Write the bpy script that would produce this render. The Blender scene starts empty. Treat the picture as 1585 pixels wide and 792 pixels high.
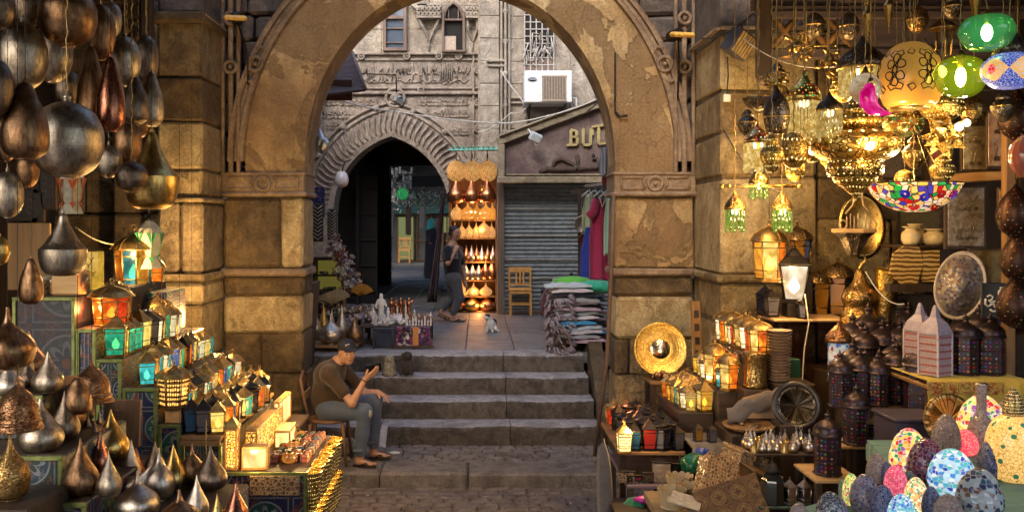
SKY=.15;EXPO=1.75
import bpy,math,random
import numpy as np
from mathutils import Vector,Matrix,Euler
PI=math.pi
R=random.Random(7)
scene=bpy.context.scene
COL=scene.collection
F,VX,HY,ZC=1450.,740.,345.,2.53
def X(px,D):return (px-VX)*D/F
def Z(py,D):return ZC-(py-HY)*D/F
def P(px,py,D):return (X(px,D),D,Z(py,D))
def DZ(py,z):return (ZC-z)*F/(py-HY)

def tag(o,label=None,cat=None,group=None,kind=None):
    if label:o['label'] =label
    if cat:o['category'] =cat
    if group:o['group'] =group
    if kind:o['kind'] =kind
    return o
def thing(name,label,cat,loc=(0,0,0),rz=0.,group=None,s=1.):
    o=bpy.data.objects.new(name,None);COL.objects.link(o)
    o.empty_display_size=.05
    o.location=loc;o.rotation_euler=(0,0,rz)
    o.scale=(s,s,s) if not isinstance(s,tuple) else s
    return tag(o,label,cat,group)
CH={}
def kids(o):return CH.get(o.name,[])
def adopt(o,p):
    o.parent=p;CH.setdefault(p.name,[]).append(o)
def copy_tree(o,parent=None):
    c=o.copy();COL.objects.link(c)
    if parent is not None:adopt(c,parent)
    for k in kids(o):copy_tree(k,c)
    return c
def dup(o,label,loc,rz=0.,s=1.,group=None,rot=None):
    c=copy_tree(o);c['label'] =label;c.location=loc
    c.rotation_euler=rot if rot else (0,0,rz)
    c.scale=(s,s,s) if not isinstance(s,tuple) else s
    if group:c['group'] =group
    return c
USED=set()
def put(proto,label,loc,rz=0.,s=1.,group=None,rot=None):
    """first use moves the prototype itself, later uses copy it"""
    if proto.name not in USED:
        USED.add(proto.name)
        proto['label'] =label;proto.location=loc
        proto.rotation_euler=rot if rot else (0,0,rz)
        proto.scale=(s,s,s) if not isinstance(s,tuple) else s
        if group:proto['group'] =group
        return proto
    return dup(proto,label,loc,rz,s,group,rot)
ORD=['first','second','third','fourth','fifth','sixth','seventh','eighth','ninth','tenth','eleventh','twelfth','thirteenth','fourteenth','fifteenth','sixteenth','seventeenth','eighteenth','nineteenth','twentieth']

class MB:
    def __init__(s,M=None):
        s.v=[];s.f=[];s.m=[];s.sm=[];s.M=M or Matrix.Identity(4)
    def add(s,vs,fs,mat=0,smooth=False):
        b=len(s.v)
        for p in vs:s.v.append(tuple(s.M @ Vector(p)))
        for f in fs:
            s.f.append([b+i for i in f]);s.m.append(mat);s.sm.append(smooth)
        return s
    def box(s,c,d,rz=0.,mat=0,bev=0.,rot=None,jit=0.):
        hx,hy,hz=d[0]/2,d[1]/2,d[2]/2
        Rm=(rot.to_matrix() if rot else Matrix.Rotation(rz,3,'Z'))
        C=Vector(c)
        j=lambda:R.uniform(-jit,jit)
        if bev <= 0:
            vs=[C+Rm @ Vector((x*hx+j(),y*hy+j(),z*hz+j())) for x in (-1,1) for y in (-1,1) for z in (-1,1)]
            fs=[(0,1,3,2),(4,6,7,5),(0,4,5,1),(2,3,7,6),(0,2,6,4),(1,5,7,3)]
            return s.add(vs,fs,mat)
        b=min(bev,hx*.9,hy*.9,hz*.9)
        vs=[];idx={}
        for x in (-1,1):
            for y in (-1,1):
                for z in (-1,1):
                    jj=Vector((j(),j(),j()))
                    for a in range(3):
                        q=[x*(hx-b),y*(hy-b),z*(hz-b)]
                        q[a] =(x*hx,y*hy,z*hz)[a]
                        idx[(x,y,z,a)] =len(vs);vs.append(C+Rm @ (Vector(q)+jj))
        fs=[]
        for sgn in (-1,1):
            for a in range(3):
                u,w=[(1,2),(2,0),(0,1)][a]
                loop=[]
                for (p,q) in ((-1,-1),(1,-1),(1,1),(-1,1)):
                    k=[0,0,0];k[a] =sgn;k[u] =p;k[w] =q
                    loop.append(idx[(k[0],k[1],k[2],a)])
                fs.append(loop if sgn > 0 else loop[::-1])
        for a in range(3):
            u,w=[(1,2),(2,0),(0,1)][a]
            for p in (-1,1):
                for q in (-1,1):
                    k1=[0,0,0];k1[a] =-1;k1[u] =p;k1[w] =q
                    k2=list(k1);k2[a] =1
                    l=[idx[(*k1,u)],idx[(*k2,u)],idx[(*k2,w)],idx[(*k1,w)]]
                    fs.append(l if p*q > 0 else l[::-1])
        for x in (-1,1):
            for y in (-1,1):
                for z in (-1,1):
                    l=[idx[(x,y,z,0)],idx[(x,y,z,1)],idx[(x,y,z,2)]]
                    fs.append(l if x*y*z > 0 else l[::-1])
        return s.add(vs,fs,mat)
    def lathe(s,prof,n=16,c=(0,0,0),mat=0,smooth=True,ph=0.,sx=1.,sy=1.,cap=True,bump=None):
        vs=[];fs=[]
        m=len(prof)
        for (r,z) in prof:
            for k in range(n):
                a=ph+2*PI*k/n
                rr=r*(bump(a,z) if bump else 1)
                vs.append((c[0]+rr*sx*math.cos(a),c[1]+rr*sy*math.sin(a),c[2]+z))
        for i in range(m-1):
            for k in range(n):
                k2=(k+1) % n
                fs.append((i*n+k,i*n+k2,(i+1)*n+k2,(i+1)*n+k))
        if cap:
            if prof[0][0] > 1e-5:fs.append(tuple(range(n))[::-1])
            if prof[-1][0] > 1e-5:fs.append(tuple((m-1)*n+k for k in range(n)))
        return s.add(vs,fs,mat,smooth)
    def sides(s,prof,n,mats,ph=0.,c=(0,0,0)):
        """faceted prism sides, material per side"""
        vs=[]
        for (r,z) in prof:
            for k in range(n):
                a=ph+2*PI*k/n;vs.append((c[0]+r*math.cos(a),c[1]+r*math.sin(a),c[2]+z))
        for k in range(n):
            k2=(k+1) % n
            for i in range(len(prof)-1):
                s.add([vs[i*n+k],vs[i*n+k2],vs[(i+1)*n+k2],vs[(i+1)*n+k]],[(0,1,2,3)],mats[k % len(mats)])
        return s
    def tube(s,pts,r,n=6,mat=0,smooth=True,closed=False):
        pts=[Vector(p) for p in pts];m=len(pts)
        rs=r if isinstance(r,(list,tuple)) else [r]*m
        vs=[];up=None
        for i,p in enumerate(pts):
            if closed:t=pts[(i+1) % m]-pts[i-1]
            else:t=pts[min(i+1,m-1)]-pts[max(i-1,0)]
            if t.length < 1e-9:t=Vector((0,0,1))
            t.normalize()
            if up is None:
                up=Vector((0,0,1)) if abs(t.z) < .9 else Vector((1,0,0))
            u=up-t*up.dot(t)
            if u.length < 1e-6:u=t.orthogonal()
            u.normalize();up=u;w=t.cross(u)
            for k in range(n):
                a=2*PI*k/n;vs.append(p+(u*math.cos(a)+w*math.sin(a))*rs[i])
        fs=[]
        for i in range(m if closed else m-1):
            i2=(i+1) % m
            for k in range(n):
                k2=(k+1) % n;fs.append((i*n+k,i*n+k2,i2*n+k2,i2*n+k))
        if not closed:
            fs.append(tuple(range(n))[::-1]);fs.append(tuple((m-1)*n+k for k in range(n)))
        return s.add(vs,fs,mat,smooth)
    def ball(s,c,r,n=12,mat=0,sc=(1,1,1)):
        m=max(5,n//2+1)
        prof=[(max(1e-6,math.sin(PI*i/m))*r,-math.cos(PI*i/m)*r*sc[2]) for i in range(m+1)]
        prof[0] =(0,prof[0][1]);prof[-1] =(0,prof[-1][1])
        return s.lathe(prof,n,c,mat,True,sx=sc[0],sy=sc[1],cap=False)
    def prism(s,poly,d,plane='xz',off=0.,mat=0):
        """poly 2D extruded; plane xz: off..off+d along y ; xy: along z ; yz: along x"""
        def q(p,t):
            return {'xz':(p[0],t,p[1]),'xy':(p[0],p[1],t),'yz':(t,p[0],p[1])}[plane]
        n=len(poly)
        vs=[q(p,off) for p in poly]+[q(p,off+d) for p in poly]
        fs=[tuple(range(n)),tuple(range(2*n-1,n-1,-1))]
        for i in range(n):
            j=(i+1) % n;fs.append((i,i+n,j+n,j))
        return s.add(vs,fs,mat)
    def quad(s,a,b,c,d,mat=0):return s.add([a,b,c,d],[(0,1,2,3)],mat)
    def build(s,name,mats,parent=None,flat=False,loc=None):
        me=bpy.data.meshes.new(name)
        me.from_pydata(s.v,[],s.f)
        if not isinstance(mats,(list,tuple)):mats=[mats]
        for m in mats:me.materials.append(m)
        me.polygons.foreach_set('material_index',[min(k,len(mats)-1) for k in s.m])
        me.polygons.foreach_set('use_smooth',s.sm)
        me.update()
        o=bpy.data.objects.new(name,me);COL.objects.link(o)
        if parent is not None:adopt(o,parent)
        if loc:o.location=loc
        return o
def arc(c,r,a0,a1,n):return [(c[0]+r*math.cos(a0+(a1-a0)*i/n),c[1]+r*math.sin(a0+(a1-a0)*i/n)) for i in range(n+1)]
def smoothprof(pts,k=4):
    """catmull-rom through (r,z) points"""
    out=[]
    P_=[pts[0]]+list(pts)+[pts[-1]]
    for i in range(1,len(P_)-2):
        p0,p1,p2,p3=P_[i-1:i+3]
        for j in range(k):
            t=j/k
            out.append(tuple(max(0,.5*((2*p1[a])+(-p0[a]+p2[a])*t+(2*p0[a]-5*p1[a]+4*p2[a]-p3[a])*t*t+(-p0[a]+3*p1[a]-3*p2[a]+p3[a])*t**3)) if a == 0 else .5*((2*p1[a])+(-p0[a]+p2[a])*t+(2*p0[a]-5*p1[a]+4*p2[a]-p3[a])*t*t+(-p0[a]+3*p1[a]-3*p2[a]+p3[a])*t**3) for a in (0,1)))
    out.append(pts[-1]);return out

class NM:
    def __init__(s,name):
        s.m=bpy.data.materials.new(name);s.m.use_nodes=True
        s.t=s.m.node_tree;s.t.nodes.clear()
        s.out=s.t.nodes.new('ShaderNodeOutputMaterial')
    def n(s,typ,props=None,**ins):
        nd=s.t.nodes.new('ShaderNode'+typ)
        for k,v in (props or {}).items():setattr(nd,k,v)
        for k,v in ins.items():
            key=k.replace('_',' ')
            if k.startswith('i') and k[1:].isdigit():sock=nd.inputs[int(k[1:])]
            else:sock=nd.inputs[key]
            if isinstance(v,bpy.types.NodeSocket):s.t.links.new(v,sock)
            else:
                if isinstance(v,(tuple,list)) and len(v) == 3 and sock.type == 'RGBA':v=(*v,1)
                sock.default_value=v
        return nd
    def co(s):return s.n('TexCoord').outputs['Object']
    def math(s,op,a,b=0.,c=None):
        ins=dict(i0=a,i1=b)
        if c is not None:ins['i2'] =c
        return s.n('Math',{'operation':op},**ins).outputs[0]
    def mix(s,f,a,b,mode='MIX'):
        nd=s.t.nodes.new('ShaderNodeMix');nd.data_type='RGBA';nd.blend_type=mode
        for k,v in ((0,f),(6,a),(7,b)):
            if isinstance(v,bpy.types.NodeSocket):s.t.links.new(v,nd.inputs[k])
            else:nd.inputs[k].default_value=(*v,1) if isinstance(v,(tuple,list)) and len(v) == 3 else v
        return nd.outputs[2]
    def ramp(s,f,stops,interp='LINEAR'):
        nd=s.n('ValToRGB',None,Fac=f);r=nd.color_ramp;r.interpolation=interp
        while len(r.elements) < len(stops):r.elements.new(.5)
        for e,(p,c) in zip(r.elements,stops):
            e.position=p;e.color=(*c,1) if len(c) == 3 else c
        return nd.outputs[0]
    def noise(s,scale,detail=4.,rough=.55,vec=None,dist=0.):
        return s.n('TexNoise',None,Vector=vec if vec is not None else s.co(),Scale=scale,Detail=detail,Roughness=rough,Distortion=dist).outputs[0]
    def mapv(s,sc=(1,1,1),loc=(0,0,0),vec=None):
        return s.n('Mapping',None,Vector=vec if vec is not None else s.co(),Scale=sc,Location=loc).outputs[0]
    def bump(s,h,strength=.4,dist=.02,normal=None):
        ins=dict(Height=h,Strength=strength,Distance=dist)
        if normal is not None:ins['Normal'] =normal
        return s.n('Bump',None,**ins).outputs[0]
    def rnd(s):return s.n('ObjectInfo').outputs['Random']
    def bsdf(s,**k):
        nd=s.n('BsdfPrincipled',None,**k);s.t.links.new(nd.outputs[0],s.out.inputs[0]);return nd
    def surf(s,sock):s.t.links.new(sock,s.out.inputs[0]);return s.m
def rgb(r,g,b):return (r,g,b)
def hx(h):  # sRGB hex to linear
    c=[int(h[i:i+2],16)/255 for i in (0,2,4)]
    return tuple(x/12.92 if x <= .04045 else ((x+.055)/1.055)**2.4 for x in c)

def m_stone(name,cols,sc=1.5,bump=.5,rough=.9,stain=.5,fine=40.,patch=0):
    w=NM(name);co=w.co()
    big=w.noise(sc,6,.6,co,.3);med=w.noise(sc*4.3,6,.65,co);fin=w.noise(fine,4,.7,co)
    c=w.ramp(big,[(.36,cols[0]),(.46,cols[1]),(.54,cols[2]),(.64,cols[3] if len(cols) > 3 else cols[1])])
    if patch:
        pn=w.noise(sc*1.7,9,.62,w.mapv((1,1,1),(3.1,1.7,5.2)),.8)
        pe=w.ramp(pn,[(.5,(0,0,0)),(.52 if patch == 1 else .6,(1,1,1))]);c=w.mix(w.math('MULTIPLY',pe,.65*patch+.15),c,cols[0])
        so=w.ramp(w.noise(sc*.55,5,.7,w.mapv((1.6,1,.8),(7,2,1))),[(.48,(0,0,0)),(.66,(1,1,1))]);c=w.mix(w.math('MULTIPLY',so,.55),c,tuple(q*.4 for q in cols[0]))
        dv=w.n('VectorMath',{'operation':'ADD'},i0=co,i1=w.n('VectorMath',{'operation':'SCALE'},i0=w.n('TexNoise',None,Vector=co,Scale=3.2,Detail=5.).outputs['Color'],Scale=.55).outputs[0]).outputs[0]
        ck=w.n('TexVoronoi',{'feature':'DISTANCE_TO_EDGE'},Vector=dv,Scale=1.5).outputs[0];cr=w.math('MULTIPLY',w.ramp(ck,[(.006,(1,1,1)),(.014,(0,0,0))]),w.ramp(pn,[(.5,(0,0,0)),(.56,(1,1,1))]));c=w.mix(w.math('MULTIPLY',cr,.45),c,(.03,.02,.015))
        st_=w.noise(5,4,.6,w.mapv((2.2,2.2,.35)));c=w.mix(w.math('MULTIPLY',w.ramp(st_,[(.5,(0,0,0)),(.7,(1,1,1))]),.35),c,tuple(q*.5 for q in cols[0]))
    c=w.mix(w.math('MULTIPLY',w.ramp(med,[(.35,(0,0,0)),(.6,(1,1,1))]),.45),c,tuple(x*.55 for x in cols[1]))
    pit=w.n('TexVoronoi',{'feature':'F1'},Vector=w.n('VectorMath',{'operation':'ADD'},i0=co,i1=w.n('TexNoise',None,Vector=co,Scale=9.).outputs['Color']).outputs[0],Scale=17.).outputs[0]
    pit=w.math('MULTIPLY',w.ramp(pit,[(.12,(1,1,1)),(.26,(0,0,0))]),w.ramp(med,[(.42,(0,0,0)),(.55,(1,1,1))]))
    c=w.mix(w.math('MULTIPLY',pit,.55),c,tuple(q*.4 for q in cols[0]))
    c=w.mix(.55,c,w.ramp(fin,[(.3,(.22,.19,.17)),(.66,(1,1,1))]),'MULTIPLY')
    h=w.math('SUBTRACT',w.math('ADD',w.math('MULTIPLY',med,.8),w.math('MULTIPLY',fin,.45)),w.math('MULTIPLY',pit,.35))
    if patch:h=w.math('ADD',h,w.math('MULTIPLY',pe,-.5))
    w.bsdf(Base_Color=c,Roughness=rough,Normal=w.bump(h,bump,.025))
    return w.m
def m_wood(name,c1,c2,sc=6.,rough=.6,axis=2,bump=.3):
    w=NM(name);s_=[18.,18.,18.];s_[axis] =1.6
    v=w.mapv(tuple(s_));g=w.noise(sc/6,5,.6,v,.5);f=w.noise(40,3,.6)
    c=w.mix(w.ramp(g,[(.35,(0,0,0)),(.65,(1,1,1))]),c1,c2)
    w.bsdf(Base_Color=c,Roughness=rough,Normal=w.bump(w.math('ADD',g,w.math('MULTIPLY',f,.3)),bump,.006))
    return w.m
def m_metal(name,c1,c2,rough=.28,bump=.2,sc=9.,metallic=1.,hammer=0.,engr=0.,rings=0.):
    w=NM(name);co=w.co()
    a=w.noise(sc,5,.6,co,.4);b=w.noise(sc*6,3,.6,co)
    c=w.mix(w.ramp(a,[(.38,(0,0,0)),(.66,(1,1,1))]),c1,c2)
    c=w.mix(w.ramp(b,[(.55,(0,0,0)),(.72,(.6,.6,.6))]),c,tuple(x*.35 for x in c2))
    r=w.math('ADD',w.math('MULTIPLY',b,.3),rough-.1)
    h=w.math('MULTIPLY',a,.5)
    if rings:
        zx=w.n('SeparateXYZ',None,Vector=co).outputs[2];h=w.math('ADD',h,w.math('MULTIPLY',w.math('SINE',w.math('MULTIPLY',w.math('ADD',zx,w.math('MULTIPLY',a,.02)),rings)),.035));h=w.math('ADD',h,w.math('MULTIPLY',b,.5))
    if hammer:
        vo=w.n('TexVoronoi',{'feature':'SMOOTH_F1'},Vector=co,Scale=hammer).outputs[0]
        h=w.math('ADD',h,vo)
    if engr:
        x=w.n('SeparateXYZ',None,Vector=co)
        th=w.math('ARCTAN2',x.outputs[1],x.outputs[0])
        v=w.n('CombineXYZ',None,X=w.math('MULTIPLY',th,1.6),Y=0.,Z=w.math('MULTIPLY',x.outputs[2],engr*.22)).outputs[0]
        vo=w.n('TexVoronoi',{'feature':'DISTANCE_TO_EDGE'},Vector=v,Scale=2.6).outputs[0]
        e=w.ramp(vo,[(.03,(0,0,0)),(.1,(1,1,1))])
        h=w.math('ADD',h,w.math('MULTIPLY',e,.8))
        c=w.mix(e,tuple(x_*.45 for x_ in c2),c)
    w.bsdf(Base_Color=c,Metallic=metallic,Roughness=r,Normal=w.bump(h,bump,.01))
    return w.m
def m_plain(name,c,rough=.6,metallic=0.,bump=0.,sc=30.,var=.25,coat=0.):
    w=NM(name);a=w.noise(sc,4,.6)
    cc=w.mix(w.ramp(a,[(.35,(0,0,0)),(.68,(1,1,1))]),tuple(x*(1-var) for x in c),tuple(min(1,x*(1+var*.6)) for x in c))
    k=dict(Base_Color=cc,Roughness=rough,Metallic=metallic)
    if coat:k['Coat_Weight'] =coat
    if bump:k['Normal'] =w.bump(a,bump,.01)
    w.bsdf(**k);return w.m
def m_lit(name,c,e=2.2,hot=None,tr=.22,sc=16.,rand=.35):
    """coloured glass of a burning lantern: tinted, see-through to the bulb, glowing evenly with the glass's own mottling"""
    w=NM(name);e *= .25;a=w.noise(sc,3,.5,None,.6)
    cc=w.mix(w.ramp(a,[(.38,(0,0,0)),(.66,(1,1,1))]),tuple(x*.55 for x in c),hot or c)
    st=w.math('MULTIPLY',w.math('ADD',w.math('MULTIPLY',w.rnd(),rand*2),1-rand),e)
    em=w.n('Emission',None,Color=cc,Strength=st).outputs[0]
    trn=w.n('BsdfTransparent',None,Color=tuple(min(1,x*1.1+.02) for x in c)).outputs[0]
    gl=w.n('BsdfGlossy',None,Color=(1,1,1),Roughness=.15).outputs[0]
    s1=w.n('MixShader',None,i0=tr,i1=em,i2=trn).outputs[0]
    s2=w.n('MixShader',None,i0=.05,i1=s1,i2=gl).outputs[0]
    return w.surf(s2)
def m_glow(name,c,e):
    w=NM(name);return w.surf(w.n('Emission',None,Color=c,Strength=e).outputs[0])
def m_glass(name,c,rough=.12,sc=12.):
    w=NM(name);a=w.noise(sc,3,.5)
    cc=w.mix(a,tuple(x*.5 for x in c),c)
    w.bsdf(Base_Color=cc,Roughness=rough,Coat_Weight=.6,IOR=1.5)
    return w.m
def m_mosaic(name,pal,sc=26.,grout=(.8,.78,.72),emit=0.,polar=True,gw=.06,rough=.2,h=1.,white=0.):
    """small glass tiles set in grout; emit for lamps with a bulb inside"""
    w=NM(name);co=w.co()
    v1=w.n('TexVoronoi',{'feature':'F1'},Vector=co,Scale=sc,Randomness=.75)
    v2=w.n('TexVoronoi',{'feature':'DISTANCE_TO_EDGE'},Vector=co,Scale=sc,Randomness=.75)
    cell=w.n('SeparateColor',None,Color=v1.outputs['Color']).outputs[0]
    n=len(pal)
    col=w.ramp(cell,[(i/n,p) for i,p in enumerate(pal)],'CONSTANT')
    g=w.ramp(v2.outputs[0],[(gw*.6,(0,0,0)),(gw,(1,1,1))])
    c=w.mix(g,grout,col)
    vd=w.n('SeparateColor',None,Color=v1.outputs['Color']).outputs[1]
    k=dict(Base_Color=w.mix(w.math('MULTIPLY',w.noise(8,4),.5),c,tuple(q*.35 for q in grout)),Roughness=w.mix(g,(.8,.8,.8),(rough*.6,rough*.6,rough*.6)),Normal=w.bump(w.math('ADD',g,w.math('MULTIPLY',w.math('MULTIPLY',v1.outputs['Distance'],vd),1.6)),.55,.008))
    if emit:
        k['Emission_Color'] =c;k['Emission_Strength'] =emit*.38
    w.bsdf(**k);return w.m
def m_beads(name,base,pal,sc=34.,rad=.28,metallic=.8,rough=.4,emit=0.):
    """dark metal set with glass beads in rows (object space)"""
    w=NM(name);co=w.co()
    v1=w.n('TexVoronoi',{'feature':'F1'},Vector=co,Scale=sc,Randomness=.25)
    cell=w.n('SeparateColor',None,Color=v1.outputs['Color']).outputs[0]
    n=len(pal);col=w.ramp(cell,[(i/n,p) for i,p in enumerate(pal)],'CONSTANT')
    d=w.ramp(v1.outputs['Distance'],[(rad*.85,(1,1,1)),(rad,(0,0,0))])
    c=w.mix(d,base,col)
    k=dict(Base_Color=c,Roughness=w.mix(d,(rough,)*3,(.12,)*3),Metallic=w.math('MULTIPLY',w.math('SUBTRACT',1.,d),metallic),Normal=w.bump(d,.8,.01))
    if emit:k['Emission_Color'] =c;k['Emission_Strength'] =w.math('MULTIPLY',d,emit*.4)
    w.bsdf(**k);return w.m
def m_pierced(name,c1,c2,ke=1.,lit=(1.,.7,.25),e=6.,hole=.11,engr=1.,rough=.25):
    """brass punched with holes round a burning bulb; holes show the light"""
    w=NM(name);co=w.co();x=w.n('SeparateXYZ',None,Vector=co)
    th=w.math('ARCTAN2',x.outputs[1],x.outputs[0])
    v=w.n('CombineXYZ',None,X=w.math('MULTIPLY',th,2.55*ke),Y=0.,Z=w.math('MULTIPLY',x.outputs[2],17.*ke)).outputs[0]
    vo=w.n('TexVoronoi',{'feature':'F1'},Vector=v,Scale=1.35,Randomness=.15)
    ed=w.n('TexVoronoi',{'feature':'DISTANCE_TO_EDGE'},Vector=v,Scale=2.3,Randomness=.9)
    holes=w.ramp(vo.outputs['Distance'],[(hole,(1,1,1)),(hole*1.25,(0,0,0))])
    eng=w.ramp(ed.outputs[0],[(.04,(0,0,0)),(.12,(1,1,1))])
    c=w.mix(eng,c2,w.mix(w.noise(8,4),c1,tuple(q*.6 for q in c1)))
    w.bsdf(Base_Color=c,Metallic=1.,Roughness=rough,Emission_Color=lit,Emission_Strength=w.math('MULTIPLY',holes,e*.13),Normal=w.bump(eng,.5,.006))
    return w.m
def m_tile(name,ground=(.02,.04,.14),c1=(.55,.5,.42),c2=(.45,.09,.02),c3=(.02,.2,.14),T=.3,k=8,off=(0,0,0),flat=0):
    """painted arabesque ornament: rosettes in squares, borders; object space, T metres per square"""
    w=NM(name);co=w.mapv((1,1,1),off);x=w.n('SeparateXYZ',None,Vector=co)
    u=w.math('ADD',x.outputs[0],w.math('MULTIPLY',x.outputs[1],0. if flat else 1.));v=x.outputs[1 if flat else 2]
    fu=w.math('SUBTRACT',w.math('FRACT',w.math('DIVIDE',u,T)),.5)
    fv=w.math('SUBTRACT',w.math('FRACT',w.math('DIVIDE',v,T)),.5)
    r=w.math('SQRT',w.math('ADD',w.math('MULTIPLY',fu,fu),w.math('MULTIPLY',fv,fv)))
    th=w.math('ARCTAN2',fv,fu)
    pet=w.math('ABSOLUTE',w.math('COSINE',w.math('MULTIPLY',th,k/2)))
    pr=w.math('ADD',.13,w.math('MULTIPLY',pet,.17))
    inpet=w.math('LESS_THAN',r,pr)
    inner=w.math('LESS_THAN',r,w.math('MULTIPLY',pr,.72))
    core=w.math('LESS_THAN',r,.07)
    ring=w.math('LESS_THAN',w.math('ABSOLUTE',w.math('SUBTRACT',r,.37)),.016)
    disc=w.math('LESS_THAN',r,.36)
    mx=w.math('MAXIMUM',w.math('ABSOLUTE',fu),w.math('ABSOLUTE',fv))
    bord=w.math('LESS_THAN',w.math('ABSOLUTE',w.math('SUBTRACT',mx,.45)),.014)
    sw=w.n('TexVoronoi',{'feature':'DISTANCE_TO_EDGE'},Vector=co,Scale=42.).outputs[0]
    vine=w.math('MULTIPLY',w.math('LESS_THAN',sw,.09),w.math('GREATER_THAN',w.noise(11,2),.5))
    c=w.mix(vine,ground,c2)
    c=w.mix(disc,c,w.mix(vine,c3,tuple(q*.5 for q in c1)))
    c=w.mix(inpet,c,c1);c=w.mix(inner,c,ground);c=w.mix(core,c,c2)
    c=w.mix(ring,c,c1);c=w.mix(bord,c,tuple(q*.7 for q in c1))
    nz=w.noise(25,4,.6)
    c=w.mix(.6,c,w.ramp(nz,[(.3,(.35,.33,.3)),(.7,(1,1,1))]),'MULTIPLY')
    c=w.mix(1.,c,(.5,.5,.5),'MULTIPLY')
    w.bsdf(Base_Color=c,Roughness=.45,Normal=w.bump(nz,.15,.004))
    return w.m
def m_cloth(name,c,c2=None,sc=30.,rough=.95,stripe=0.,axis=0):
    w=NM(name);a=w.noise(sc,4,.6);wr=w.n('TexNoise',{'noise_type':'RIDGED_MULTIFRACTAL'},Vector=w.mapv((1,1,.6)),Scale=5.5,Detail=2.,Distortion=.6).outputs[0]
    cc=w.mix(a,tuple(q*.7 for q in c),c2 or c)
    if stripe:
        x=w.n('SeparateXYZ',None,Vector=w.co()).outputs[axis]
        st=w.math('LESS_THAN',w.math('FRACT',w.math('MULTIPLY',x,stripe)),.4)
        cc=w.mix(st,cc,c2)
    wv=w.noise(220,2,.5)
    w.bsdf(Base_Color=w.mix(w.math('MULTIPLY',a,.3),cc,tuple(q*.5 for q in c)),Roughness=rough,Sheen_Weight=.2,Normal=w.bump(wr,.9,.03,w.bump(w.math('ADD',a,w.math('MULTIPLY',wv,.3)),.35,.008)))
    return w.m
# ================================================================ stone and ground
S_PLA=m_stone('ochre_plaster',[(.19,.115,.055),(.38,.245,.115),(.52,.37,.18),(.62,.50,.30)],.9,.9,patch=1)
S_BLK=m_stone('tawny_block',[(.21,.145,.07),(.38,.275,.14),(.50,.385,.20),(.30,.215,.11)],2.4,1.1,patch=.4)
S_BRN=m_stone('brown_block',[(.075,.05,.028),(.145,.10,.052),(.21,.145,.075),(.11,.075,.042)],2.2,1.1,patch=.3)
S_LIT=m_stone('pale_block',[(.32,.23,.12),(.52,.40,.22),(.62,.51,.30),(.37,.26,.13)],2.,.9,patch=.5)
S_RGH=m_stone('eroded_block',[(.14,.10,.06),(.27,.2,.12),(.36,.28,.17),(.2,.14,.09)],3.5,1.6)
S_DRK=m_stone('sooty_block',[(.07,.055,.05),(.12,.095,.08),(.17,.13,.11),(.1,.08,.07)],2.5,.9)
S_MLD=m_stone('moulding_stone',[(.17,.12,.08),(.26,.18,.12),(.33,.24,.16),(.2,.14,.1)],2.5,.5)
S_FAR=m_stone('facade_limestone',[(.34,.28,.225),(.47,.40,.32),(.56,.485,.395),(.39,.325,.26)],1.8,.9,patch=.3)
S_CRV=m_stone('carved_limestone',[(.29,.235,.19),(.42,.345,.285),(.50,.42,.345),(.34,.275,.225)],3.4,.7,patch=.15)
S_PUR=m_stone('purple_marble',[(.09,.055,.055),(.15,.10,.10),(.20,.14,.13),(.30,.24,.22)],2.2,.3,.6)
S_FRM=m_stone('sign_frame_stone',[(.22,.18,.12),(.32,.27,.18),(.38,.33,.24),(.25,.2,.14)],3.,.4)
S_STP=m_stone('skylit_tread_stone',[(.22,.205,.22),(.34,.32,.34),(.44,.42,.44),(.27,.25,.265)],3.,.5)  # tread colour: paler and bluish, sky light painted into the stone
S_RIS=m_stone('shaded_riser_stone',[(.05,.042,.038),(.10,.085,.075),(.15,.13,.115),(.075,.062,.055)],4.,1.1)  # riser colour: same stone painted darker for its shade
S_PAV=m_stone('paving_stone',[(.14,.135,.15),(.19,.185,.20),(.24,.235,.25),(.17,.16,.175)],1.6,.3,.55)
S_COB=m_stone('cobble_stone',[(.11,.09,.085),(.17,.14,.13),(.23,.19,.175),(.14,.115,.11)],5.,.5,.6)
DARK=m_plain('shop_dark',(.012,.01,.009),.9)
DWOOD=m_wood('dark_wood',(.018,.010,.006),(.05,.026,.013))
DWOODX=m_wood('dark_wood_x',(.022,.012,.008),(.06,.032,.017),axis=0)
MWOOD=m_wood('mid_wood',(.16,.08,.03),(.30,.16,.06))
MWOODX=m_wood('mid_wood_x',(.16,.08,.03),(.30,.16,.06),axis=0)
LWOOD=m_wood('light_wood',(.35,.2,.08),(.5,.32,.15),axis=0)
BLACKM=m_metal('black_iron',(.03,.027,.025),(.06,.05,.045),.5)
BLK=m_plain('black_plastic',(.015,.015,.017),.45)
WHT=m_plain('white_plastic',(.7,.7,.68),.5,var=.1)

def fill(mb,A,B,mat=0,smooth=False,rev=False):
    n=len(A);vs=list(A)+list(B)
    fs=[((i,i+1,n+i+1,n+i) if rev else (i+1,i,n+i,n+i+1)) for i in range(n-1)]
    return mb.add(vs,fs,mat,smooth)
def courses(mb,x0,x1,yf,yb,rows,bev=.012,jit=.004,gap=.006):
    if jit == .004 and yf < 11:bev *= 1.5;jit=.009;gap=.013
    for (z0,z1,splits,mats) in rows:
        xs=[x0]+[x0+(x1-x0)*t for t in splits]+[x1]
        for i in range(len(xs)-1):
            m=mats[i % len(mats)] if isinstance(mats,(list,tuple)) else mats
            mb.box(((xs[i]+xs[i+1])/2,(yf+yb)/2+R.uniform(0,.012),(z0+z1)/2),(xs[i+1]-xs[i]-gap,yb-yf,z1-z0-gap),mat=m,bev=bev*R.uniform(.7,1.6),jit=jit)

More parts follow.
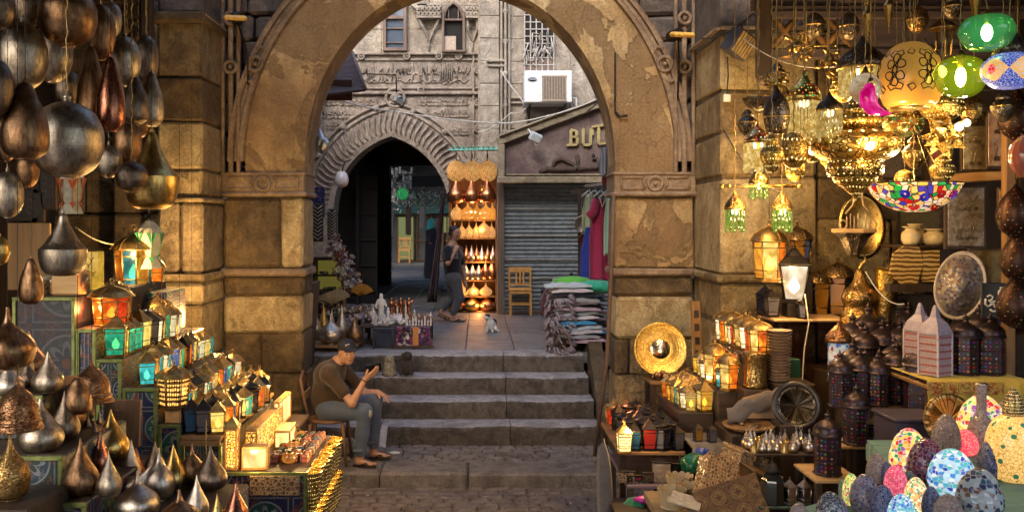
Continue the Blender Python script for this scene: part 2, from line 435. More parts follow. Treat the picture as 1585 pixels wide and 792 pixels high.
g=MB();g.quad((-60,-30,-.02),(60,-30,-.02),(60,90,-.02),(-60,90,-.02))
tag(g.build('ground',S_COB),kind='structure')
cob=MB();y=5.4
while y < 8.98:
    h=R.uniform(.10,.135)
    if y+h > 8.99:h=8.995-y
    x=-3.2+R.uniform(0,.2)
    while x < 3.4:
        w_=R.uniform(.14,.27)
        cob.box((x+w_/2,y+h/2,-.045+R.uniform(-.006,.006)),(w_-.014,h-.014,.09),bev=.016,jit=.006)
        x += w_
    y += h
tag(cob.build('street',S_COB),kind='structure')
L=MB();x=-3.1
for w_ in (.9,1.25,.85,1.3,1.1,.8):
    L.box((x+w_/2,9.24,.0),(w_-.008,.48,.26),bev=.022,jit=.006);x += w_
y=9.485
while y < 10.14:
    h=R.uniform(.075,.10);x=-3.1
    while x < 3.1:
        w_=R.uniform(.10,.24)
        L.box((x+w_/2,y+h/2,.075+R.uniform(-.005,.004)),(w_-.01,h-.01,.10),bev=.012,jit=.005);x += w_
    y += h
L.box((0,9.9,.02),(6.2,.8,.14))
tag(L.build('landing_pavement',m_stone('landing_stone',[(.12,.105,.10),(.20,.18,.175),(.27,.245,.24),(.15,.135,.13)],3.,.8)),kind='structure')
ST=thing('stone_steps','flight of four worn stone steps rising through the archway','steps',(0,10.15,.13))
rs=.21;tops=[]
for k in range(4):
    yf=10.15+.33*k;zt=.13+rs*(k+1);s=MB();x=-2.3
    cuts=[[.0,1.25,2.65,3.62],[.0,1.05,2.62,3.6],[0,1.1,2.62,3.58],[0,1.5,2.6,3.56]][k]
    for i in range(3):
        a,b=cuts[i]-2.3,cuts[i+1]-2.3
        n=24;vs=[];fs=[]
        for j in range(n+1):
            t=j/n;xx=a+.004+(b-a-.008)*t
            sag=R.uniform(-.006,.002)-.014*math.sin(PI*t)
            e=.02+R.uniform(0,.014)+(.03 if R.random() < .12 else 0)
            prof=[(yf+R.uniform(-.004,.004),zt-rs-.02),(yf+R.uniform(-.006,.006),zt-e*1.3+sag),(yf+e*.5,zt-e*.35+sag),(yf+e*1.4,zt+sag),(yf+.2,zt+R.uniform(-.003,.003)),(yf+.40,zt),(yf+.40,zt-rs-.02)]
            vs += [(xx,p,q-.13) for p,q in prof]
        m=len(prof)
        vs=[(v[0],v[1]-10.15,v[2]) for v in vs]
        for j in range(n):
            for q in range(m-1):fs.append((j*m+q,(j+1)*m+q,(j+1)*m+q+1,j*m+q+1))
        fs.append(tuple(range(m)));fs.append(tuple(n*m+q for q in range(m))[::-1])
        s.add(vs,fs)
    for i_,f_ in enumerate(s.f):s.m[i_] =1 if len(f_) == 4 and i_ % 146 < 144 and (i_ % 146) % 6 in (2,3,4) else 0  # upward faces get the painted sky-lit tone, the rest the shaded one
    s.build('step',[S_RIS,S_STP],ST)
ck=MB()   # sloping cheek wall at the right of the steps
ck.prism([(0,-.05),(1.45,-.05),(1.45,1.0),(1.2,1.02),(.0,.25)],.16,'yz',off=1.325)
ck.build('cheek_wall',S_BRN,ST)
U=MB();U.box((0,40,.45),(16,57.0,.9))
x=-4.6
while x < 5:
    w_=R.uniform(.5,.8);y=11.53
    while y < 26:
        h=R.uniform(.5,1.1)
        if y+h > 26:break
        U.box((x+w_/2,y+h/2,.93+R.uniform(-.002,.002)),(w_-.007,h-.007,.08),bev=.008,jit=.002);y += h
    x += w_
U.box((0,34,.925),(16,17,.08))
U.box((0,11.44,.9),(9,.16,.13))
tag(U.build('upper_pavement',S_PAV),kind='structure')

CX,CZ,RI,RO=-.185,Z(250,9.6),1.59,2.20
def zsc(r):return 1.16-(r-1.59)*.1357
YF,YB=9.6,10.16
ZI1,ZI0=Z(268,9.6),Z(305,9.6)       # impost top and bottom
XL0,XL1,XR0,XR1=-2.62,-1.785,1.405,2.22
ARCH=thing('stone_archway','big round plastered stone arch over the steps with knotted mouldings','archway',(0,YF,0))
def inv(o):o.location=(0,-YF,0);return o
ring=MB();n=72
def rp(r,a,y):return (CX+r*math.cos(a),y,CZ+r*zsc(r)*math.sin(a))
for k in range(6):
    r0=RI+(RO-RI)*k/6;r1=RI+(RO-RI)*(k+1)/6
    A=[rp(r0,PI*i/n,YF+(.012 if k == 0 else 0)) for i in range(n+1)];B=[rp(r1,PI*i/n,YF) for i in range(n+1)]
    fill(ring,A,B,rev=True)
A=[rp(RI,PI*i/n,YF+.012) for i in range(n+1)];B=[rp(RI+.004*math.sin(i*3),PI*i/n,YF+.1) for i in range(n+1)];C=[rp(RI,PI*i/n,YB) for i in range(n+1)]
fill(ring,A,B,smooth=True);fill(ring,B,C,smooth=True)
D_=[rp(RO,PI*i/n,YB) for i in range(n+1)];fill(ring,C,D_)
for sx in (-1,1):   # jambs between springing and impost
    a,b=sorted((CX+sx*RI,CX+sx*RO))
    ring.box(((a+b)/2,(YF+YB)/2,(CZ+ZI1)/2),(b-a,YB-YF,CZ-ZI1))
inv(ring.build('arch_ring',S_PLA,ARCH))
sp=MB();z=CZ-.35
row=0
while z < 7.2:
    h=R.uniform(.24,.34);x=-2.9
    while x < 2.6:
        w_=R.uniform(.35,.6);cx_,cz_=x+w_/2,z+h/2
        if math.hypot(cx_-CX,(cz_-CZ)/1.08) > RO-.02:
            sp.box((cx_,(YF+YB)/2+.05+R.uniform(0,.04),cz_),(w_-.02,YB-YF-.08,h-.02),bev=.03,jit=.012)
        x += w_
    z += h
inv(sp.build('spandrel_masonry',S_DRK,ARCH))
def sweep_arc(mb,r,w_,d,a0,a1,y,n=48,mat=0):
    prof=[(-w_/2,.02),(-w_/2*.75,-d),(-w_/2*.25,-d*.75),(w_/2*.25,-d*.75),(w_/2*.75,-d),(w_/2,.02)]
    vs=[];m=len(prof)
    for i in range(n+1):
        a=a0+(a1-a0)*i/n
        for (q,t) in prof:vs.append((CX+(r+q)*math.cos(a),y+t,CZ+(r+q)*zsc(r+q)*math.sin(a)))
    fs=[(i*m+j,(i+1)*m+j,(i+1)*m+j+1,i*m+j+1) for i in range(n) for j in range(m-1)]
    mb.add(vs,fs,mat,False)
def knot(mb,x,z,y,r=.055):
    mb.tube([(x+r*math.cos(2*PI*i/14),y,z+r*math.sin(2*PI*i/14)) for i in range(14)],.019,6,closed=True)
    mb.ball((x,y,z),.022,8)
mo=MB()
sweep_arc(mo,2.235,.07,.045,0,PI,YF);sweep_arc(mo,2.345,.07,.05,0.0,PI,YF)
sweep_arc(mo,2.29,.05,.02,0,PI,YF)
for a in (24,49,73,107,131,156):
    a=math.radians(a);knot(mo,CX+2.29*math.cos(a),CZ+2.29*zsc(2.29)*math.sin(a),YF-.04,.075)
    for s_ in (-1,1):
        aa=a+s_*.06;mo.tube([rp(2.29+q,aa+s_*.03*(1-abs(q)/.05),YF-.035) for q in (-.05,-.02,.02,.05)],.016,5)
for (xa,xb) in ((XL0+.01,XL0+.17),(XR1-.20,XR1-.02)):   # upright mouldings beside the arch
    for t in (0,.5,1):
        xx=xa+(xb-xa)*t
        mo.box((xx,YF-.015,(ZI1+7)/2),(.035 if t != .5 else .05,.07 if t != .5 else .04,7-ZI1),bev=.012)
    for zz in (Z(105,9.6),Z(30,9.6)):knot(mo,(xa+xb)/2,zz,YF-.045,.06)
inv(mo.build('moulding',S_MLD,ARCH))
def pier(xa,xb,rows,name):
    p=MB();courses(p,xa,xb,YF,YB,rows,bev=.014)
    p.box(((xa+xb)/2,(YF+YB)/2+.02,1.4),(xb-xa-.06,YB-YF-.05,2.9),mat=1)
    return inv(p.build(name,[S_PLA,S_BRN,S_LIT,S_BLK],ARCH))
zr=lambda y:Z(y,9.6)
pl=pier(XL0,XL1,[(zr(415),ZI0,[.72],[1,2]),(zr(458),zr(427),[],[1]),(zr(515),zr(458),[],[2]),(zr(578),zr(515),[.47],[1,1]),(zr(640),zr(578),[.6],[3,1]),(.0,zr(640),[.35],[1,1])],'pier')
pr=pier(XR0,XR1,[(zr(415),ZI0,[],[0]),(zr(458),zr(427),[],[1]),(zr(525),zr(458),[],[2]),(zr(580),zr(525),[.18],[1,3]),(zr(640),zr(580),[],[3]),(.0,zr(640),[.5],[1,1])],'pier')
for (xa,xb) in ((XL0,XL1),(XR0,XR1)):
    im=MB()
    c_=(xa+xb)/2;w_=xb-xa
    im.box((c_,(YF+YB)/2,(ZI0+ZI1)/2),(w_+.02,YB-YF+.03,ZI1-ZI0-.01),bev=.01)
    im.box((c_,(YF+YB)/2,ZI0+.03),(w_+.07,YB-YF+.09,.05),bev=.018)
    im.box((c_,(YF+YB)/2,ZI1-.005),(w_+.05,YB-YF+.07,.03),bev=.01)
    for zz in (ZI0+.085,ZI1-.045):im.tube([(xa+.06,YF-.02,zz),(c_-.11,YF-.02,zz)],.014,5);im.tube([(c_+.11,YF-.02,zz),(xb-.06,YF-.02,zz)],.014,5)
    knot(im,c_,(ZI0+ZI1)/2+.015,YF-.025,.07)
    for s_ in (-1,1):
        im.tube([(c_+s_*.10,YF-.022,ZI1-.045),(c_+s_*.13,YF-.022,(ZI0+ZI1)/2+.02),(c_+s_*.10,YF-.022,ZI0+.085)],.013,5)
        im.tube([(xa+.06 if s_ < 0 else xb-.06,YF-.02,ZI0+.085),(xa+.06 if s_ < 0 else xb-.06,YF-.02,ZI1-.045)],.014,5)
    inv(im.build('impost',S_MLD,ARCH));im=MB();im.box((c_,(YF+YB)/2-.005,(zr(415)+zr(427))/2),(w_+.06,YB-YF+.07,zr(415)-zr(427)),bev=.02,jit=.006)
    inv(im.build('string_course',S_MLD,ARCH))
pass
t=MB();x_,z_=X(953,9.55),Z(85,9.55);t.box((0,0,-.27),(.016,.02,.6),bev=.004);t.tube([(0,0,-.58),(.05,-.02,-.63),(.12,-.03,-.62)],.014,5)
o=t.build('iron_strap',BLACKM,None,loc=(x_,9.585,z_));tag(o,'thin rusty iron bar fixed upright on the right of the arch plaster','iron bar')

LP=thing('stone_wall','left ochre block wall beside the arch, eroded patches','wall',(-3.0,8.9,0))
p=MB(M=Matrix.Translation((3.0,-8.9,0)));z9=lambda y:Z(y,8.9)
courses(p,-3.06,XL0,8.9,9.75,[(z9(22),5.6,[],[5]),(z9(118),z9(33),[.99],[4]),(z9(187),z9(118),[],[1]),(z9(262),z9(187),[],[2]),(z9(305),z9(262),[],[3]),(z9(424),z9(312),[.5],[4,4]),(z9(472),z9(436),[],[2]),(z9(560),z9(472),[],[3]),(z9(640),z9(560),[],[1]),(0,z9(640),[],[1])],bev=.014)
p.box((-2.84,9.3,z9(28)),(.52,.95,.10),mat=1,bev=.02);p.box((-2.84,9.3,z9(309)),(.48,.9,.045),mat=3,bev=.015);p.box((-2.84,9.3,z9(430)),(.50,.93,.07),mat=3,bev=.02)
p.box((-2.84,9.35,2.4),(.38,.7,4.8),mat=1)
p.build('pier',[S_PLA,S_BRN,S_LIT,S_BLK,S_RGH,S_DRK],LP)
p=MB(M=Matrix.Translation((3.0,-8.9,0)));z9=lambda y:Z(y,9.25)
courses(p,-3.62,-3.07,9.25,9.8,[(z9(30),5.6,[],[5]),(z9(120),z9(30),[],[3]),(z9(190),z9(120),[.5],[1,3]),(z9(330),z9(190),[],[1]),(z9(400),z9(330),[.55],[1,3]),(z9(480),z9(400),[],[1]),(0,z9(480),[],[1])])
courses(p,-4.3,-3.63,9.45,9.9,[(z9(190),5.6,[],[5]),(z9(330),z9(190),[.5],[5,1]),(0,z9(330),[],[1])])
p.box((-3.6,9.75,2.8),(1.3,.2,5.6),mat=1);p.box((-3.35,9.55,2.75),(.5,.2,5.4),mat=1)
p.build('recessed_masonry',[S_PLA,S_BRN,S_LIT,S_BLK,S_RGH,S_DRK],LP)
st=MB(M=Matrix.Translation((3.0,-8.9,0)));st.box((-2.85,8.86,Z(24,8.9)),(.48,.05,.02),bev=.004);st.box((-2.60,9.28,Z(24,8.9)),(.05,.84,.02),bev=.004)
st.build('tin_flashing',m_metal('flashing',(.6,.5,.4),(.4,.33,.25),.5),LP)

RP=thing('stone_wall','right pale block wall beside the arch, behind the amber lanterns','wall',(2.7,8.57,0))
p=MB(M=Matrix.Translation((-2.7,-8.57,0)));z8=lambda y:Z(y,8.57)
courses(p,XR1,3.11,8.57,9.75,[(z8(42),5.6,[],[5]),(z8(140),z8(50),[],[2]),(z8(205),z8(140),[.6],[3,1]),(z8(275),z8(205),[],[3]),(z8(425),z8(275),[],[2]),(z8(500),z8(438),[],[3]),(z8(580),z8(500),[],[3]),(0,z8(580),[],[1])],bev=.014)
p.box((2.66,9.1,z8(431)),(.96,1.15,.07),mat=3,bev=.02);p.box((2.66,9.1,2.4),(.85,1.,4.8),mat=1)
courses(p,3.12,4.5,8.6,9.6,[(z8(42),5.6,[],[5]),(z8(190),z8(50),[],[1]),(z8(275),z8(190),[.3],[1,5]),(z8(340),z8(275),[.7],[1]),(z8(445),z8(340),[.5],[3,1]),(z8(560),z8(445),[],[1]),(0,z8(560),[],[5])])
p.box((3.85,9.1,2.75),(1.2,.7,5.4),mat=1)
p.build('masonry',[S_PLA,S_BRN,S_LIT,S_BLK,S_RGH,S_DRK],RP)
st=MB(M=Matrix.Translation((-2.7,-8.57,0)));st.box((2.68,8.53,z8(45)),(.95,.05,.025),bev=.004);st.box((2.19,9.1,z8(45)),(.05,1.1,.025),bev=.004)
st.build('tin_flashing',m_metal('flashing2',(.6,.5,.4),(.4,.33,.25),.5),RP)

def house(name,label,boxes,mats,cat='wall',origin=None):
    m=MB()
    for b in boxes:m.box(b[0],b[1],mat=b[2] if len(b) > 2 else 0)
    o=m.build(name,mats);return tag(o,label,cat)
house('shop_interior','dark timber shop recess on the left behind the hanging vessels',[((-4.75,9.7,2.4),(1.1,.2,4.8),0),((-5.35,6,2.4),(.2,7.6,4.8),0),((-3.65,5.7,4.75),(3.5,5.4,.12),0),((-4.3,8.9,4.75),(2.2,1.4,.12),0)],[DWOOD],'shop')  # roof slab stretched over the stall, out of view, to cut daylight
house('shop_interior','dark timber shop recess on the right behind crowded shelves',[((4.75,8.35,2.4),(1.5,.2,4.8),0),((5.6,5.5,2.4),(.2,6.2,4.8),0),((3.75,5.6,4.72),(3.7,5.2,.12),0),((4.06,8.2,2.4),(.14,.14,4.7),0)],[DWOOD],'shop')  # roof slab likewise widened unseen over the right stall to shade it
house('house_wall','tall plain house front above the left shop roof',[((-3.9,.2,9.),(.3,19,8.4))],[S_BRN])  # high walls on both sides, out of view, added as skylight occluders
house('house_wall','tall plain house front above the right shop roof',[((3.75,-.2,9.),(.3,18.4,8.4))],[S_BRN])
house('added_lane_roof','covered roof over the lane behind the viewer',[((0,-2.,5.3),(7.6,15.4,.15))],[DWOOD],'roof')  # unseen roof added to keep daylight off the stall fronts
house('house_wall','tall plain house closing the lane behind the viewer',[((0,-9.5,6.),(9,.4,12))],[S_BRN])  # back wall out of view, added to close off skylight
# ================================================================ beyond the arch
YP=17.0
def pointed(hw,c,zs,cx,t=0.,n=20,zb=None):
    Rr=hw+c+t;a1=math.acos(c/Rr)
    pts=[(cx-c+Rr*math.cos(a1*i/n),zs+Rr*math.sin(a1*i/n)) for i in range(n+1)]
    pts += [(cx+c-Rr*math.cos(a1*i/n),zs+Rr*math.sin(a1*i/n)) for i in range(n-1,-1,-1)]
    return pts
pcx,hw,cc,zs=X(606,YP),1.055,.388,Z(330,YP)
FAC=thing('carved_gateway','tall carved limestone gateway with a pointed ribbed arch over the dark passage','gateway',(pcx,YP,.97))
FM=Matrix.Translation((-pcx,-YP,-.97))
w=MB(M=FM);cur=pointed(hw,cc,zs,pcx,.46)
def to_rect(p,x0,x1,z1):
    dx,dz=p[0]-pcx,p[1]-zs
    if dz < 1e-3:return (x1 if dx > 0 else x0,p[1])
    s_=min((z1-zs)/dz,((x1-pcx)/dx if dx > 0 else (x0-pcx)/dx) if abs(dx) > 1e-6 else 1e9)
    return (pcx+dx*s_,zs+dz*s_)
rect=[to_rect(p,-4.6,.06,9.6) for p in cur]
fill(w,[(p[0],YP,p[1]) for p in cur],[(p[0],YP,p[1]) for p in rect],rev=True)
w.quad((.06,YP,zs),(.06,YP,9.6),(.06,YP+.6,9.6),(.06,YP+.6,zs));w.box((-4.6,YP+.3,8),(.3,.6,3.2))
w.quad((-4.6,YP+.004,6.0),(.06,YP+.004,6.0),(.06,YP+.004,9.6),(-4.6,YP+.004,9.6))
for sx in (-1,1):
    a=pcx+sx*(hw+.46);b=.06 if sx > 0 else -4.6
    w.box(((a+b)/2,YP+.3,(zs+.97)/2),(abs(b-a),.6,zs-.97))
w.build('facade_masonry',S_CRV,FAC)
v=MB(M=FM);A=pointed(hw,cc,zs,pcx,0);B=pointed(hw,cc,zs,pcx,.10);C=pointed(hw,cc,zs,pcx,.46)
fill(v,[(p[0],YP-.03,p[1]) for p in A],[(p[0],YP-.05,p[1]) for p in B],rev=True)
fill(v,[(p[0],YP-.05,p[1]) for p in B],[(p[0],YP-.02,p[1]) for p in C],rev=True)
fill(v,[(p[0],YP-.03,p[1]) for p in A],[(p[0],YP+.6,p[1]) for p in A])
for sx in (-1,1):
    x_=pcx+sx*(hw+.23);v.box((x_,YP+.27,(zs+.97)/2),(.46,.62,zs-.97),bev=.02)
Nr=44
for i in range(1,Nr):   # cushion ribs
    t=i/Nr*2*20;k=int(t);f=t-k
    L3=lambda Q:(Q[k][0]*(1-f)+Q[min(k+1,40)][0]*f,Q[k][1]*(1-f)+Q[min(k+1,40)][1]*f)
    b,c=L3(B),L3(C)
    pts=[]
    for j in range(6):
        u=j/5;dx=c[0]-b[0];dz=c[1]-b[1];s_=math.sin(u*PI*1.5)*.035
        pts.append((b[0]+dx*u-dz*s_*2,YP-.065,b[1]+dz*u+dx*s_*2))
    v.tube(pts,[.012,.022,.024,.024,.022,.012],6)
for off,rr in ((.50,.035),(.60,.028)):
    Q=pointed(hw,cc,zs,pcx,off);v.tube([(p[0],YP-.03,p[1]) for p in Q],rr,6)
for off in (.55,):
    Q=pointed(hw,cc,zs,pcx,off)
    for i in range(2,40,5):v.ball((Q[i][0],YP-.04,Q[i][1]),.06,8)
v.build('ribbed_arch',S_CRV,FAC)
m=MB(M=FM)
def bar(xa,ya,xb,yb,wd=.07,d=.06,y=YP):
    x0,x1,z0,z1=X(xa,YP),X(xb,YP),Z(ya,YP),Z(yb,YP)
    m.box(((x0+x1)/2,y-d/2+.01,(z0+z1)/2),(abs(x1-x0)+wd,d,abs(z1-z0)+wd),bev=.012)
for (ya,dd,ww) in ((84,.09,.05),(93,.05,.04),(137,.05,.04),(145,.09,.05)):bar(470,ya,740,ya,ww,dd)
for (xa,dd,ww) in ((733,.06,.04),(745,.09,.06)):bar(xa,84,xa,330,ww,dd)
for px in (560,630,680,710,652):knot(m,X(px,YP),Z(88.5 if px != 652 else 141,YP),YP-.06,.05)
for py in (110,160,200,250):knot(m,X(739,YP),Z(py,YP),YP-.06,.05)
m.tube([(X(612,YP)+.17*math.cos(a/12*2*PI),YP-.05,Z(152,YP)+.17*math.sin(a/12*2*PI)) for a in range(12)],.03,6,closed=True)
m.ball((X(612,YP),YP-.02,Z(152,YP)),.1,10)
m.build('frame_moulding',S_CRV,FAC)
def script_relief(mb,x0,x1,z0,z1,y,dens=1.,r=.012):
    """rows of raised strokes in the manner of a carved inscription"""
    H=z1-z0;x=x0+.04
    while x < x1-.06:
        k=R.random();wd=R.uniform(.05,.11)/dens
        if k < .45:
            mb.tube([(x,y,z0+H*.15),(x+.01,y,z0+H*R.uniform(.7,.95)),(x-.01,y,z0+H*.97)],[r,r*1.3,r*.6],4)
            wd *= .6
        elif k < .75:
            mb.tube([(x+wd*math.cos(a),y,z0+H*.35+H*.22*math.sin(a)) for a in (3.4,4.2,5.2,6.2,7.2,8.3)],r,4)
        else:
            mb.tube([(x-wd*.6,y,z0+H*.6),(x,y,z0+H*.75),(x+wd*.5,y,z0+H*.5),(x+wd,y,z0+H*.66),(x+wd*1.2,y,z0+H*.8)],r,4)
        if R.random() < .5:mb.box((x+wd*.5,y,z0+H*R.uniform(.1,.9)),(r*2.2,r*2,r*2.2),rot=Euler((0,.78,0)))
        x += wd
    mb.tube([(x0+.03+(x1-x0-.06)*i/24,y,z0+H*(.22+.10*math.sin(i*2.4))) for i in range(25)],r,4)
m=MB(M=FM)
script_relief(m,X(555,YP),X(728,YP),Z(134,YP),Z(97,YP),YP-.012,1.1,.017)
for (xa,xb,ya,yb) in ((648,728,166,150),(655,728,184,169),(680,728,212,196),(500,590,166,150),(485,570,186,169),(505,545,202,188)):
    script_relief(m,X(xa,YP),X(xb,YP),Z(yb,YP),Z(ya-1,YP) if False else Z(ya,YP),YP-.012,1.3,.013) if False else script_relief(m,X(xa,YP),X(xb,YP),min(Z(ya,YP),Z(yb,YP)),max(Z(ya,YP),Z(yb,YP)),YP-.012,1.3,.012)
m.build('inscription_panel',S_CRV,FAC)

UP=thing('limestone_wall','pale limestone upper wall over the carved gateway with two old windows','wall',(-2,YP,4.9))
UM=Matrix.Translation((2,-YP,-4.9))
m=MB(M=UM);z=Z(84,YP)+.02
while z < 8.6:
    courses(m,-4.5,.02,YP-.05,YP+.0,[(z,z+.42,[.17,.33,.52,.7,.86] if int(z*10) % 2 else [.1,.26,.44,.61,.8],[0])],bev=.006,gap=.004);z += .42
m.build('block_course',S_FAR,UP)
def wbox(mb,xa,xb,ya,yb,D,dy,mat=0,bev=.004,y0=0):
    x0,x1,z0,z1=X(xa,D),X(xb,D),Z(yb,D),Z(ya,D)
    mb.box(((x0+x1)/2,D+y0-dy/2,(z0+z1)/2),(x1-x0,dy,z1-z0),mat=mat,bev=bev)
GLS=m_glass('window_glass',(.10,.13,.18));FWD=m_wood('weathered_wood',(.10,.065,.05),(.18,.12,.09))
D=YP-.05
f=MB(M=UM)
for (a,b,c,d) in ((593,598,-12,80),(625,630,-12,80),(598,625,75,80),(598,625,26,31),(598,625,-12,-8)):wbox(f,a,b,c,d,D,.08)
for y_ in (44,66):wbox(f,598,625,y_,y_+2,D,.05)
fo=f.build('window',FWD,UP)
g=MB(M=UM);wbox(g,598,625,-10,76,D,.012);g.build('pane',GLS,fo)
f=MB(M=UM)
for (a,b,c,d) in ((684,688,20,82),(716,720,20,82),(688,716,79,82),(688,716,31,34)):wbox(f,a,b,c,d,D,.10)
Q=[(688,32),(689,20),(694,12),(702,6),(710,12),(715,20),(716,32)]
f.tube([(X(a,D),D-.06,Z(b,D)) for a,b in Q],.03,6)
for a in (694.5,709.5):wbox(f,a-.8,a+.8,14,32,D,.06)
fo=f.build('window',FWD,UP)
g=MB(M=UM);wbox(g,688,716,34,79,D,.012);g.prism([(X(a,D),Z(b,D)) for a,b in Q],.01,off=D-.02);g.build('opening',DARK,fo)
g=MB(M=UM);wbox(g,687,706,57,80,D,.05);g.build('shutter_board',m_plain('board',(.42,.33,.26),.8),fo)
b=MB(M=UM)   # stone lattice brackets either side
for (xa,xb) in ((646,683),(721,742)):
    wbox(b,xa,xb,29,32,D,.22);wbox(b,xa,xb,9,12,D,.16)
    nn=6 if xb-xa > 30 else 4
    for i in range(nn):
        xx0=xa+(xb-xa)*i/nn;xx1=xa+(xb-xa)*(i+1)/nn
        for (p,q) in (((xx0,13),(xx1,21)),((xx1,13),(xx0,21)),((xx0,21),(xx1,29)),((xx1,21),(xx0,29))):
            b.tube([(X(p[0],D),D-.16,Z(p[1],D)),(X(q[0],D),D-.16,Z(q[1],D))],.02,4)
    mid=(xa+xb)/2
    b.tube([(X(xa+3,D),D-.14,Z(32,D)),(X(mid-7,D),D-.05,Z(48,D)),(X(mid,D),D-.03,Z(66,D)),(X(mid+7,D),D-.05,Z(48,D)),(X(xb-3,D),D-.14,Z(32,D))],.025,5)
    b.tube([(X(mid,D),D-.03,Z(66,D)),(X(mid,D),D-.02,Z(80,D))],.015,4)
b.prism([(X(636,D),Z(10,D)),(X(662,D),Z(9,D)),(X(650,D),Z(22,D))],.15,off=D-.16)
b.build('lattice_bracket',S_FAR,UP)
PW=thing('limestone_wall','pale wall with a moulded pilaster behind the air conditioner','wall',(.6,16.7,2.5))
PM_=Matrix.Translation((-.6,-16.7,-2.5))
m=MB(M=PM_);m.box((.95,17.0,5.5),(1.9,.55,8.4));m.box((3.3,16.95,6.9),(3.2,.5,5.6))
z=2.6
while z < 8.4:
    m.box((X(758,16.7),16.69,z+.2),(.34,.16,.395),bev=.012,jit=.004);m.box((X(800,16.7),16.71,z+.2),(.38,.06,.395),bev=.01);z += .4
for px,d in ((776,.06),(782,.10),(788,.06)):m.box((X(px,16.7),16.69-d/2,5.4),(.04,d+.1,5.6),bev=.012)
m.box((X(768,16.7),16.6,Z(96,16.7)),(.34,.12,.05),bev=.012);m.box((X(768,16.7),16.6,Z(104,16.7)),(.3,.08,.04),bev=.012)
m.box((X(830,16.7),16.66,Z(152,16.7)),(1.1,.10,.05),bev=.012);m.box((X(830,16.7),16.66,Z(160,16.7)),(1.1,.06,.04),bev=.012)
for py in (20,66,115,165,205):m.ball((X(782,16.7),16.58,Z(py,16.7)),.05,8)
m.box((X(935,16.7),16.69,5.9),(1.2,.06,3.0),mat=0,bev=.01)
m.build('masonry',S_FAR,PW)
gr=MB(M=PM_);D=16.66
for i in range(6):wbox(gr,812+i*9-.9,812+i*9+.9,22,112,D,.03)
for i in range(8):wbox(gr,811,859,24+i*11-.8,24+i*11+.8,D,.035)
for k in range(26):
    a=R.uniform(813,857);b_=R.uniform(60,95);gr.tube([(X(a+R.uniform(-6,6),D),D-.05,Z(b_+R.uniform(-12,18),D)) for _ in range(4)],.012,4)
go=gr.build('window_grille',m_plain('grille_paint',(.42,.38,.34),.7),PW)
gb=MB(M=PM_);wbox(gb,812,858,20,90,D,.01);gb.build('dark_opening',DARK,go)
gb=MB(M=PM_);wbox(gb,812,858,90,112,D,.014);gb.build('wooden_panel',FWD,go)

house('house_wall','dim side wall of the courtyard behind the left jamb',[((-3.3,13.6,3.2),(.4,6.6,4.6))],[S_FAR])
house('house_wall','dim side wall of the courtyard behind the clothes stall',[((2.75,13.2,3.2),(.4,5.2,4.6)),((3.8,16.9,4.5),(2.0,.5,7.5))],[S_FAR])

PT=thing('vaulted_passage','dark covered passage behind the pointed gateway arch','passage',(pcx,17.6,.97))
T=Matrix.Translation((-pcx,-17.6,-.97))
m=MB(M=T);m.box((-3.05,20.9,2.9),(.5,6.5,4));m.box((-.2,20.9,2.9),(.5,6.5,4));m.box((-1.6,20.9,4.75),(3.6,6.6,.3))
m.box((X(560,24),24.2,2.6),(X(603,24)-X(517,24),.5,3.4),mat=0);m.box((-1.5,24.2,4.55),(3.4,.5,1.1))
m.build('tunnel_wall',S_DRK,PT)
m=MB(M=T)
for k in range(22):
    z_=1.0+k*.125;m.box((X(604,23.9),23.88,z_),(.07,.1,.11),bev=.01)
m.build('quoin',S_FAR,PT)
m=MB(M=T);m.box((X(560,18.6),18.6,2.2),(.06,1.4,2.5));m.box((X(545,17.9),18.2,2.2),(.9,.07,2.5))
for k in range(5):m.box((X(545,17.9),18.15,1.2+k*.5),(.86,.03,.05),bev=.01)
m.build('door_leaf',DARK,PT)
cu=MB();vs=[];fs=[];nx,nz=20,10
for i in range(nx+1):
    for j in range(nz+1):
        t=j/nz;u=i/nx
        x_=X(689,16.8)-(.04+.13*t)*(1-u)-.15*t;zz=Z(295,16.8)-(Z(295,16.8)-Z(467,16.8))*t
        vs.append((x_,16.75+.05*math.sin(u*22)+.03*math.sin(u*9+t*3),zz))
for i in range(nx):
    for j in range(nz):
        a=i*(nz+1)+j;fs.append((a,a+1,a+nz+2,a+nz+1))
cu.add(vs,fs,0,True)
co_=cu.build('curtain',m_cloth('maroon',(.035,.005,.008),(.06,.008,.012)))
md=co_.modifiers.new('s','SOLIDIFY');md.thickness=.006
tag(co_,'dark maroon curtain hanging at the right side of the passage mouth','curtain')

FS=thing('far_shop','far shopfront with brown door frames and yellow lit windows across the passage','shop',(-2.6,38.2,.97))
T=Matrix.Translation((2.6,-38.2,-.97));D=38.2
TEAL=m_plain('teal_paint',(.03,.13,.14),.6);BRF=m_wood('brown_frame',(.13,.06,.03),(.22,.11,.05));
m=MB(M=T);m.box((-2.6,38.7,5.),(8,.6,8.2));m.box((-2.6,35.5,5.2),(12,6,.1));m.box((-2.6,27.3,5.2),(12,5.6,.1));m.box((-7,31,3),(.2,14,4.4));m.box((3,31,3),(.2,14,4.4));m.build('wall',m_stone('far_wall',[(.10,.11,.13),(.16,.17,.2),(.2,.2,.22),(.13,.13,.15)],.6,.3),FS)  # roof slabs over the far street are added, unseen, to dim it
m=MB(M=T);wbox(m,598,706,317,331,D,.5);m.build('fascia',TEAL,FS)
m=MB(M=T)
for px in (616,641,646,662,668,686,692,705):wbox(m,px-.9,px+.9,334,404,D,.2)
for py in (334,402,372):wbox(m,615,706,py-1,py+1,D,.16)
m.build('door_frame',BRF,FS)
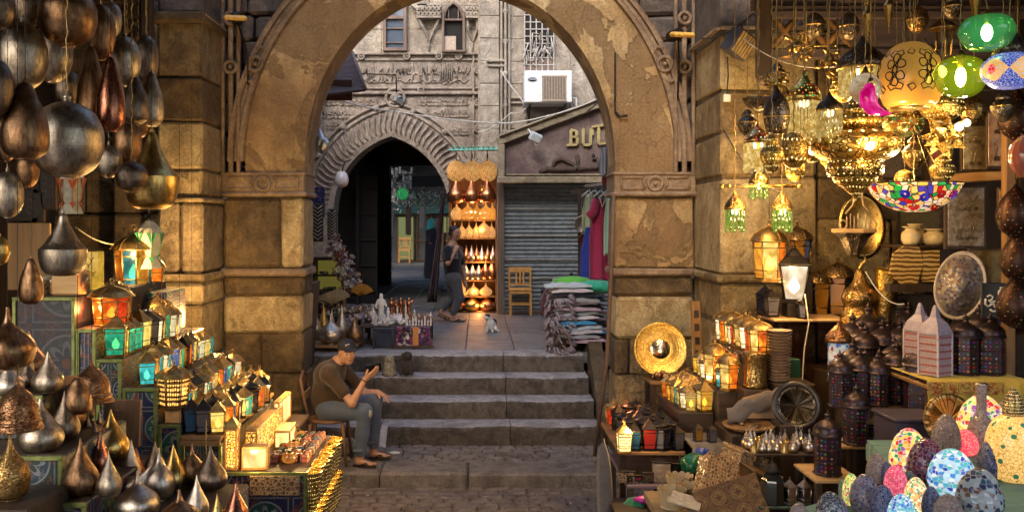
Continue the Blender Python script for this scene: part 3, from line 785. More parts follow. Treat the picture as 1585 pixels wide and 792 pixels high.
m=MB(M=T);wbox(m,617,641,336,402,D,.08);m.build('lit_window',m_glow('far_window',(.55,.62,.25),.10),FS);m=MB(M=T);wbox(m,686,705,336,360,D,.08);m.build('lit_window',bpy.data.materials['far_window'],FS)
m=MB(M=T);wbox(m,646,686,336,402,D,.06);m.build('glass_door',m_glass('far_glass',(.12,.13,.13)),FS)
GRNL=m_lit('far_green',(.05,.5,.15),1.2)
fg=MB();fg.ball((0,0,0),.16,10);fo=fg.build('paper_lantern',GRNL,None,loc=P(623,300,25.5));tag(fo,'round green lantern hanging in the far street beyond the passage','lantern')
gm=MB()
for k in range(260):
    x_=X(R.uniform(604,690),27);z_=Z(R.gauss(308,7),27);gm.ball((x_,27+R.uniform(-.4,.4),z_),R.uniform(.02,.05),5)
tag(gm.build('bunting',m_mosaic('bunting_c',[(.1,.35,.12),(.5,.5,.45),(.3,.3,.32),(.08,.2,.1)],9)),'green and grey bunting strung across the far street','bunting',kind='stuff')
gm=MB()
for k in range(60):
    x_=X(R.uniform(606,640),26);z_=Z(R.uniform(262,312),26);gm.box((x_,26+R.uniform(-.5,.5),z_),(R.uniform(.04,.1),.05,R.uniform(.08,.25)),rz=R.random())
tag(gm.build('hanging_goods',m_mosaic('goods_c',[(.3,.33,.38),(.6,.62,.65),(.12,.14,.18),(.4,.38,.42)],6)),'grey tangle of goods hung high in the far street','hanging goods',kind='stuff')
gm=MB();gm.box((X(650,26),26.5,Z(278,26)),(1.6,1.6,.06),rot=Euler((-.15,0,0)))
tag(gm.build('canopy',m_plain('canopy_dark',(.03,.03,.035),.8)),'dark canopy over the far street with a pale edge','canopy')
for i,(px,y0) in enumerate(((606,350),(632,352),(654,342))):
    gm=MB();gm.box((0,0,0),(.18,.08,.9),bev=.03);gm.box((0,0,.5),(.1,.05,.1))
    tag(gm.build('hanging_robe',m_cloth('robe%d' % i,[(.12,.13,.15),(.08,.05,.04),(.2,.2,.21)][i]),None,loc=P(px,y0-10,30)),['grey robe on display at the left edge of the far street','brown robe on display in front of the far lit window','pale robe hung beside the far glass door'][i],'robe','robes shown in the far street')

SG=thing('signboard','purple stone shop sign with slanted frame, gilt blackletter and raised Arabic word','sign',(X(860,15.8),15.8,3.9))
T=Matrix.Translation((-X(860,15.8),-15.8,-3.9));D=15.8
poly=[(775,283),(775,216),(925,160),(990,190),(990,283)]
pts=[(X(a,D),Z(b,D)) for a,b in poly]
m=MB(M=T);m.prism(pts,.5,off=D);m.build('board',S_PUR,SG)
m=MB(M=T)
def plank(a,b,wd,d,y):
    A=Vector((X(a[0],D),0,Z(a[1],D)));B=Vector((X(b[0],D),0,Z(b[1],D)));v_=B-A
    ang=math.atan2(v_.z,v_.x)
    m.box(((A.x+B.x)/2,y-d/2,(A.z+B.z)/2),(v_.length,d,wd),rot=Euler((0,-ang,0)),bev=.012)
plank((770,220),(928,161),.14,.14,D+.02);plank((772,212),(930,153),.035,.2,D+.02)
plank((926,160),(990,190),.12,.14,D+.02)
plank((776,224),(776,283),.11,.14,D+.02);plank((769,279),(990,279),.11,.16,D+.02);plank((783,271),(990,271),.03,.10,D+.02)
m.build('frame',S_FRM,SG)
GOLD=m_metal('sign_gold',(.5,.42,.2),(.35,.28,.12),.45,metallic=.4)
def pen(mb,pts_,wd,y,d=.05):
    """diamond-ended broad strokes"""
    for (p,q) in zip(pts_[:-1],pts_[1:]):
        h=wd/2;a=Vector(p);b=Vector(q)
        if abs(a.x-b.x) < abs(a.y-b.y):poly=[(a.x-h,a.y),(a.x,a.y+h),(a.x+h,a.y),(b.x+h,b.y),(b.x,b.y-h),(b.x-h,b.y)] if a.y > b.y else [(b.x-h,b.y),(b.x,b.y+h),(b.x+h,b.y),(a.x+h,a.y),(a.x,a.y-h),(a.x-h,a.y)]
        else:
            if a.x > b.x:a,b=b,a
            poly=[(a.x-h*.6,a.y),(a.x,a.y+h),(b.x,b.y+h),(b.x+h*.6,b.y),(b.x,b.y-h),(a.x,a.y-h)]
        mb.prism(poly,d,off=y)
def letter(ch,px,py,hgt,dy=0):
    mb=MB(M=T);H=hgt*D/F;x0=X(px,D);z0=Z(py,D);w_=.048
    q=lambda a,b:(x0+a*H,z0+b*H)
    if ch == 'B':
        pen(mb,[q(.12,.9),q(.12,.1)],w_,D-.07);pen(mb,[q(-.12,.02),q(.12,.08)],w_*.8,D-.072)
        pen(mb,[q(.12,.95),q(.42,.88)],w_*.8,D-.068);pen(mb,[q(.45,.85),q(.45,.62)],w_,D-.071)
        pen(mb,[q(.15,.52),q(.42,.52)],w_*.7,D-.066);pen(mb,[q(.5,.45),q(.5,.15)],w_,D-.073);pen(mb,[q(.15,.03),q(.48,.08)],w_*.8,D-.064)
    if ch == 'U':
        pen(mb,[q(.08,.95),q(.08,.15)],w_,D-.07);pen(mb,[q(.5,.95),q(.5,.1)],w_,D-.071);pen(mb,[q(.1,.05),q(.45,.05)],w_*.85,D-.067)
    if ch == 'T':
        pen(mb,[q(.28,.8),q(.28,.12)],w_*1.1,D-.07);pen(mb,[q(-.05,.88),q(.6,.98)],w_*.85,D-.067);pen(mb,[q(0.0,.75),q(0.0,.5)],w_*.5,D-.072);pen(mb,[q(.28,.05),q(.6,.1)],w_*.8,D-.065)
    o=mb.build('sign_letter',GOLD,SG);o['label'] ='gilt blackletter capital '+ch
letter('B',880,226,26);letter('U',900,226,27);letter('T',917,225,32);letter('T',936,224,32);letter('O',950,224,30) if False else None
m=MB(M=T)   # raised Arabic word
pp=lambda a,b:(X(a,D),D-.03,Z(b,D))
m.tube([pp(835,268),pp(846,261),pp(853,262),pp(870,263),pp(888,262),pp(893,258)],.045,6)
m.tube([pp(855,262),pp(858,250),pp(869,246),pp(875,249),pp(886,254),pp(889,262)],.035,6)
m.tube([pp(893,240),pp(894,252),pp(895,262),pp(910,260),pp(925,260),pp(926,252),pp(925,246)],.035,6)
m.tube([pp(916,247),pp(924,246)],.022,6);m.ball(pp(918,240),.03,8);m.ball(pp(905,272),.02,8)
m.build('arabic_word',m_stone('relief_brown',[(.05,.035,.03),(.09,.06,.05),(.12,.085,.07),(.07,.05,.04)],4,.4),SG)
SH=thing('roller_shutter','closed grey steel roller shutter under the purple shop sign','shutter',(X(840,16.1),16.1,.97))
T=Matrix.Translation((-X(840,16.1),-16.1,-.97));D=16.1
STEEL=m_metal('shutter_steel',(.24,.28,.32),(.15,.175,.20),.5,metallic=.3)
m=MB(M=T);x0,x1=X(781,D),X(990,D);zz=Z(284,D);vs=[];nst=30
prof=[]
for k in range(nst):
    z_=zz-(zz-1.03)*k/nst;h=(zz-1.03)/nst
    prof += [(D,z_),(D-.025,z_-h*.3),(D-.025,z_-h*.55),(D,z_-h*.85)]
for (y_,z_) in prof:vs += [(x0,y_,z_),(x1,y_,z_)]
m.add(vs,[(2*i,2*i+1,2*i+3,2*i+2) for i in range(len(prof)-1)])
m.build('curtain',STEEL,SH)
m=MB(M=T)
for py in (323,364.5,401,430):m.box(((x0+x1)/2,D-.035,Z(py,D)),(x1-x0,.03,.035),bev=.006)
m.build('reinforcing_rail',m_metal('rail_steel',(.45,.48,.5),(.3,.32,.34),.35,metallic=.7),SH)
m=MB(M=T);m.box((x0-.07,D-.02,2.2),(.12,.16,2.5),bev=.01);m.box(((x0+x1)/2,D-.03,1.0),(x1-x0,.14,.06),bev=.008);m.box((x0-.02,D-.09,2.2),(.03,.04,2.5))
m.build('side_post',m_wood('old_post',(.09,.065,.05),(.16,.12,.09)),SH)
m=MB(M=T);m.box((X(884,D),D-.05,1.6),(.05,.03,.16),bev=.006);m.build('lock',BLACKM,SH)

AC=thing('air_conditioner','white boxed air conditioner with slatted grille on the upper wall','air conditioner',(X(848,16.2),16.2,Z(160,16.2)))
T=Matrix.Translation((-X(848,16.2),-16.2,-Z(160,16.2)));D=16.2
m=MB(M=T);wbox(m,811,884,112,161,D,.1,y0=.45);m.box((X(847.5,D),16.3,(Z(112,D)+Z(161,D))/2),(X(884,D)-X(811,D),.55,Z(112,D)-Z(161,D)),bev=.015)
m.build('casing',m_plain('ac_white',(.66,.68,.68),.45,var=.08),AC)
m=MB(M=T);y_=16.02
for i in range(15):m.box((X(841+i*2.45,y_),y_-.004,(Z(119,y_)+Z(154,y_))/2),(.012,.03,.385),bev=.002)
for py in (118,155.5):m.box((X(858,y_),y_-.006,Z(py,y_)),(.43,.03,.02))
m.build('grille',m_plain('ac_grille',(.42,.34,.25),.6),AC)
m=MB(M=T);m.box((X(858,y_),y_+.004,(Z(119,y_)+Z(154,y_))/2),(.41,.01,.38));m.build('grille_back',m_plain('ac_dark',(.08,.06,.05),.8),AC)

m.v=[(X(824,y_)-X(848,16.2)+v_[0]-(-X(848,16.2)),0,0) if False else v_ for v_ in m.v]
bd=MB();bd.lathe([(.075,0),(.075,.01)],24,sy=.42)
ob=bd.build('badge',m_plain('badge_navy',(.02,.03,.09),.4),AC);ob.rotation_euler=(PI/2,0,0);ob.location=(X(824,y_)-X(848,16.2),y_-16.2-.002,Z(123,y_)-Z(160,16.2))
fc=bpy.data.curves.new('badge_lettering','FONT');fc.body='Carrier';fc.size=.045;fc.align_x='CENTER';fc.align_y='CENTER';fc.extrude=.001;fc.shear=.3
tmp=bpy.data.objects.new('tmp',fc);COL.objects.link(tmp)
bpy.context.view_layer.update()
me_=bpy.data.meshes.new_from_object(tmp.evaluated_get(bpy.context.evaluated_depsgraph_get()));bpy.data.objects.remove(tmp)
me_.materials.clear();me_.materials.append(WHT)
fo=bpy.data.objects.new('badge_lettering',me_);COL.objects.link(fo);adopt(fo,AC);fo.rotation_euler=(PI/2,0,0);fo.location=(X(824,y_)-X(848,16.2),y_-16.2-.015,Z(123,y_)-Z(160,16.2))
m=MB(M=T)
for px in (820,874):m.tube([(X(px,D),16.55,Z(163,D)),(X(px,D),15.98,Z(163,D)),(X(px,D),16.55,Z(185,D))],.014,4)
m.build('bracket',BLACKM,AC);m=MB(M=T);m.tube([(X(884,D),16.3,Z(150,D)),(X(892,D),16.25,Z(152,D)),(X(894,D),16.35,Z(175,D)),(X(888,D),16.4,Z(200,D))],.018,6);m.build('coolant_pipe',WHT,AC)

def cable(pts,r,mat,label,name='cable',cat='cable',grp=None,sag=0.,n=16):
    m=MB();o=Vector(pts[0]);out=[]
    for a,b in zip(pts[:-1],pts[1:]):
        for i in range(n+1):
            t=i/n;v_=Vector(a).lerp(Vector(b),t);v_.z -= sag*4*t*(1-t);out.append(v_-o)
    m.tube(out,r,5);ob=m.build(name,mat,None,loc=o);return tag(ob,label,cat,grp)
CBL=m_plain('cable_grey',(.5,.48,.45),.7);CBD=m_plain('cable_dark',(.03,.03,.03),.7)
cable([P(528,155,14),P(610,172,15.4),P(770,191,15.9),P(845,180,15.7),P(928,152,15.4)],.012,CBL,'long pale cable sagging across the front of the gateway',sag=.03)
cable([P(775,110,16.4),P(812,160,16.1)],.01,CBL,'pale cable slanting to the left corner of the air conditioner',sag=.02)
cable([P(740,205,16.3),P(790,175,16.2),P(818,163,16.2)],.01,CBL,'thin cable looping below the air conditioner',sag=.06)
cable([P(882,150,16.1),P(900,172,15.8),P(925,158,15.5)],.012,CBD,'dark cable hanging right of the air conditioner',sag=.05)
cable([P(534,140,13.6),P(534,240,13.6)],.006,CBL,'thin string hanging down in front of the gateway arch')
AW=thing('shop_awning','dark red slatted awning jutting from behind the left side of the arch','awning',(-1.9,12.5,4.2))
T=Matrix.Translation((1.9,-12.5,-4.2));m=MB(M=T);D=12.5
a_=[P(470,100,12.9),P(545,80,12.9),P(566,138,11.9),P(470,150,11.6)]
m.add(a_+[(p[0],p[1],p[2]-.03) for p in a_],[(0,1,2,3),(7,6,5,4),(0,4,5,1),(1,5,6,2),(2,6,7,3),(3,7,4,0)])
m.box((X(515,12),12.0,Z(140,12)),(.50,.05,.26));m.build('roof_panel',m_cloth('awning_red',(.035,.015,.014),(.06,.02,.018)),AW)
m=MB(M=T);m.tube([P(490,122,12.2),P(545,124,12.2)],.02,5);m.tube([P(545,80,12.9),P(566,138,11.9)],.02,5);m.tube([P(496,145,12.),P(512,130,12.)],.012,5);m.build('frame_bar',FWD,AW)
LB=thing('wall_floodlight','floodlight hanging on a thin bracket in front of the carved gateway','floodlight',P(618,155,15.5))
T=Matrix.Translation(-Vector(P(618,155,15.5)));m=MB(M=T)
m.tube([P(560,114,16.8),P(613,117,15.5),P(614,143,15.5)],.012,5);m.build('bracket_arm',BLACKM,LB)
m=MB(M=T);c_=Vector(P(618,157,15.5));m.box(c_,(.2,.12,.13),rot=Euler((.2,.5,.3)),bev=.03);m.lathe([(.03,0),(.07,-.05)],10,c_+Vector((0,0,.1)));m.build('lamp_head',m_metal('galv',(.3,.3,.3),(.18,.18,.18),.5),LB)
LB=thing('wall_floodlight','small white floodlight clipped on the slanted sign frame','floodlight',P(827,212,15.5))
T=Matrix.Translation(-Vector(P(827,212,15.5)));m=MB(M=T);m.box(P(829,213,15.45),(.2,.14,.15),rot=Euler((.3,.4,.2)),bev=.02);m.build('lamp_head',m_plain('lamp_pale',(.45,.5,.52),.4),LB)
m=MB(M=T);m.tube([P(818,200,15.6),P(824,210,15.5),P(829,226,15.45),P(834,219,15.45)],.012,5);m.build('clip',WHT,LB)
m=MB();m.box((0,0,0),(.84,.5,.025),rot=Euler((.12,-.02,0)),bev=.01);
for i in range(9):m.tube([(-.34+i*.085,-.22,.035),(-.34+i*.085,.22,-.01)],.014,5)
tag(m.build('tin_canopy',m_plain('green_tin',(.12,.42,.33),.5),None,loc=P(733,231,16.0)),'small green corrugated tin canopy above the glowing lamp rack','canopy')
# ================================================================ kinds of goods
STEELV=m_metal('aged_steel',(.50,.42,.32),(.22,.175,.13),.3,.35,5,rings=170)
STEELD=m_metal('dark_steel',(.25,.19,.14),(.10,.07,.05),.3,.35,5,rings=170)
BRONZE=m_metal('bronze',(.33,.19,.10),(.13,.07,.035),.29,.35,5,rings=170)
COPPER=m_metal('copper',(.42,.17,.10),(.18,.06,.035),.22,.2,7)
SILV=m_metal('silver',(.62,.55,.47),(.38,.31,.24),.28,.3,6,rings=150)
GOLDB=m_metal('yellow_brass',(.62,.42,.14),(.34,.2,.05),.26,.3,9)
ENG=m_metal('engraved_brass',(.50,.33,.12),(.22,.12,.04),.3,.5,9,engr=60)
ENGC=m_metal('engraved_copper',(.44,.24,.12),(.2,.09,.04),.3,.6,9,engr=70)
ENGD=m_metal('engraved_dark',(.22,.18,.14),(.09,.07,.05),.35,.6,9,engr=70)
TIN=m_metal('old_tin',(.50,.34,.13),(.22,.13,.045),.4,.3,14)
TIND=m_metal('dark_tin',(.06,.05,.045),(.03,.025,.022),.4,.3,14)
BULB=m_glow('bulb_glow',(1.,.66,.28),5.)
BULBW=m_glow('bulb_white',(1.,.85,.6),12.)
CORD=m_metal('brass_chain',(.45,.32,.14),(.2,.13,.05),.4)
LG=dict(
    green=m_lit('lit_green',(.02,.30,.16),1.5,(.05,.62,.32)),teal=m_lit('lit_teal',(.02,.36,.36),1.4,(.10,.75,.70)),
    amber=m_lit('lit_amber',(.85,.33,.03),1.5,(1.,.52,.06)),yellow=m_lit('lit_yellow',(.95,.56,.07),1.6,(1.,.8,.25)),
    white=m_lit('lit_cream',(1.,.78,.42),2.0,(1.,.92,.62)),orange=m_lit('lit_orange',(.9,.13,.01),1.5,(1.,.28,.02)),
    red=m_lit('lit_red',(.75,.04,.01),1.1,(.95,.10,.02)),blue=m_lit('lit_blue',(.03,.12,.5),.9,(.1,.35,.9)))
DGL=dict(blue=m_glass('dim_blue',(.02,.09,.2)),grey=m_glass('dim_grey',(.12,.11,.13)),red=m_glass('dim_red',(.3,.02,.02)),teal=m_glass('dim_teal',(.02,.16,.2)),amber=m_glass('dim_amber',(.35,.16,.02)),dark=m_glass('dim_dark',(.03,.025,.04)))

def lantern(n,w,h,glass,roof='pyr',metal=TIN,name='tin_lantern',cat='lantern',lit=True,taper=.85,ph=None,band=True,bulb=BULB,body=.64):
    """n-sided lantern: base, frame, panes, roof, ring (and the bulb when it burns)"""
    t=thing(name,'lantern',cat)
    ph=PI/n if ph is None else ph
    zb,zt=.07*h,body*h;rb,rt=w*taper,w
    m=MB();m.lathe([(rb*1.12,0),(rb*1.16,zb*.4),(rb*1.02,zb*.6),(rb*1.05,zb)],n,ph=ph,smooth=False);m.build('base',metal,t)
    m=MB()
    for k in range(n):
        a=ph+2*PI*k/n;ca,sa=math.cos(a),math.sin(a)
        m.tube([(rb*ca,rb*sa,zb*.9),(rt*ca,rt*sa,zt)],w*.055,4)
    def hoop(z_,r_,rad):
        m.tube([(r_*math.cos(ph+2*PI*k/n),r_*math.sin(ph+2*PI*k/n),z_) for k in range(n)],rad,4,closed=True)
    hoop(zt,rt*1.02,w*.07)
    if band:
        for f in (.2,.82):
            hoop(zb+(zt-zb)*f,rb+(rt-rb)*f,w*.04)
    m.build('frame',metal,t)
    m=MB();pr=[(rb*.965,zb),(rt*.965,zt)]
    m.sides(pr,n,list(range(len(glass))),ph=ph);m.build('glass',glass,t)
    m=MB();H=h-zt
    if roof == 'pyr':pf=[(rt*1.12,0),(rt*1.1,.05*H),(rt*.55,.4*H),(rt*.3,.62*H),(rt*.1,.72*H),(.001,.74*H)];nn=n;sm=False
    elif roof == 'dome':pf=smoothprof([(rt*1.2,0),(rt*1.12,.1*H),(rt*.95,.3*H),(rt*.55,.52*H),(rt*.16,.64*H),(rt*.06,.74*H),(.001,.76*H)],3);nn=max(8,n*2);sm=True
    else:pf=smoothprof([(rt*1.08,0),(rt*1.2,.08*H),(rt*.85,.14*H),(rt*1.0,.3*H),(rt*.8,.45*H),(rt*.25,.62*H),(rt*.08,.76*H),(.001,.78*H)],3);nn=12;sm=True
    m.lathe(pf,nn,(0,0,zt),ph=ph if nn == n else 0,smooth=sm)
    if roof == 'dome':
        for k in range(n):
            a=ph+2*PI*k/n;m.tube([(p[0]*1.02*math.cos(a),p[0]*1.02*math.sin(a),zt+p[1]) for p in pf[:-1]],w*.035,4)
    m.ball((0,0,zt+.76*H),w*.1,8);m.build('roof',metal,t)
    m=MB();rr=H*.11
    m.tube([(rr*math.cos(2*PI*k/10),0,zt+.78*H+w*.08+rr+rr*math.sin(2*PI*k/10)) for k in range(10)],w*.03,4,closed=True);m.build('ring',metal,t)
    if lit:
        m=MB();m.lathe(smoothprof([(.001,0),(w*.2,.05*h),(w*.26,.13*h),(w*.12,.22*h),(.001,.27*h)],2),8,(0,0,zb+.08*h));m.build('bulb',bulb,t)
    return t
def lset(*k):return [LG[q] for q in k]
LV={}   # variants by colour word
def get_lantern(key):
    if key in LV:return LV[key]
    k={
     'green':(4,.075,.25,lset('green','yellow','green','yellow'),'pyr'),
     'teal':(4,.075,.25,lset('teal','amber','teal','white'),'pyr'),
     'yellow':(4,.07,.25,lset('yellow','amber','yellow','green'),'pyr'),
     'amber':(4,.07,.25,lset('amber','yellow','amber','teal'),'pyr'),
     'white':(6,.08,.25,lset('white','white','teal'),'dome'),
     'orange':(4,.07,.25,lset('orange','yellow','orange','blue'),'pyr'),
     'blue':(4,.07,.25,lset('blue','white','teal','yellow'),'pyr'),
     'bigteal':(8,.12,.42,lset('orange','teal','amber','teal'),'dome'),
     'bigorange':(8,.15,.36,lset('red','orange','orange'),'dome'),
     'bigyellow':(6,.10,.40,lset('yellow','orange','amber'),'dome'),
     'octamber':(8,.13,.38,lset('yellow','orange','amber','orange'),'dome'),
     'octwhite':(8,.11,.36,lset('white','red','yellow'),'dome'),
     'hexpierce':(6,.09,.27,[m_pierced('pierced_pane',(.5,.25,.1),(.2,.08,.03),1.6,(1.,.55,.12),4,.3)]*2,'dome'),
     'deepred':(6,.075,.22,lset('red','orange','amber'),'onion'),
    }[key]
    lt=lantern(k[0],k[1],k[2],k[3],k[4]);LV[key] =lt;return lt
def get_dark(key):
    if 'd'+key in LV:return LV['d'+key]
    t_=lantern(4 if key != 'dark' else 6,.07,.25,[DGL[key],DGL['dark'],DGL[key],DGL['grey']],'pyr' if key != 'dark' else 'onion',TIND,lit=False)
    LV['d'+key] =t_;return t_
def point(loc,e,col=(1,.60,.21),r=.03):  # bulbs of lit lamps, plus free fills added where no lamp stands
    e *= .62
    l=bpy.data.lights.new('bulb_fill_light','POINT');l.energy=e;l.color=col;l.shadow_soft_size=r
    o=bpy.data.objects.new('bulb_fill_light',l);COL.objects.link(o);o.location=loc;return o

VP={
 'drop':[(.45,0),(.8,.04),(1.,.2),(.93,.36),(.58,.56),(.28,.74),(.12,.88),(.05,.97),(.0,1)],
 'bulb':[(.4,0),(.82,.07),(1.,.28),(.88,.46),(.5,.62),(.2,.74),(.09,.88),(.06,1),(0,1.005)],
 'globe':[(.0,0),(.38,.025),(.77,.15),(.97,.35),(1.,.5),(.96,.67),(.74,.86),(.38,.97),(.14,1.),(.1,1.04),(0,1.05)],
 'pear':[(.42,0),(.52,.01),(.9,.10),(1.,.27),(.93,.47),(.74,.66),(.52,.81),(.36,.93),(.2,.99),(.0,1.)],
 'flask':[(.0,0),(.5,.0),(.82,.08),(.98,.26),(1.,.40),(.97,.43),(.74,.52),(.45,.70),(.25,.85),(.16,.97),(0,1.)],
 'bell':[(.98,0),(1.,.03),(.93,.09),(.95,.14),(.86,.2),(.82,.42),(.62,.62),(.3,.78),(.1,.88),(.05,1),(0,1.01)],
}
VK={}
def vessel_proto(kind,mat):
    k=(kind,mat.name)
    if k in VK:return VK[k]
    nm={'globe':'hanging_globe','bell':'bell_shade','flask':'hanging_flask','pear':'hanging_pear'}.get(kind,'onion_vessel')
    t=thing(nm,'vessel','metal vessel' if kind != 'bell' else 'lamp shade')
    m=MB();m.lathe(smoothprof(VP[kind],4),32);m.build('body',mat,t)
    m=MB()
    zt=VP[kind][-1][1]
    if kind in ('globe','pear','flask'):
        m.lathe([(.10,0),(.13,.02),(.05,.05),(.05,.07),(0,.075)],12,(0,0,zt-.01));m.build('cap',mat,t)
        m=MB();m.lathe([(.40 if kind == 'pear' else .2,-.004),(.44 if kind == 'pear' else .24,-.008),(.43 if kind == 'pear' else .23,.012)],20);m.build('rim',mat,t)
    elif kind == 'bell':
        m.lathe([(1.02,-.02),(1.06,0),(1.02,.03),(.97,.02)],32);m.build('rim',mat,t)
    else:
        m.lathe([(.42,-.012),(.5,-.004),(.46,.015)],24);m.build('foot',mat,t)
    VK[k] =t;return t
def vessel(px0,px1,py0,py1,D,kind,mat,label,grp,hang=None,tilt=None):
    cx_=X((px0+px1)/2,D);zb=Z(py1,D);H=(py1-py0)*D/F;W=(px1-px0)/2*D/F
    o=put(vessel_proto(kind,mat),label,(cx_,D,zb),R.uniform(0,6),(W,W,H),grp)
    if tilt:o.rotation_euler=tilt
    if hang:
        m=MB();top=Z(py0,D);n=int((hang-top)/.03)+1;lng=hang-top > 1.2;a_=.0 if lng else .0022
        m.tube([((a_ if i % 2 else -a_)/W,(a_ if (i//2) % 2 else -a_)/W,(top-zb+(hang-top)*i/n)/H) for i in range(n+1)],(.0016 if lng else .0032)/W,4)
        c=m.build('chain',BLACKM if lng else CORD,o)
    return o
GH='metal vessels hung over the left stall'
HV=[
 (-2,72,36,140,4.6,'globe',STEELV,'large mottled steel globe, nearest the left picture edge in the upper bunch'),
 (50,111,37,128,5.0,'globe',STEELV,'steel globe just right of the largest mottled globe in the upper bunch'),
 (-24,22,-20,46,4.4,'globe',STEELD,'dark steel globe cut by the upper left picture corner'),
 (20,66,-25,43,4.8,'globe',STEELD,'dark globe under the top edge, above the mottled steel pair'),
 (62,148,-22,73,4.7,'globe',BRONZE,'big bronze globe at the top edge with a yellow reflection'),
 (136,178,8,93,5.0,'globe',BRONZE,'egg shaped bronze globe right of the big bronze one'),
 (169,217,57,133,5.2,'globe',STEELV,'bright steel globe below a twisted chain, near the wooden lattice'),
 (208,245,55,130,5.5,'globe',STEELD,'very dark globe beside the ochre wall in the upper bunch'),
 (120,162,72,188,4.9,'pear',BRONZE,'dark bronze pear shaped vessel left of the copper pear'),
 (150,193,88,203,4.8,'pear',COPPER,'shiny copper pear shaped vessel with a pink streak of light'),
 (188,230,118,192,5.2,'pear',STEELD,'blackened pear shaped vessel below the very dark globe'),
 (217,253,112,195,5.4,'pear',STEELV,'light steel pear shaped vessel against the ochre wall'),
 (4,74,128,246,4.1,'pear',BRONZE,'dark bronze drop hanging in front of the huge steel sphere'),
 (49,158,158,276,4.5,'globe',STEELV,'huge scratched steel sphere, the largest vessel of all'),
 (-40,19,90,182,4.0,'globe',STEELD,'dark globe half outside the left picture edge beneath the mottled one'),
 (175,218,186,256,5.3,'globe',BRONZE,'dark bronze globe under the copper pear'),
 (148,188,225,275,5.1,'globe',STEELV,'small dull steel globe touching the huge sphere'),
 (180,228,250,298,5.0,'globe',STEELD,'small polished round globe left of the brass flask'),
 (194,276,204,323,5.2,'flask',GOLDB,'brass flask with conical neck glowing yellow at the bottom'),
 (-12,35,266,337,4.4,'globe',STEELV,'steel globe at the left edge below the huge sphere'),
 (62,133,330,426,4.9,'flask',STEELV,'grey steel flask with a neck hanging alone over the drums'),
 (-14,14,366,410,4.4,'globe',GOLDB,'small brass globe cut by the left picture edge'),
 (-30,53,476,570,4.5,'bulb',BRONZE,'wide bronze onion vessel at the left edge before the painted medallion'),
 (-10,64,585,662,4.2,'bell',ENGC,'large embossed copper bell shade at the left picture edge'),
 (110,174,556,620,5.3,'bell',ENGC,'embossed copper bell shade in front of the painted box'),
 (88,122,-30,30,5.6,'globe',STEELD,'dim globe behind the big bronze one at the top edge'),
 (84,124,108,166,5.5,'globe',STEELD,'dim globe right of and below the bright steel pair'),
 (24,60,236,290,5.6,'globe',BRONZE,'dim bronze globe beneath the dark bronze drop'),
 (126,160,166,222,5.7,'globe',STEELD,'dim globe behind the huge sphere, at its upper right'),
 (196,232,160,214,5.8,'globe',BRONZE,'dim bronze globe behind the blackened pear vessel'),
 (-6,26,178,250,5.2,'globe',BRONZE,'dim bronze globe at the left edge beside the dark bronze drop'),
 (158,188,4,58,5.8,'globe',STEELV,'small steel globe behind the egg shaped bronze one at the top'),
 (30,66,400,470,5.4,'pear',BRONZE,'dim bronze pear vessel left of the grey steel flask'),
 (98,142,584,640,5.0,'pear',BRONZE,'narrow bronze vessel hanging left of the smaller bell shade'),
]
for h in HV:vessel(*h[:7],h[7],GH,hang=4.68)
point((-2.05,4.2,1.9),0.001)

TL1=m_tile('tile_navy_rosette',T=.26,k=8);TL2=m_tile('tile_green_rosette',(.01,.07,.06),(.5,.5,.5),(.4,.12,.02),(.03,.03,.16),.19,12)
TL3=m_tile('tile_medallion',(.008,.01,.03),(.11,.11,.13),(.13,.03,.008),(.01,.022,.02),.5,8,(.1,0,.15))
TL4=m_tile('tile_floral',(.015,.03,.13),(.5,.45,.35),(.5,.12,.02),(.02,.16,.10),.33,6,(.1,0,.12))
TRIM=m_metal('green_gilt_trim',(.25,.28,.08),(.12,.14,.04),.4,metallic=.5)
def display_box(xa,xb,ya,yb,zt,mat,label,trim=True,zb=0.,cat='display box'):
    w_=xb-xa;o=thing('painted_display_box',label,cat,((xa+xb)/2,ya,zb),group='painted boxes that carry the goods of the left stall')
    m=MB();m.box((0,(yb-ya)/2,(zt-zb)/2),(w_,yb-ya,zt-zb),bev=.008);m.build('body',mat,o);m=MB();m.box((0,(yb-ya)/2,zt-zb-.004),(w_-.02,yb-ya-.02,.012));m.build('top_board',DWOODX,o)
    if trim:
        m=MB();r=.012
        m.box((0,-.004,zt-zb-r),(w_+.004,.02,r*2),bev=.003)
        for s_ in (-1,1):m.box((s_*(w_/2-r),-.005,(zt-zb)/2),(r*2,.018,zt-zb-2*r),bev=.003)
        m.build('trim',TRIM,o)
    return o
x6=lambda px:X(px,6.2)
display_box(x6(20),x6(118)-.004,6.2,8.0,2.04,TL3,'dark painted box with a large round medallion, behind the bell shades')
display_box(x6(118),x6(150)-.004,6.2,8.02,1.83,TL1,'narrow painted box under the big orange lantern')
display_box(x6(150),x6(190)-.004,6.2,8.05,1.63,TL2,'painted box carrying the highest row of small lit lanterns')
display_box(x6(190),x6(245)-.004,6.2,7.85,1.44,TL1,'painted box carrying the second highest row of small lit lanterns')
display_box(x6(245),x6(281)-.004,6.2,8.0,1.20,TL4,'painted box with a star rosette under the pierced amber lantern')
display_box(x6(281),x6(345)-.004,6.2,7.75,1.08,TL2,'painted box with two rosettes under the wooden tray of lanterns')
display_box(x6(345),-1.13,6.2,7.27,.885,m_tile('tile_wheel',(.02,.02,.09),(.42,.42,.44),(.4,.1,.02),(.01,.10,.06),.34,8,(.17,0,-.05)),'low painted table box with a wheel medallion holding candle boxes')
m=MB();m.box((0,.8,0),(.275,1.6,.03),bev=.006);m.box((0,0,-.03),(.26,.03,.03));o=m.build('wooden_tray',MWOODX,None,loc=((x6(281)+x6(345))/2,6.16,1.115));tag(o,'thin wooden tray board under the dim blue and grey lanterns','tray')
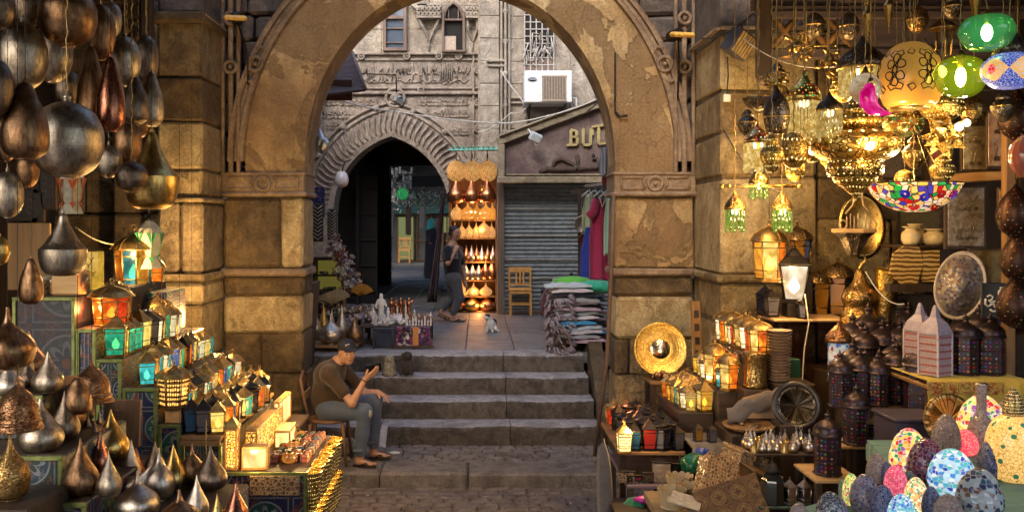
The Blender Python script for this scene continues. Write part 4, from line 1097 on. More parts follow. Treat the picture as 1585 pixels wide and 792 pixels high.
m=MB();m.box((0,0,0),(.105,.1,.095),bev=.006);tag(m.build('wooden_block',m_plain('block_orange',(.5,.25,.08),.6),None,loc=(x6(266),6.27,1.2475)),'little orange wooden block under the pierced amber lantern','block')
display_box(X(-60,4.9),X(135,4.9),4.62,5.45,1.385,m_tile('tile_deep_green',(.005,.035,.03),(.3,.32,.36),(.2,.06,.03),(.01,.05,.09),.3,8),'dark green painted box at the left under the tall onion vessels')
display_box(X(-60,4.9),X(60,4.9),4.95,5.6,1.62,TL3,'small painted box standing on the dark green one',zb=1.386)
display_box(X(82,4.9)+.01,X(184,4.9),4.5,5.42,1.19,TL4,'painted box with orange scrollwork at the bottom left',)
display_box(X(184,4.9)+.01,X(352,4.9),4.35,5.36,1.04,TL1,'low painted box along the bottom under the bright onion vessels')
m=MB();m.box((0,0,0),(.22,.025,.28),rot=Euler((-.12,0,.05)),bev=.006);m.lathe([(.018,0),(.018,.004)],10,(-.02,-.02,.08))
tag(m.build('cutting_board',m_wood('board_wood',(.16,.07,.03),(.26,.13,.06)),None,loc=(X(187,5.6),5.62,1.33)),'plain brown wooden board leaning behind the bronze onion vessels','board')
m=MB();m.box((0,0,0),(.34,.42,1.26),bev=.01);tag(m.build('crate',DWOOD,None,loc=(X(12,4.3),4.35,.63)),'dark crate at the bottom left corner under the engraved vessel','crate')
m=MB();m.lathe(smoothprof([(.05,0),(.13,.02),(.16,.1),(.12,.18),(.04,.21),(0,.215)],3),20);
GS='onion shaped metal vessels standing on the left stall'
SV=[
 (-12,36,556,1.62,4.96,'drop',SILV,'bright silver cone vessel behind the large bell shade'),
 (50,98,544,1.62,5.05,'drop',STEELV,'tall steel onion vessel with a violet sheen before the medallion box'),
 (24,60,556,1.62,5.2,'drop',STEELD,'dark onion vessel between the silver cone and the tall steel one'),
 (28,97,615,1.385,4.72,'drop',STEELV,'large onion vessel right of the large bell shade, bright streak at its neck'),
 (77,123,604,1.385,4.95,'drop',STEELD,'steel onion vessel with a ringed waist left of the brown board'),
 (-14,45,668,1.262,4.3,'bulb',ENG,'engraved brass onion vessel at the bottom left'),
 (96,153,678,1.19,4.62,'drop',BRONZE,'broad bronze onion vessel on the scrollwork box'),
 (139,171,664,1.19,5.0,'drop',COPPER,'narrow copper onion vessel glowing red behind the broad bronze one'),
 (149,188,700,1.19,4.60,'drop',STEELV,'smaller steel onion vessel at the corner of the scrollwork box'),
 (182,224,680,1.04,5.2,'drop',SILV,'silver onion vessel in front of the brown board'),
 (178,247,730,1.04,4.72,'bulb',SILV,'squat polished silver onion vessel with floral engraving'),
 (221,271,694,1.04,5.05,'bulb',SILV,'pinched silver onion vessel under the star rosette panel'),
 (286,323,735,1.04,4.72,'drop',SILV,'slender silver onion vessel at the bottom, before the two rosettes'),
 (244,311,758,1.04,4.52,'bulb',BRONZE,'bronze onion vessel cut by the bottom edge'),
 (324,348,763,1.04,4.56,'drop',GOLDB,'tiny brass onion vessel cut by the bottom edge'),
 (344,386,747,1.04,4.58,'drop',COPPER,'dark copper onion vessel before the wheel medallion'),
 (300,338,736,1.04,5.3,'globe',STEELD,'dark round globe lying behind the slender silver vessel'),
]
for (a,b,ytop,zb,D,kind,mat,lab) in SV:
    H=Z(ytop,D)-zb;W=(b-a)/2*D/F
    put(vessel_proto(kind,mat),lab,(X((a+b)/2,D),D,zb+.012*H),R.uniform(0,6),(W,W,H),GS)
for (x0,x1,y0,y1,z_,n,wh) in ((92,180,5.15,5.3,1.202,4,'on the scrollwork box, middle row'),(92,180,5.28,5.36,1.202,5,'on the scrollwork box, rear row'),(64,132,5.2,5.36,1.397,4,'at the back of the dark green box'),(-30,55,5.3,5.5,1.632,4,'at the back of the topmost small box'),(196,340,5.22,5.3,1.052,5,'at the back of the low painted box')):
    for i in range(n):
        y_=y0+(y1-y0)*(i % 2);h_=R.uniform(.22,.32);w_=h_*R.uniform(.30,.40)
        put(vessel_proto(['drop','bulb'][R.random() < .3],[BRONZE,STEELD,STEELV,COPPER,GOLDB][R.choice([0,1,1,2,0,3,4])]),f"dim onion vessel {wh}, {ORD[i]} from its left end",(X(x0+(x1-x0)*(i+.5)/n,y_),y_,z_),R.random(),(w_,w_,h_),GS)
o=put(vessel_proto('drop',SILV),'silver onion vessel lying tilted against the squat polished one',(X(199,4.98),4.98,1.07),0,(.06,.06,.22),GS);o.rotation_euler=(0,.62,0)

def row(keys,x0,y0,x1,y1,z,rowname,grp,lights=2,s=1.,sj=.08,e=6.):
    n=len(keys)
    for i,k in enumerate(keys):
        t=i/max(1,n-1);x_=x0+(x1-x0)*t;y_=y0+(y1-y0)*t
        if n > 6 and i > 0 and not k.startswith('-') and k in ('amber','teal','blue') and R.random() < .12:k='-'+('grey' if k == 'blue' else k)
        dark=k.startswith('-');kk=k[1:] if dark else k
        pr=get_dark(kk) if dark else get_lantern(kk)
        cw={'bigteal':'large octagonal teal and orange','bigorange':'large orange octagonal','bigyellow':'large yellow hexagonal','octamber':'large yellow and orange octagonal','octwhite':'large cream and red octagonal','hexpierce':'hexagonal pierced amber','deepred':'small red glass','white':'bright cream'}.get(kk,('dim '+kk if dark else kk)+' glass')
        put(pr,f"{cw} lantern, {ORD[i]} from the front {rowname}",(x_+R.uniform(-.01,.01),y_,z+.001),R.uniform(-.4,.4),1.12*s*(1+R.uniform(-sj,sj*1.3)),grp).rotation_euler.x=R.uniform(-.05,.05)
    for j in range(lights):
        t=(j+.5)/lights;point((x0+(x1-x0)*t,y0+(y1-y0)*t-.06,z+.17),e*.85)
GL_='small tin lanterns in rows on the left stall'
row(['green','yellow','yellow','green','amber','white','yellow','white','teal'],-2.43,6.3,-2.44,7.5,1.63,'of the top lit row at left',GL_,3,1.0)
row(['teal','amber','white','teal','orange','yellow','amber','orange','yellow','teal','blue','white'],-2.235,6.3,-2.25,7.75,1.44,'of the second lit row at left',GL_,3,.9)
row(['hexpierce','amber','yellow','teal','white','teal','yellow','orange','amber','teal','white'],-2.04,6.27,-2.07,7.9,1.20,'of the third lit row at left',GL_,3,.95)
LV['hexpierce'].location.z=1.296
row(['-blue','yellow','orange','amber','teal','yellow','white','yellow'],-1.92,6.27,-1.86,7.65,1.132,'in the left file of the tray',GL_,1,.85)
row(['-grey','-dark','yellow','-amber','-dark','amber','-dark','yellow'],-1.83,6.25,-1.74,7.45,1.132,'in the middle file of the tray',GL_,0,.85)
row(['yellow','orange','-amber','yellow','-dark','orange','-amber'],-1.735,6.25,-1.66,7.3,1.132,'in the right file of the tray',GL_,2,.85)
G2='large coloured lanterns on the left stall'
put(get_lantern('bigorange'),'big orange octagonal lantern glowing on the narrow painted box',(x6(152)+.005,6.42,1.831),.2,.86,G2)
put(get_lantern('bigteal'),'tall teal and orange octagonal lantern with a high domed top',(X(207,7.6),7.6,1.98),.1,1.25,G2)
put(get_lantern('bigyellow'),'tall yellow lantern with an orange edge right of the teal one',(X(235,7.9),7.9,1.9),.3,1.0,G2)
put(get_lantern('white'),'bright cream domed lantern at the head of the highest lit row',(X(244,7.55),7.55,1.631),0,1.35,G2)
put(get_lantern('teal'),'teal and orange lantern right of the bright cream domed one',(X(266,7.9),7.9,1.631),0,1.25,G2)
put(get_lantern('bigteal'),'short teal lantern half hidden behind the big orange one',(X(180,7.0),7.0,1.831),.3,.72,G2)
m=MB();m.box((0,0,.17),(.55,.5,.34),bev=.01);tag(m.build('riser',TL1,None,loc=(X(215,7.7),7.8,1.632)),'dark painted riser under the two tall lanterns','riser')
point((X(152,6.4),6.3,1.95),3,(1,.4,.12));point((X(207,7.5),7.3,2.25),10);point((-2.62,8.45,2.4),15);point((X(318,8),8.2,1.7),22)  # the wall-side ones are fills added in open air to wash the wall

CREAM=m_lit('lit_parchment',(1.,.6,.18),2.6,(1.,.74,.32),.12,5)
PERF=m_mosaic('lit_fretwork',[(1.,.5,.08),(.95,.4,.05),(1.,.6,.15)],46,(.10,.04,.012),1.6,gw=.16)
CARV=m_mosaic('fretwork',[(.10,.05,.025),(.2,.1,.05),(.07,.035,.02)],36,(.42,.27,.13),gw=.12,rough=.6)
def box_lamp(wx,wy,h,roofed,label,loc,rz=0,panel=CREAM):
    t=thing('box_lamp',label,'lamp',loc,rz,'glowing box lamps on the low table')
    m=MB();m.box((0,0,.01),(wx,wy,.02),bev=.004);m.box((0,0,h),(wx,wy,.018),bev=.004)
    for sx in (-1,1):
        for sy in (-1,1):m.box((sx*(wx/2-.006),sy*(wy/2-.006),h/2),(.012,.012,h),bev=.002)
    m.build('frame',m_plain('amber_wood',(.45,.24,.07),.5) if 'amber_wood' not in bpy.data.materials else bpy.data.materials['amber_wood'],t)
    m=MB();m.box((0,0,h/2),(wx-.016,wy-.016,h-.03));m.build('panel',panel,t)
    if roofed:
        m=MB();m.lathe([(wx*.82,0),(wx*.8,.012),(.012,wx*.75),(0,wx*.76)],4,(0,0,h+.012),ph=PI/4,smooth=False,sy=wy/wx);m.build('roof',TIN,t)
    return t
box_lamp(.085,.085,.27,True,'tall fretwork box lamp with a peaked roof at the front of the low table',(x6(355),6.27,.886),panel=PERF)
box_lamp(.17,.1,.15,False,'bright white glowing box lamp beside the tall fretwork one',(x6(391),6.28,.886),.1)
box_lamp(.09,.85,.22,False,'long amber box lamp reaching back along the low table',(-1.56,6.85,.886),-.0,PERF)
box_lamp(.12,.3,.13,False,'wide glowing box lamp right of the long amber one',(-1.43,6.95,.886),.05,CREAM)
box_lamp(.05,.45,.20,False,'tall bright panel lamp at the back of the low table',(-1.55,7.42,.95),.0,CREAM)
m=MB();m.box((0,0,.02),(.3,.5,.04),bev=.01);m.box((0,0,-.45),(.26,.46,.88));tag(m.build('side_stool',DWOOD,None,loc=(-1.55,7.56,.90)),'dark stool behind the low table','stool')
point((x6(391),6.14,1.0),1.5);point((-1.42,6.9,1.16),2);point((-1.45,7.6,1.4),16)
cubecols=[((.55,.15,.02),'orange'),((.26,.17,.12),'beige'),((.13,.12,.16),'grey'),((.42,.14,.09),'pink'),((.07,.14,.07),'green'),((.38,.20,.03),'mustard')]
CM=[(m_mosaic('soap_'+n,[c,tuple(q*.6 for q in c),tuple(min(1,q*1.3) for q in c)],18,tuple(q*.4 for q in c),gw=.1,rough=.5),n) for c,n in cubecols]
GC='small painted stone candle cubes in files on the low table'
CP=[]
for mt,nme in CM:
    t=thing('candle_cube','cube','candle holder');m=MB();m.box((0,0,.03),(.062,.062,.06),bev=.007);m.build('body',mt,t)
    m=MB();m.lathe([(.001,0),(.016,0),(.018,.003),(.001,.004)],10,(0,0,.059));m.build('candle_cup',m_plain('cup_dark',(.05,.02,.015),.5) if 'cup_dark' not in bpy.data.materials else bpy.data.materials['cup_dark'],t);CP.append((t,nme))
for i in range(8):
    for j in range(6):
        x_=-1.535+j*.068+(0 if j > 1 else -.02);y_=6.45+i*.098
        if j < 3 and 6.78 < y_ < 7.12:continue
        if x_ < -1.48 and y_ < 7.3:continue
        c,nme=CP[R.randrange(6)] if j < 4 else CP[R.choice([1,2,3,3])]
        put(c,f"{nme} candle cube, {ORD[i]} from the front in the {ORD[j]} file from the box lamps",(x_,y_,.886),R.uniform(-.15,.15),R.uniform(.9,1.05),GC)
APL=m_lit('lit_orange_stone',(.85,.22,.03),1.2,(1.,.42,.06),.1,9)
for i,(px,y_) in enumerate(((448,6.42),(455,6.75),(437,7.0),(462,7.08),(440,7.22))):
    t=thing('glowing_candle_bowl',['round orange glowing candle bowl at the front edge of the low table','orange glowing candle bowl behind the front one, near the table edge','orange glowing candle bowl beside the wide box lamp','orange glowing candle bowl in the middle of the table edge','orange glowing candle bowl at the back of the low table'][i],'candle holder',(X(px,y_),y_,.89 if i != 9 else .95),group='orange glowing candle bowls')
    m=MB();m.lathe(smoothprof([(.02,0),(.045,.01),(.052,.035),(.042,.065),(.02,.07)],3),16);m.build('bowl',APL,t)
    m=MB();m.lathe([(.012,0),(.014,.015),(0,.016)],8,(0,0,.068));m.build('cap',BLACKM,t)
SC=thing('crescent_sconce','x','candle sconce')
m=MB();q=14;A=[];B=[];C=[]
for i in range(q+1):
    a=-PI/2+PI*i/q;A.append((.085*math.cos(a),.085*math.sin(a),0));B.append((.07*math.cos(a),.075*math.sin(a),-.16));C.append((.045*math.cos(a),.05*math.sin(a),-.27))
fill(m,A,B,smooth=True);fill(m,B,C,smooth=True);m.build('pierced_shade',m_pierced('pierced_sconce',(.5,.36,.1),(.2,.13,.03),1.5,(1.,.66,.2),6,.12),SC)
m=MB();m.tube(A,.005,4);m.box((.0,0,-.13),(.006,.16,.3));m.build('rim',GOLDB,SC)
m=MB();m.ball((.03,0,-.08),.02,8);m.build('flame',m_glow('candle_glow',(1,.75,.35),30),SC)
for i in range(8):
    y_=6.26+i*.135
    put(SC,f"pierced brass crescent sconce with a lit candle, {ORD[i]} from the front along the table edge",(-1.125+R.uniform(-.004,.004),y_,.885-R.uniform(0,.02)),0,.95,'crescent candle sconces along the table edge')
    put(SC,f"pierced brass crescent sconce in the lower row, {ORD[i]} from the front",(-1.125,y_+.05,.60),0,.95,'crescent candle sconces along the table edge')
for y_ in (6.4,6.8,7.2):point((-1.02,y_,.95),3.5)
m=MB()
m.box((0,0,0),(.33,.02,.13),bev=.004);tag(m.build('fretwork_panel',CARV,None,loc=(x6(426),6.185,.80)),'dark fretwork panel under the front edge of the low table','panel')

m=MB()
t=thing('goblet_drum','small dark drum with a pale skin on the medallion box, the left one','drum',(x6(38),6.4,2.041),group='small drums on the medallion box')
m=MB();m.lathe([(.085,0),(.09,.01),(.085,.09),(.09,.1)],20);m.build('shell',CARV,t);m=MB();m.lathe([(.092,.1),(.094,.12),(.08,.128),(0,.129)],20);m.build('skin',m_plain('drumskin',(.5,.42,.3),.6),t)
dup(t,'small dark drum with a pale skin on the medallion box, the right one',(x6(64),6.45,2.041),.5,.85)
t=thing('wooden_drum','pale wooden cube drum with a round dark face, under the grey steel flask','drum',(x6(92),6.38,2.041),-.15)
m=MB();m.box((0,0,.085),(.2,.16,.165),bev=.012);m.build('body',m_wood('pale_wood',(.45,.25,.09),(.6,.38,.16),axis=0),t)
m=MB();m.lathe([(0,-.003),(.055,-.002),(.058,.004)],24);ob=m.build('drum_face',CARV,t);ob.rotation_euler=(0,PI/2,0);ob.location=(.103,0,.085)
t=thing('tall_box_lamp','tall yellow lamp box with dark birds painted on it','lamp',(X(146,6.9),6.9,2.041))
m=MB();m.box((0,0,.14),(.105,.105,.28),bev=.006);m.build('shade',m_lit('lit_yellow_paper',(.95,.55,.06),.8,None,.05),t)
m=MB()
for (a,b) in ((-.02,.18),(.015,.12),(0,.22)):
    m.tube([(a-.015,-.056,b+.012),(a,-.056,b),(a+.018,-.056,b+.015)],.003,4);m.tube([(a,-.056,b),(a-.003,-.056,b-.02)],.003,4)
m.lathe([(.02,0),(.03,.0),(.03,.004)],12,(0,-.02,.281));m.build('painted_birds',BLACKM,t)
m=MB();m.box((0,0,0),(.32,.03,.5),bev=.005);tag(m.build('plywood_sheet',m_wood('amber_panel',(.22,.11,.03),(.32,.17,.05)),None,loc=(X(45,7.0),7.0,2.28)),'tan wooden panel standing behind the small drums','panel')
def paper_lantern(px,py,D,label,c1,s=1.):
    t=thing('faceted_lantern',label,'lantern',P(px,py,D),0,'faceted paper lanterns at the left',s)
    m=MB();m.sides([(.02,.13),(.07,.08),(.085,.05),(.05,-.09),(.075,-.16)],6,[0,1,0,1,0,1]);
    m.build('shade',[m_plain('paper_cream',(.5,.47,.36),.8) if 'paper_cream' not in bpy.data.materials else bpy.data.materials['paper_cream'],m_plain('paper_cream2',(.42,.4,.3),.8) if 'paper_cream2' not in bpy.data.materials else bpy.data.materials['paper_cream2']],t)
    m=MB()
    for k in range(6):
        a=2*PI*k/6;b=a+PI/6
        m.add([(.088*math.cos(a-.4),.088*math.sin(a-.4),.055),(.088*math.cos(a+.4),.088*math.sin(a+.4),.055),(.071*math.cos(a),.071*math.sin(a),-.02)],[(0,1,2)])
        m.add([(.058*math.cos(a-.3),.058*math.sin(a-.3),-.09),(.058*math.cos(a+.3),.058*math.sin(a+.3),-.09),(.076*math.cos(a),.076*math.sin(a),-.13)],[(0,1,2)])
        m.tube([(.088*math.cos(a),.088*math.sin(a),.05),(.052*math.cos(a),.052*math.sin(a),-.09)],.003,4)
    m.build('trim',c1,t);m=MB();m.tube([(0,0,.12),(0,0,.6)],.004,4);m.lathe([(.025,.12),(.02,.15),(0,.16)],8);m.build('hanger',BLACKM,t)
    return t
paper_lantern(231,374,7.6,'cream faceted lantern with green triangles hanging against the ochre wall',m_plain('paint_green',(.04,.22,.09),.6),1.35)
paper_lantern(110,290,6.8,'cream faceted lantern with orange triangles behind the huge steel sphere',m_plain('paint_orange',(.5,.1,.02),.6),1.2)
cable([P(118,352,6.6),P(180,378,7.6),P(222,345,8.2)],.006,m_plain('cord_pale',(.4,.32,.2),.7),'pale cord looping across the dark stone behind the vessels',sag=.03)
LT=thing('wooden_lattice','dark wooden lattice screen above the left stall beside the ochre wall','lattice',(-3.3,8.7,3.7))
T=Matrix.Translation((3.3,-8.7,-3.7));m=MB(M=T);D=8.7
for (a,b,c,d) in ((150,60,222,-14),(150,110,222,36),(160,130,222,80),(150,10,185,-20)):
    m.tube([P(a,b,D),P(c,d,D)],.03,4);m.tube([P(a,d,D),P(c,b,D)],.03,4)
m.build('slat',DWOOD,LT)
m=MB(M=T);m.box((X(234,D),D-.1,Z(30,D)),(.10,.10,1.1),bev=.012);m.box((X(190,D),D-.05,Z(0,D)),(.55,.1,.1),bev=.01);m.box((X(185,D),D-.02,Z(60,D)),(.07,.08,.9),bev=.01);m.build('post',DWOOD,LT)
for i,(px,py,w_,h_) in enumerate(((35,315,.3,.35),(60,318,.12,.3),(40,358,.22,.2),(75,290,.16,.4))):
    t=thing('framed_picture',['dark wooden frame at the far left, top of the group','narrow dark frame with two rosettes','small dark frame with pale inlay below the others','tall pale framed strip behind the vessels'][i],'frame',P(px,py,8.3),group='dim frames on the left shop wall')
    m=MB();m.box((0,0,0),(w_,.04,h_),bev=.008);m.build('frame',DWOOD,t);m=MB();m.box((0,-.022,0),(w_*.7,.01,h_*.75));m.build('inlay',m_tile('dim_tile%d' % i,(.02,.015,.012),(.2,.16,.12),(.1,.04,.02),(.03,.03,.03),.12),t)
# ================================================================ right stall
PRC=m_pierced('pierced_gold',(.85,.56,.14),(.2,.11,.03),.8,(1.,.7,.25),9,.12,rough=.4)
PRC2=m_pierced('pierced_gold_fine',(.82,.54,.13),(.18,.1,.02),1.2,(1.,.68,.22),7,.12,rough=.4)
JEW=m_beads('jewelled_brass',(.55,.36,.1),[(.6,.02,.02),(.02,.4,.1),(.8,.5,.1),(.6,.3,.05)],60,.3,1.,.3,1.2)
FRG=m_lit('bead_fringe_glass',(.35,.55,.05),1.0,(.75,.8,.15),.25,40)
FRY=m_lit('bead_fringe_yellow',(.8,.5,.08),1.1,(1.,.78,.3),.25,40)
def chain_up(t,z0,ztop,s=1.,r=.005):
    m=MB();n=max(6,int((ztop-z0)/.03))
    m.tube([((.0025 if i % 2 else -.0025)/s,(.0025 if (i//2) % 2 else -.0025)/s,(z0+(ztop-z0)*i/n)/s) for i in range(n+1)],.0032/s,4);return m.build('chain',CORD,t)
def fringe(n,r,z0,z1,mat,t,hook=True):
    m=MB()
    for k in range(n):
        a=2*PI*k/n;L_=(z0-z1)*(.9+.1*math.cos(k*2.1));m.tube([(r*math.cos(a),r*math.sin(a),z0),(r*math.cos(a),r*math.sin(a),z0-L_)],r*2.6/n,4)
        m.ball((r*math.cos(a),r*math.sin(a),z0-L_),r*3.2/n,5)
    return m.build('bead_fringe',mat,t)
GRH='lit brass and glass lamps hung over the right stall'
def hung(name,px0,px1,py0,py1,D,label,grp=GRH,top=4.6):
    t=thing(name,label,'hanging lamp',(X((px0+px1)/2,D),D,Z(py1,D)),R.uniform(0,1),grp)
    t['W'] =(px1-px0)/2*D/F;t['H'] =(py1-py0)*D/F
    W,H=t['W'],t['H'];del t['W'],t['H']
    chain_up(t,H,top-Z(py1,D));return t,W,H
def dome_lamp(px0,px1,py0,pc,py1,D,label,mat=PRC,fr=FRG,n=16,bulb=True):
    """domed metal cap with a bead fringe below"""
    t,W,H=hung('beaded_dome_lamp',px0,px1,py0,py1,D,label);zc=(py1-pc)*D/F;C=H-zc
    m=MB();m.lathe(smoothprof([(W*.9,0),(W,.06*C),(W,.2*C),(W*.78,.42*C),(W*.35,.68*C),(W*.14,.84*C),(W*.08,.96*C),(0,C)],4),28,(0,0,zc));m.build('cap',mat,t)
    m=MB();m.lathe([(W*.92,0),(W*1.03,.0),(W*1.03,.04*C+.004),(W*.92,.05*C)],28,(0,0,zc));m.build('rim',GOLDB,t)
    fringe(n,W*.86,zc,0,fr,t)
    if bulb:
        m=MB();m.lathe(smoothprof([(.001,-.035),(W*.3,-.02),(W*.34,.0),(W*.2,.03)],3),10,(0,0,zc));m.build('bulb',BULBW,t)
    return t
def brass_lamp(px0,px1,py0,py1,D,prof,label,mat=PRC,name='pierced_brass_lamp',tassel=0):
    t,W,H=hung(name,px0,px1,py0,py1,D,label)
    m=MB();m.lathe(smoothprof([(r*W,z*H) for r,z in prof],4),32);m.build('shade',mat,t)
    m=MB()
    rmax=max(prof,key=lambda q:q[0]);m.lathe([(W*1.0,-.006),(W*1.04,0),(W*1.0,.006)],32,(0,0,rmax[1]*H));m.build('rim',GOLDB,t)
    if tassel:
        m=MB()
        for k in range(tassel):
            a=2*PI*k/tassel;r_=W*.75;m.tube([(r_*math.cos(a),r_*math.sin(a),.3*H),(r_*math.cos(a),r_*math.sin(a),.02*H)],.003,4);m.ball((r_*math.cos(a),r_*math.sin(a),0),.008,6)
        m.build('tassel',CORD,t)
    return t
BOWL=[(0,0),(.12,.02),(.2,.1),(.55,.3),(.62,.42),(.95,.55),(1.,.66),(.85,.78),(.5,.86),(.3,.94),(0,1)]
URN=[(0,0),(.3,.03),(.6,.14),(.95,.35),(1.,.5),(.8,.62),(.55,.7),(.6,.78),(.35,.9),(.12,.97),(0,1)]
BALL=[(0,0),(.4,.05),(.85,.25),(1.,.5),(.85,.76),(.45,.93),(.15,1.),(0,1.01)]
t,W,H=hung('brass_chandelier',1257,1390,158,310,5.4,'biggest brass chandelier of the right stall with a wide pierced bowl')
m=MB();m.lathe(smoothprof([(0,.70),(.35,.70),(.52,.74),(.62,.80),(.5,.86),(.46,.93),(.2,1.0),(0,1.01)],3),40);m.v=[(a*W,b*W,c*H) for a,b,c in m.v];m.build('crown',PRC2,t)
m=MB();m.lathe(smoothprof([(.6,.40),(.8,.43),(.97,.50),(1.,.57),(.96,.63),(.7,.69),(.45,.72)],4),40);m.v=[(a*W,b*W,c*H) for a,b,c in m.v];m.build('bowl',PRC,t)
m=MB();m.lathe(smoothprof([(.58,.24),(.62,.27),(.64,.33),(.60,.38),(.62,.40)],3),40);m.v=[(a*W,b*W,c*H) for a,b,c in m.v];m.build('band',m_pierced('band_gold',(.6,.4,.12),(.1,.06,.02),1.2,(1,.7,.25),3,.13),t)
m=MB();m.lathe(smoothprof([(0,-.02),(.03,0),(.06,.04),(.32,.14),(.48,.20),(.5,.235),(.57,.245)],3),32);m.v=[(a*W,b*W,c*H) for a,b,c in m.v];m.build('pendant_tip',PRC2,t)
m=MB()
for k in range(22):
    a=2*PI*k/22;m=MB();m.ball((W*1.01*math.cos(a),W*1.01*math.sin(a),.57*H),.013,8);m.build('boss',GOLDB,t)
m=MB()
for k in range(3):
    a=2*PI*k/3+.4;m=MB();m.ball((W*.96*math.cos(a),W*.96*math.sin(a),.52*H),.024,8);m.build('bulb',BULBW,t)
point((X(1323,5.4),5.4-.35,Z(235,5.4)),9,(1,.6,.2));point((X(1250,6),6.3,Z(200,6)),22);point((X(1180,7),7.6,Z(230,7)),24);point((X(1400,6),6.4,Z(180,6)),16);  # beyond the chandelier's own: fills added among the lamps to light the brass
ETCH=NM('etched_amber_glass');w=ETCH;x=w.n('SeparateXYZ',None,Vector=w.co());th=w.math('ARCTAN2',x.outputs[1],x.outputs[0])
v=w.n('CombineXYZ',None,X=w.math('MULTIPLY',th,1.5),Y=0.,Z=w.math('MULTIPLY',x.outputs[2],9.)).outputs[0]
e_=w.n('TexVoronoi',{'feature':'DISTANCE_TO_EDGE'},Vector=w.n('VectorMath',{'operation':'ADD'},i0=v,i1=w.n('VectorMath',{'operation':'SCALE'},i0=w.n('TexNoise',None,Vector=v,Scale=2.5).outputs['Color'],Scale=.6).outputs[0]).outputs[0],Scale=2.6).outputs[0]
e2=w.n('TexNoise',None,Vector=v,Scale=.9).outputs[0]
ln=w.math('MULTIPLY',w.math('LESS_THAN',e_,.05),w.math('GREATER_THAN',e2,.47))
cc_=w.mix(0.,w.mix(w.noise(6,4),(.55,.25,.03),(.32,.17,.05)),(.02,.012,.005))
w.bsdf(Base_Color=cc_,Roughness=.25,Emission_Color=cc_,Emission_Strength=.15)
t,W,H=hung('etched_globe_lamp',1362,1456,64,166,5.2,'large amber globe lamp with black arabesque drawing')
m=MB();m.lathe(smoothprof([(.55*W,0),(.8*W,.03*H),(.98*W,.28*H),(1.*W,.5*H),(.85*W,.76*H),(.5*W,.93*H),(.2*W,.98*H),(0,H)],4),36);m.build('globe',ETCH.m,t)
GZ=[0,.03*H,.28*H,.5*H,.76*H,.93*H,H];GR2=[.55*W,.8*W,.98*W,W,.85*W,.5*W,.2*W];m=MB()
def onglobe(a0,z0,uv,r_=.0034):m.tube([((np.interp(z0+v,GZ,GR2)+.004)*math.cos(a0+u/W),(np.interp(z0+v,GZ,GR2)+.004)*math.sin(a0+u/W),z0+v) for u,v in uv],r_,4)
for k in range(6):
    a0=-PI/2-t.rotation_euler.z+.15+(k-1)*1.05;z0=.52*H
    for q in range(6):
        b=PI/6+q*PI/3;e_=.036;cu,cv=.036*math.cos(b),.05*math.sin(b)*1.3
        onglobe(a0,z0,[(cu+.022*math.cos(x_)*(1-.3*math.sin(x_-b)),cv+.024*math.sin(x_)) for x_ in [i*PI/6 for i in range(13)]])
    onglobe(a0,z0,[(.013*math.cos(x_),.02*math.sin(x_)) for x_ in [i*PI/5 for i in range(11)]],.004)
    for s_ in (-1,1):
        onglobe(a0,z0,[(0,s_*.02),(.02,s_*.07),(.045,s_*.085),(.03,s_*.11),(.0,s_*.10),(-.03,s_*.11),(-.045,s_*.085),(-.02,s_*.07),(0,s_*.02)]);onglobe(a0+.5,z0,[(-.02,s_*.09),(0,s_*.12),(.025,s_*.1),(.01,s_*.08),(-.02,s_*.09)],.003)
m.build('arabesque',BLACKM,t)
m=MB();m.lathe([(.5*W,-.012),(.6*W,-.01),(.6*W,.01)],30);m.build('rim',GOLDB,t);m=MB();m.ball((-.1*W,-W*.93,.48*H),.035,10);m.build('bulb',BULBW,t)
def glass_dome(px0,px1,py0,py1,D,col,label,prof,tilt=None):
    t,W,H=hung('glass_dome_lamp',px0,px1,py0,py1,D,label)
    w=NM('tinted_'+label.split()[0]+str(px0))
    fr=w.n('LayerWeight',None,Blend=.35).outputs['Facing']
    em=w.n('Emission',None,Color=w.mix(fr,tuple(min(1,c*1.5) for c in col),tuple(c*.5 for c in col)),Strength=.33).outputs[0]
    tr=w.n('BsdfTransparent',None,Color=tuple(min(1,c*.9+.15) for c in col)).outputs[0]
    gl=w.n('BsdfGlossy',None,Roughness=.04).outputs[0]
    s1=w.n('MixShader',None,i0=.78,i1=em,i2=tr).outputs[0]
    w.surf(w.n('MixShader',None,i0=w.math('MULTIPLY',fr,.5),i1=s1,i2=gl).outputs[0])
    m=MB();m.lathe(smoothprof([(r*W,z*H) for r,z in prof],4),32,cap=False,bump=(lambda a,z:1+.012*math.cos(a*14)));m.build('glass',w.m,t)
    m=MB();m.lathe(smoothprof([(.001,.25*H),(.12*W,.3*H),(.2*W,.45*H),(.17*W,.62*H),(.08*W,.72*H)],3),12);m.build('bulb',BULBW,t)
    m=MB();m.lathe([(.10*W,.7*H),(.13*W,.9*H),(.2*W,.97*H),(.16*W,1.02*H),(.05*W,1.12*H)],14);m.build('cap',GOLDB,t)
    if tilt:t.rotation_euler=tilt
    return t
GD=[(0,0),(.35,.02),(.75,.16),(1.,.5),(.96,.68),(.7,.88),(.35,.97),(.12,1)]
glass_dome(1448,1526,86,152,4.9,(.50,.62,.02),'yellowgreen glass dome lamp with a glowing filament bulb',GD)
glass_dome(1487,1568,22,79,4.7,(.10,.55,.16),'green glass dome lamp, highest of the two clear glass lamps',[(0,0),(.45,.02),(.7,.1),(.95,.35),(1.,.6),(.75,.88),(.35,.97),(.12,1)])
t,W,H=hung('mosaic_lamp',1522,1604,82,138,4.7,'flattened blue mosaic globe lamp with an orange and red eye')
w=NM('blue_eye_mosaic');co3=w.co();x=w.n('SeparateXYZ',None,Vector=co3);th=w.math('ARCTAN2',x.outputs[1],x.outputs[0])
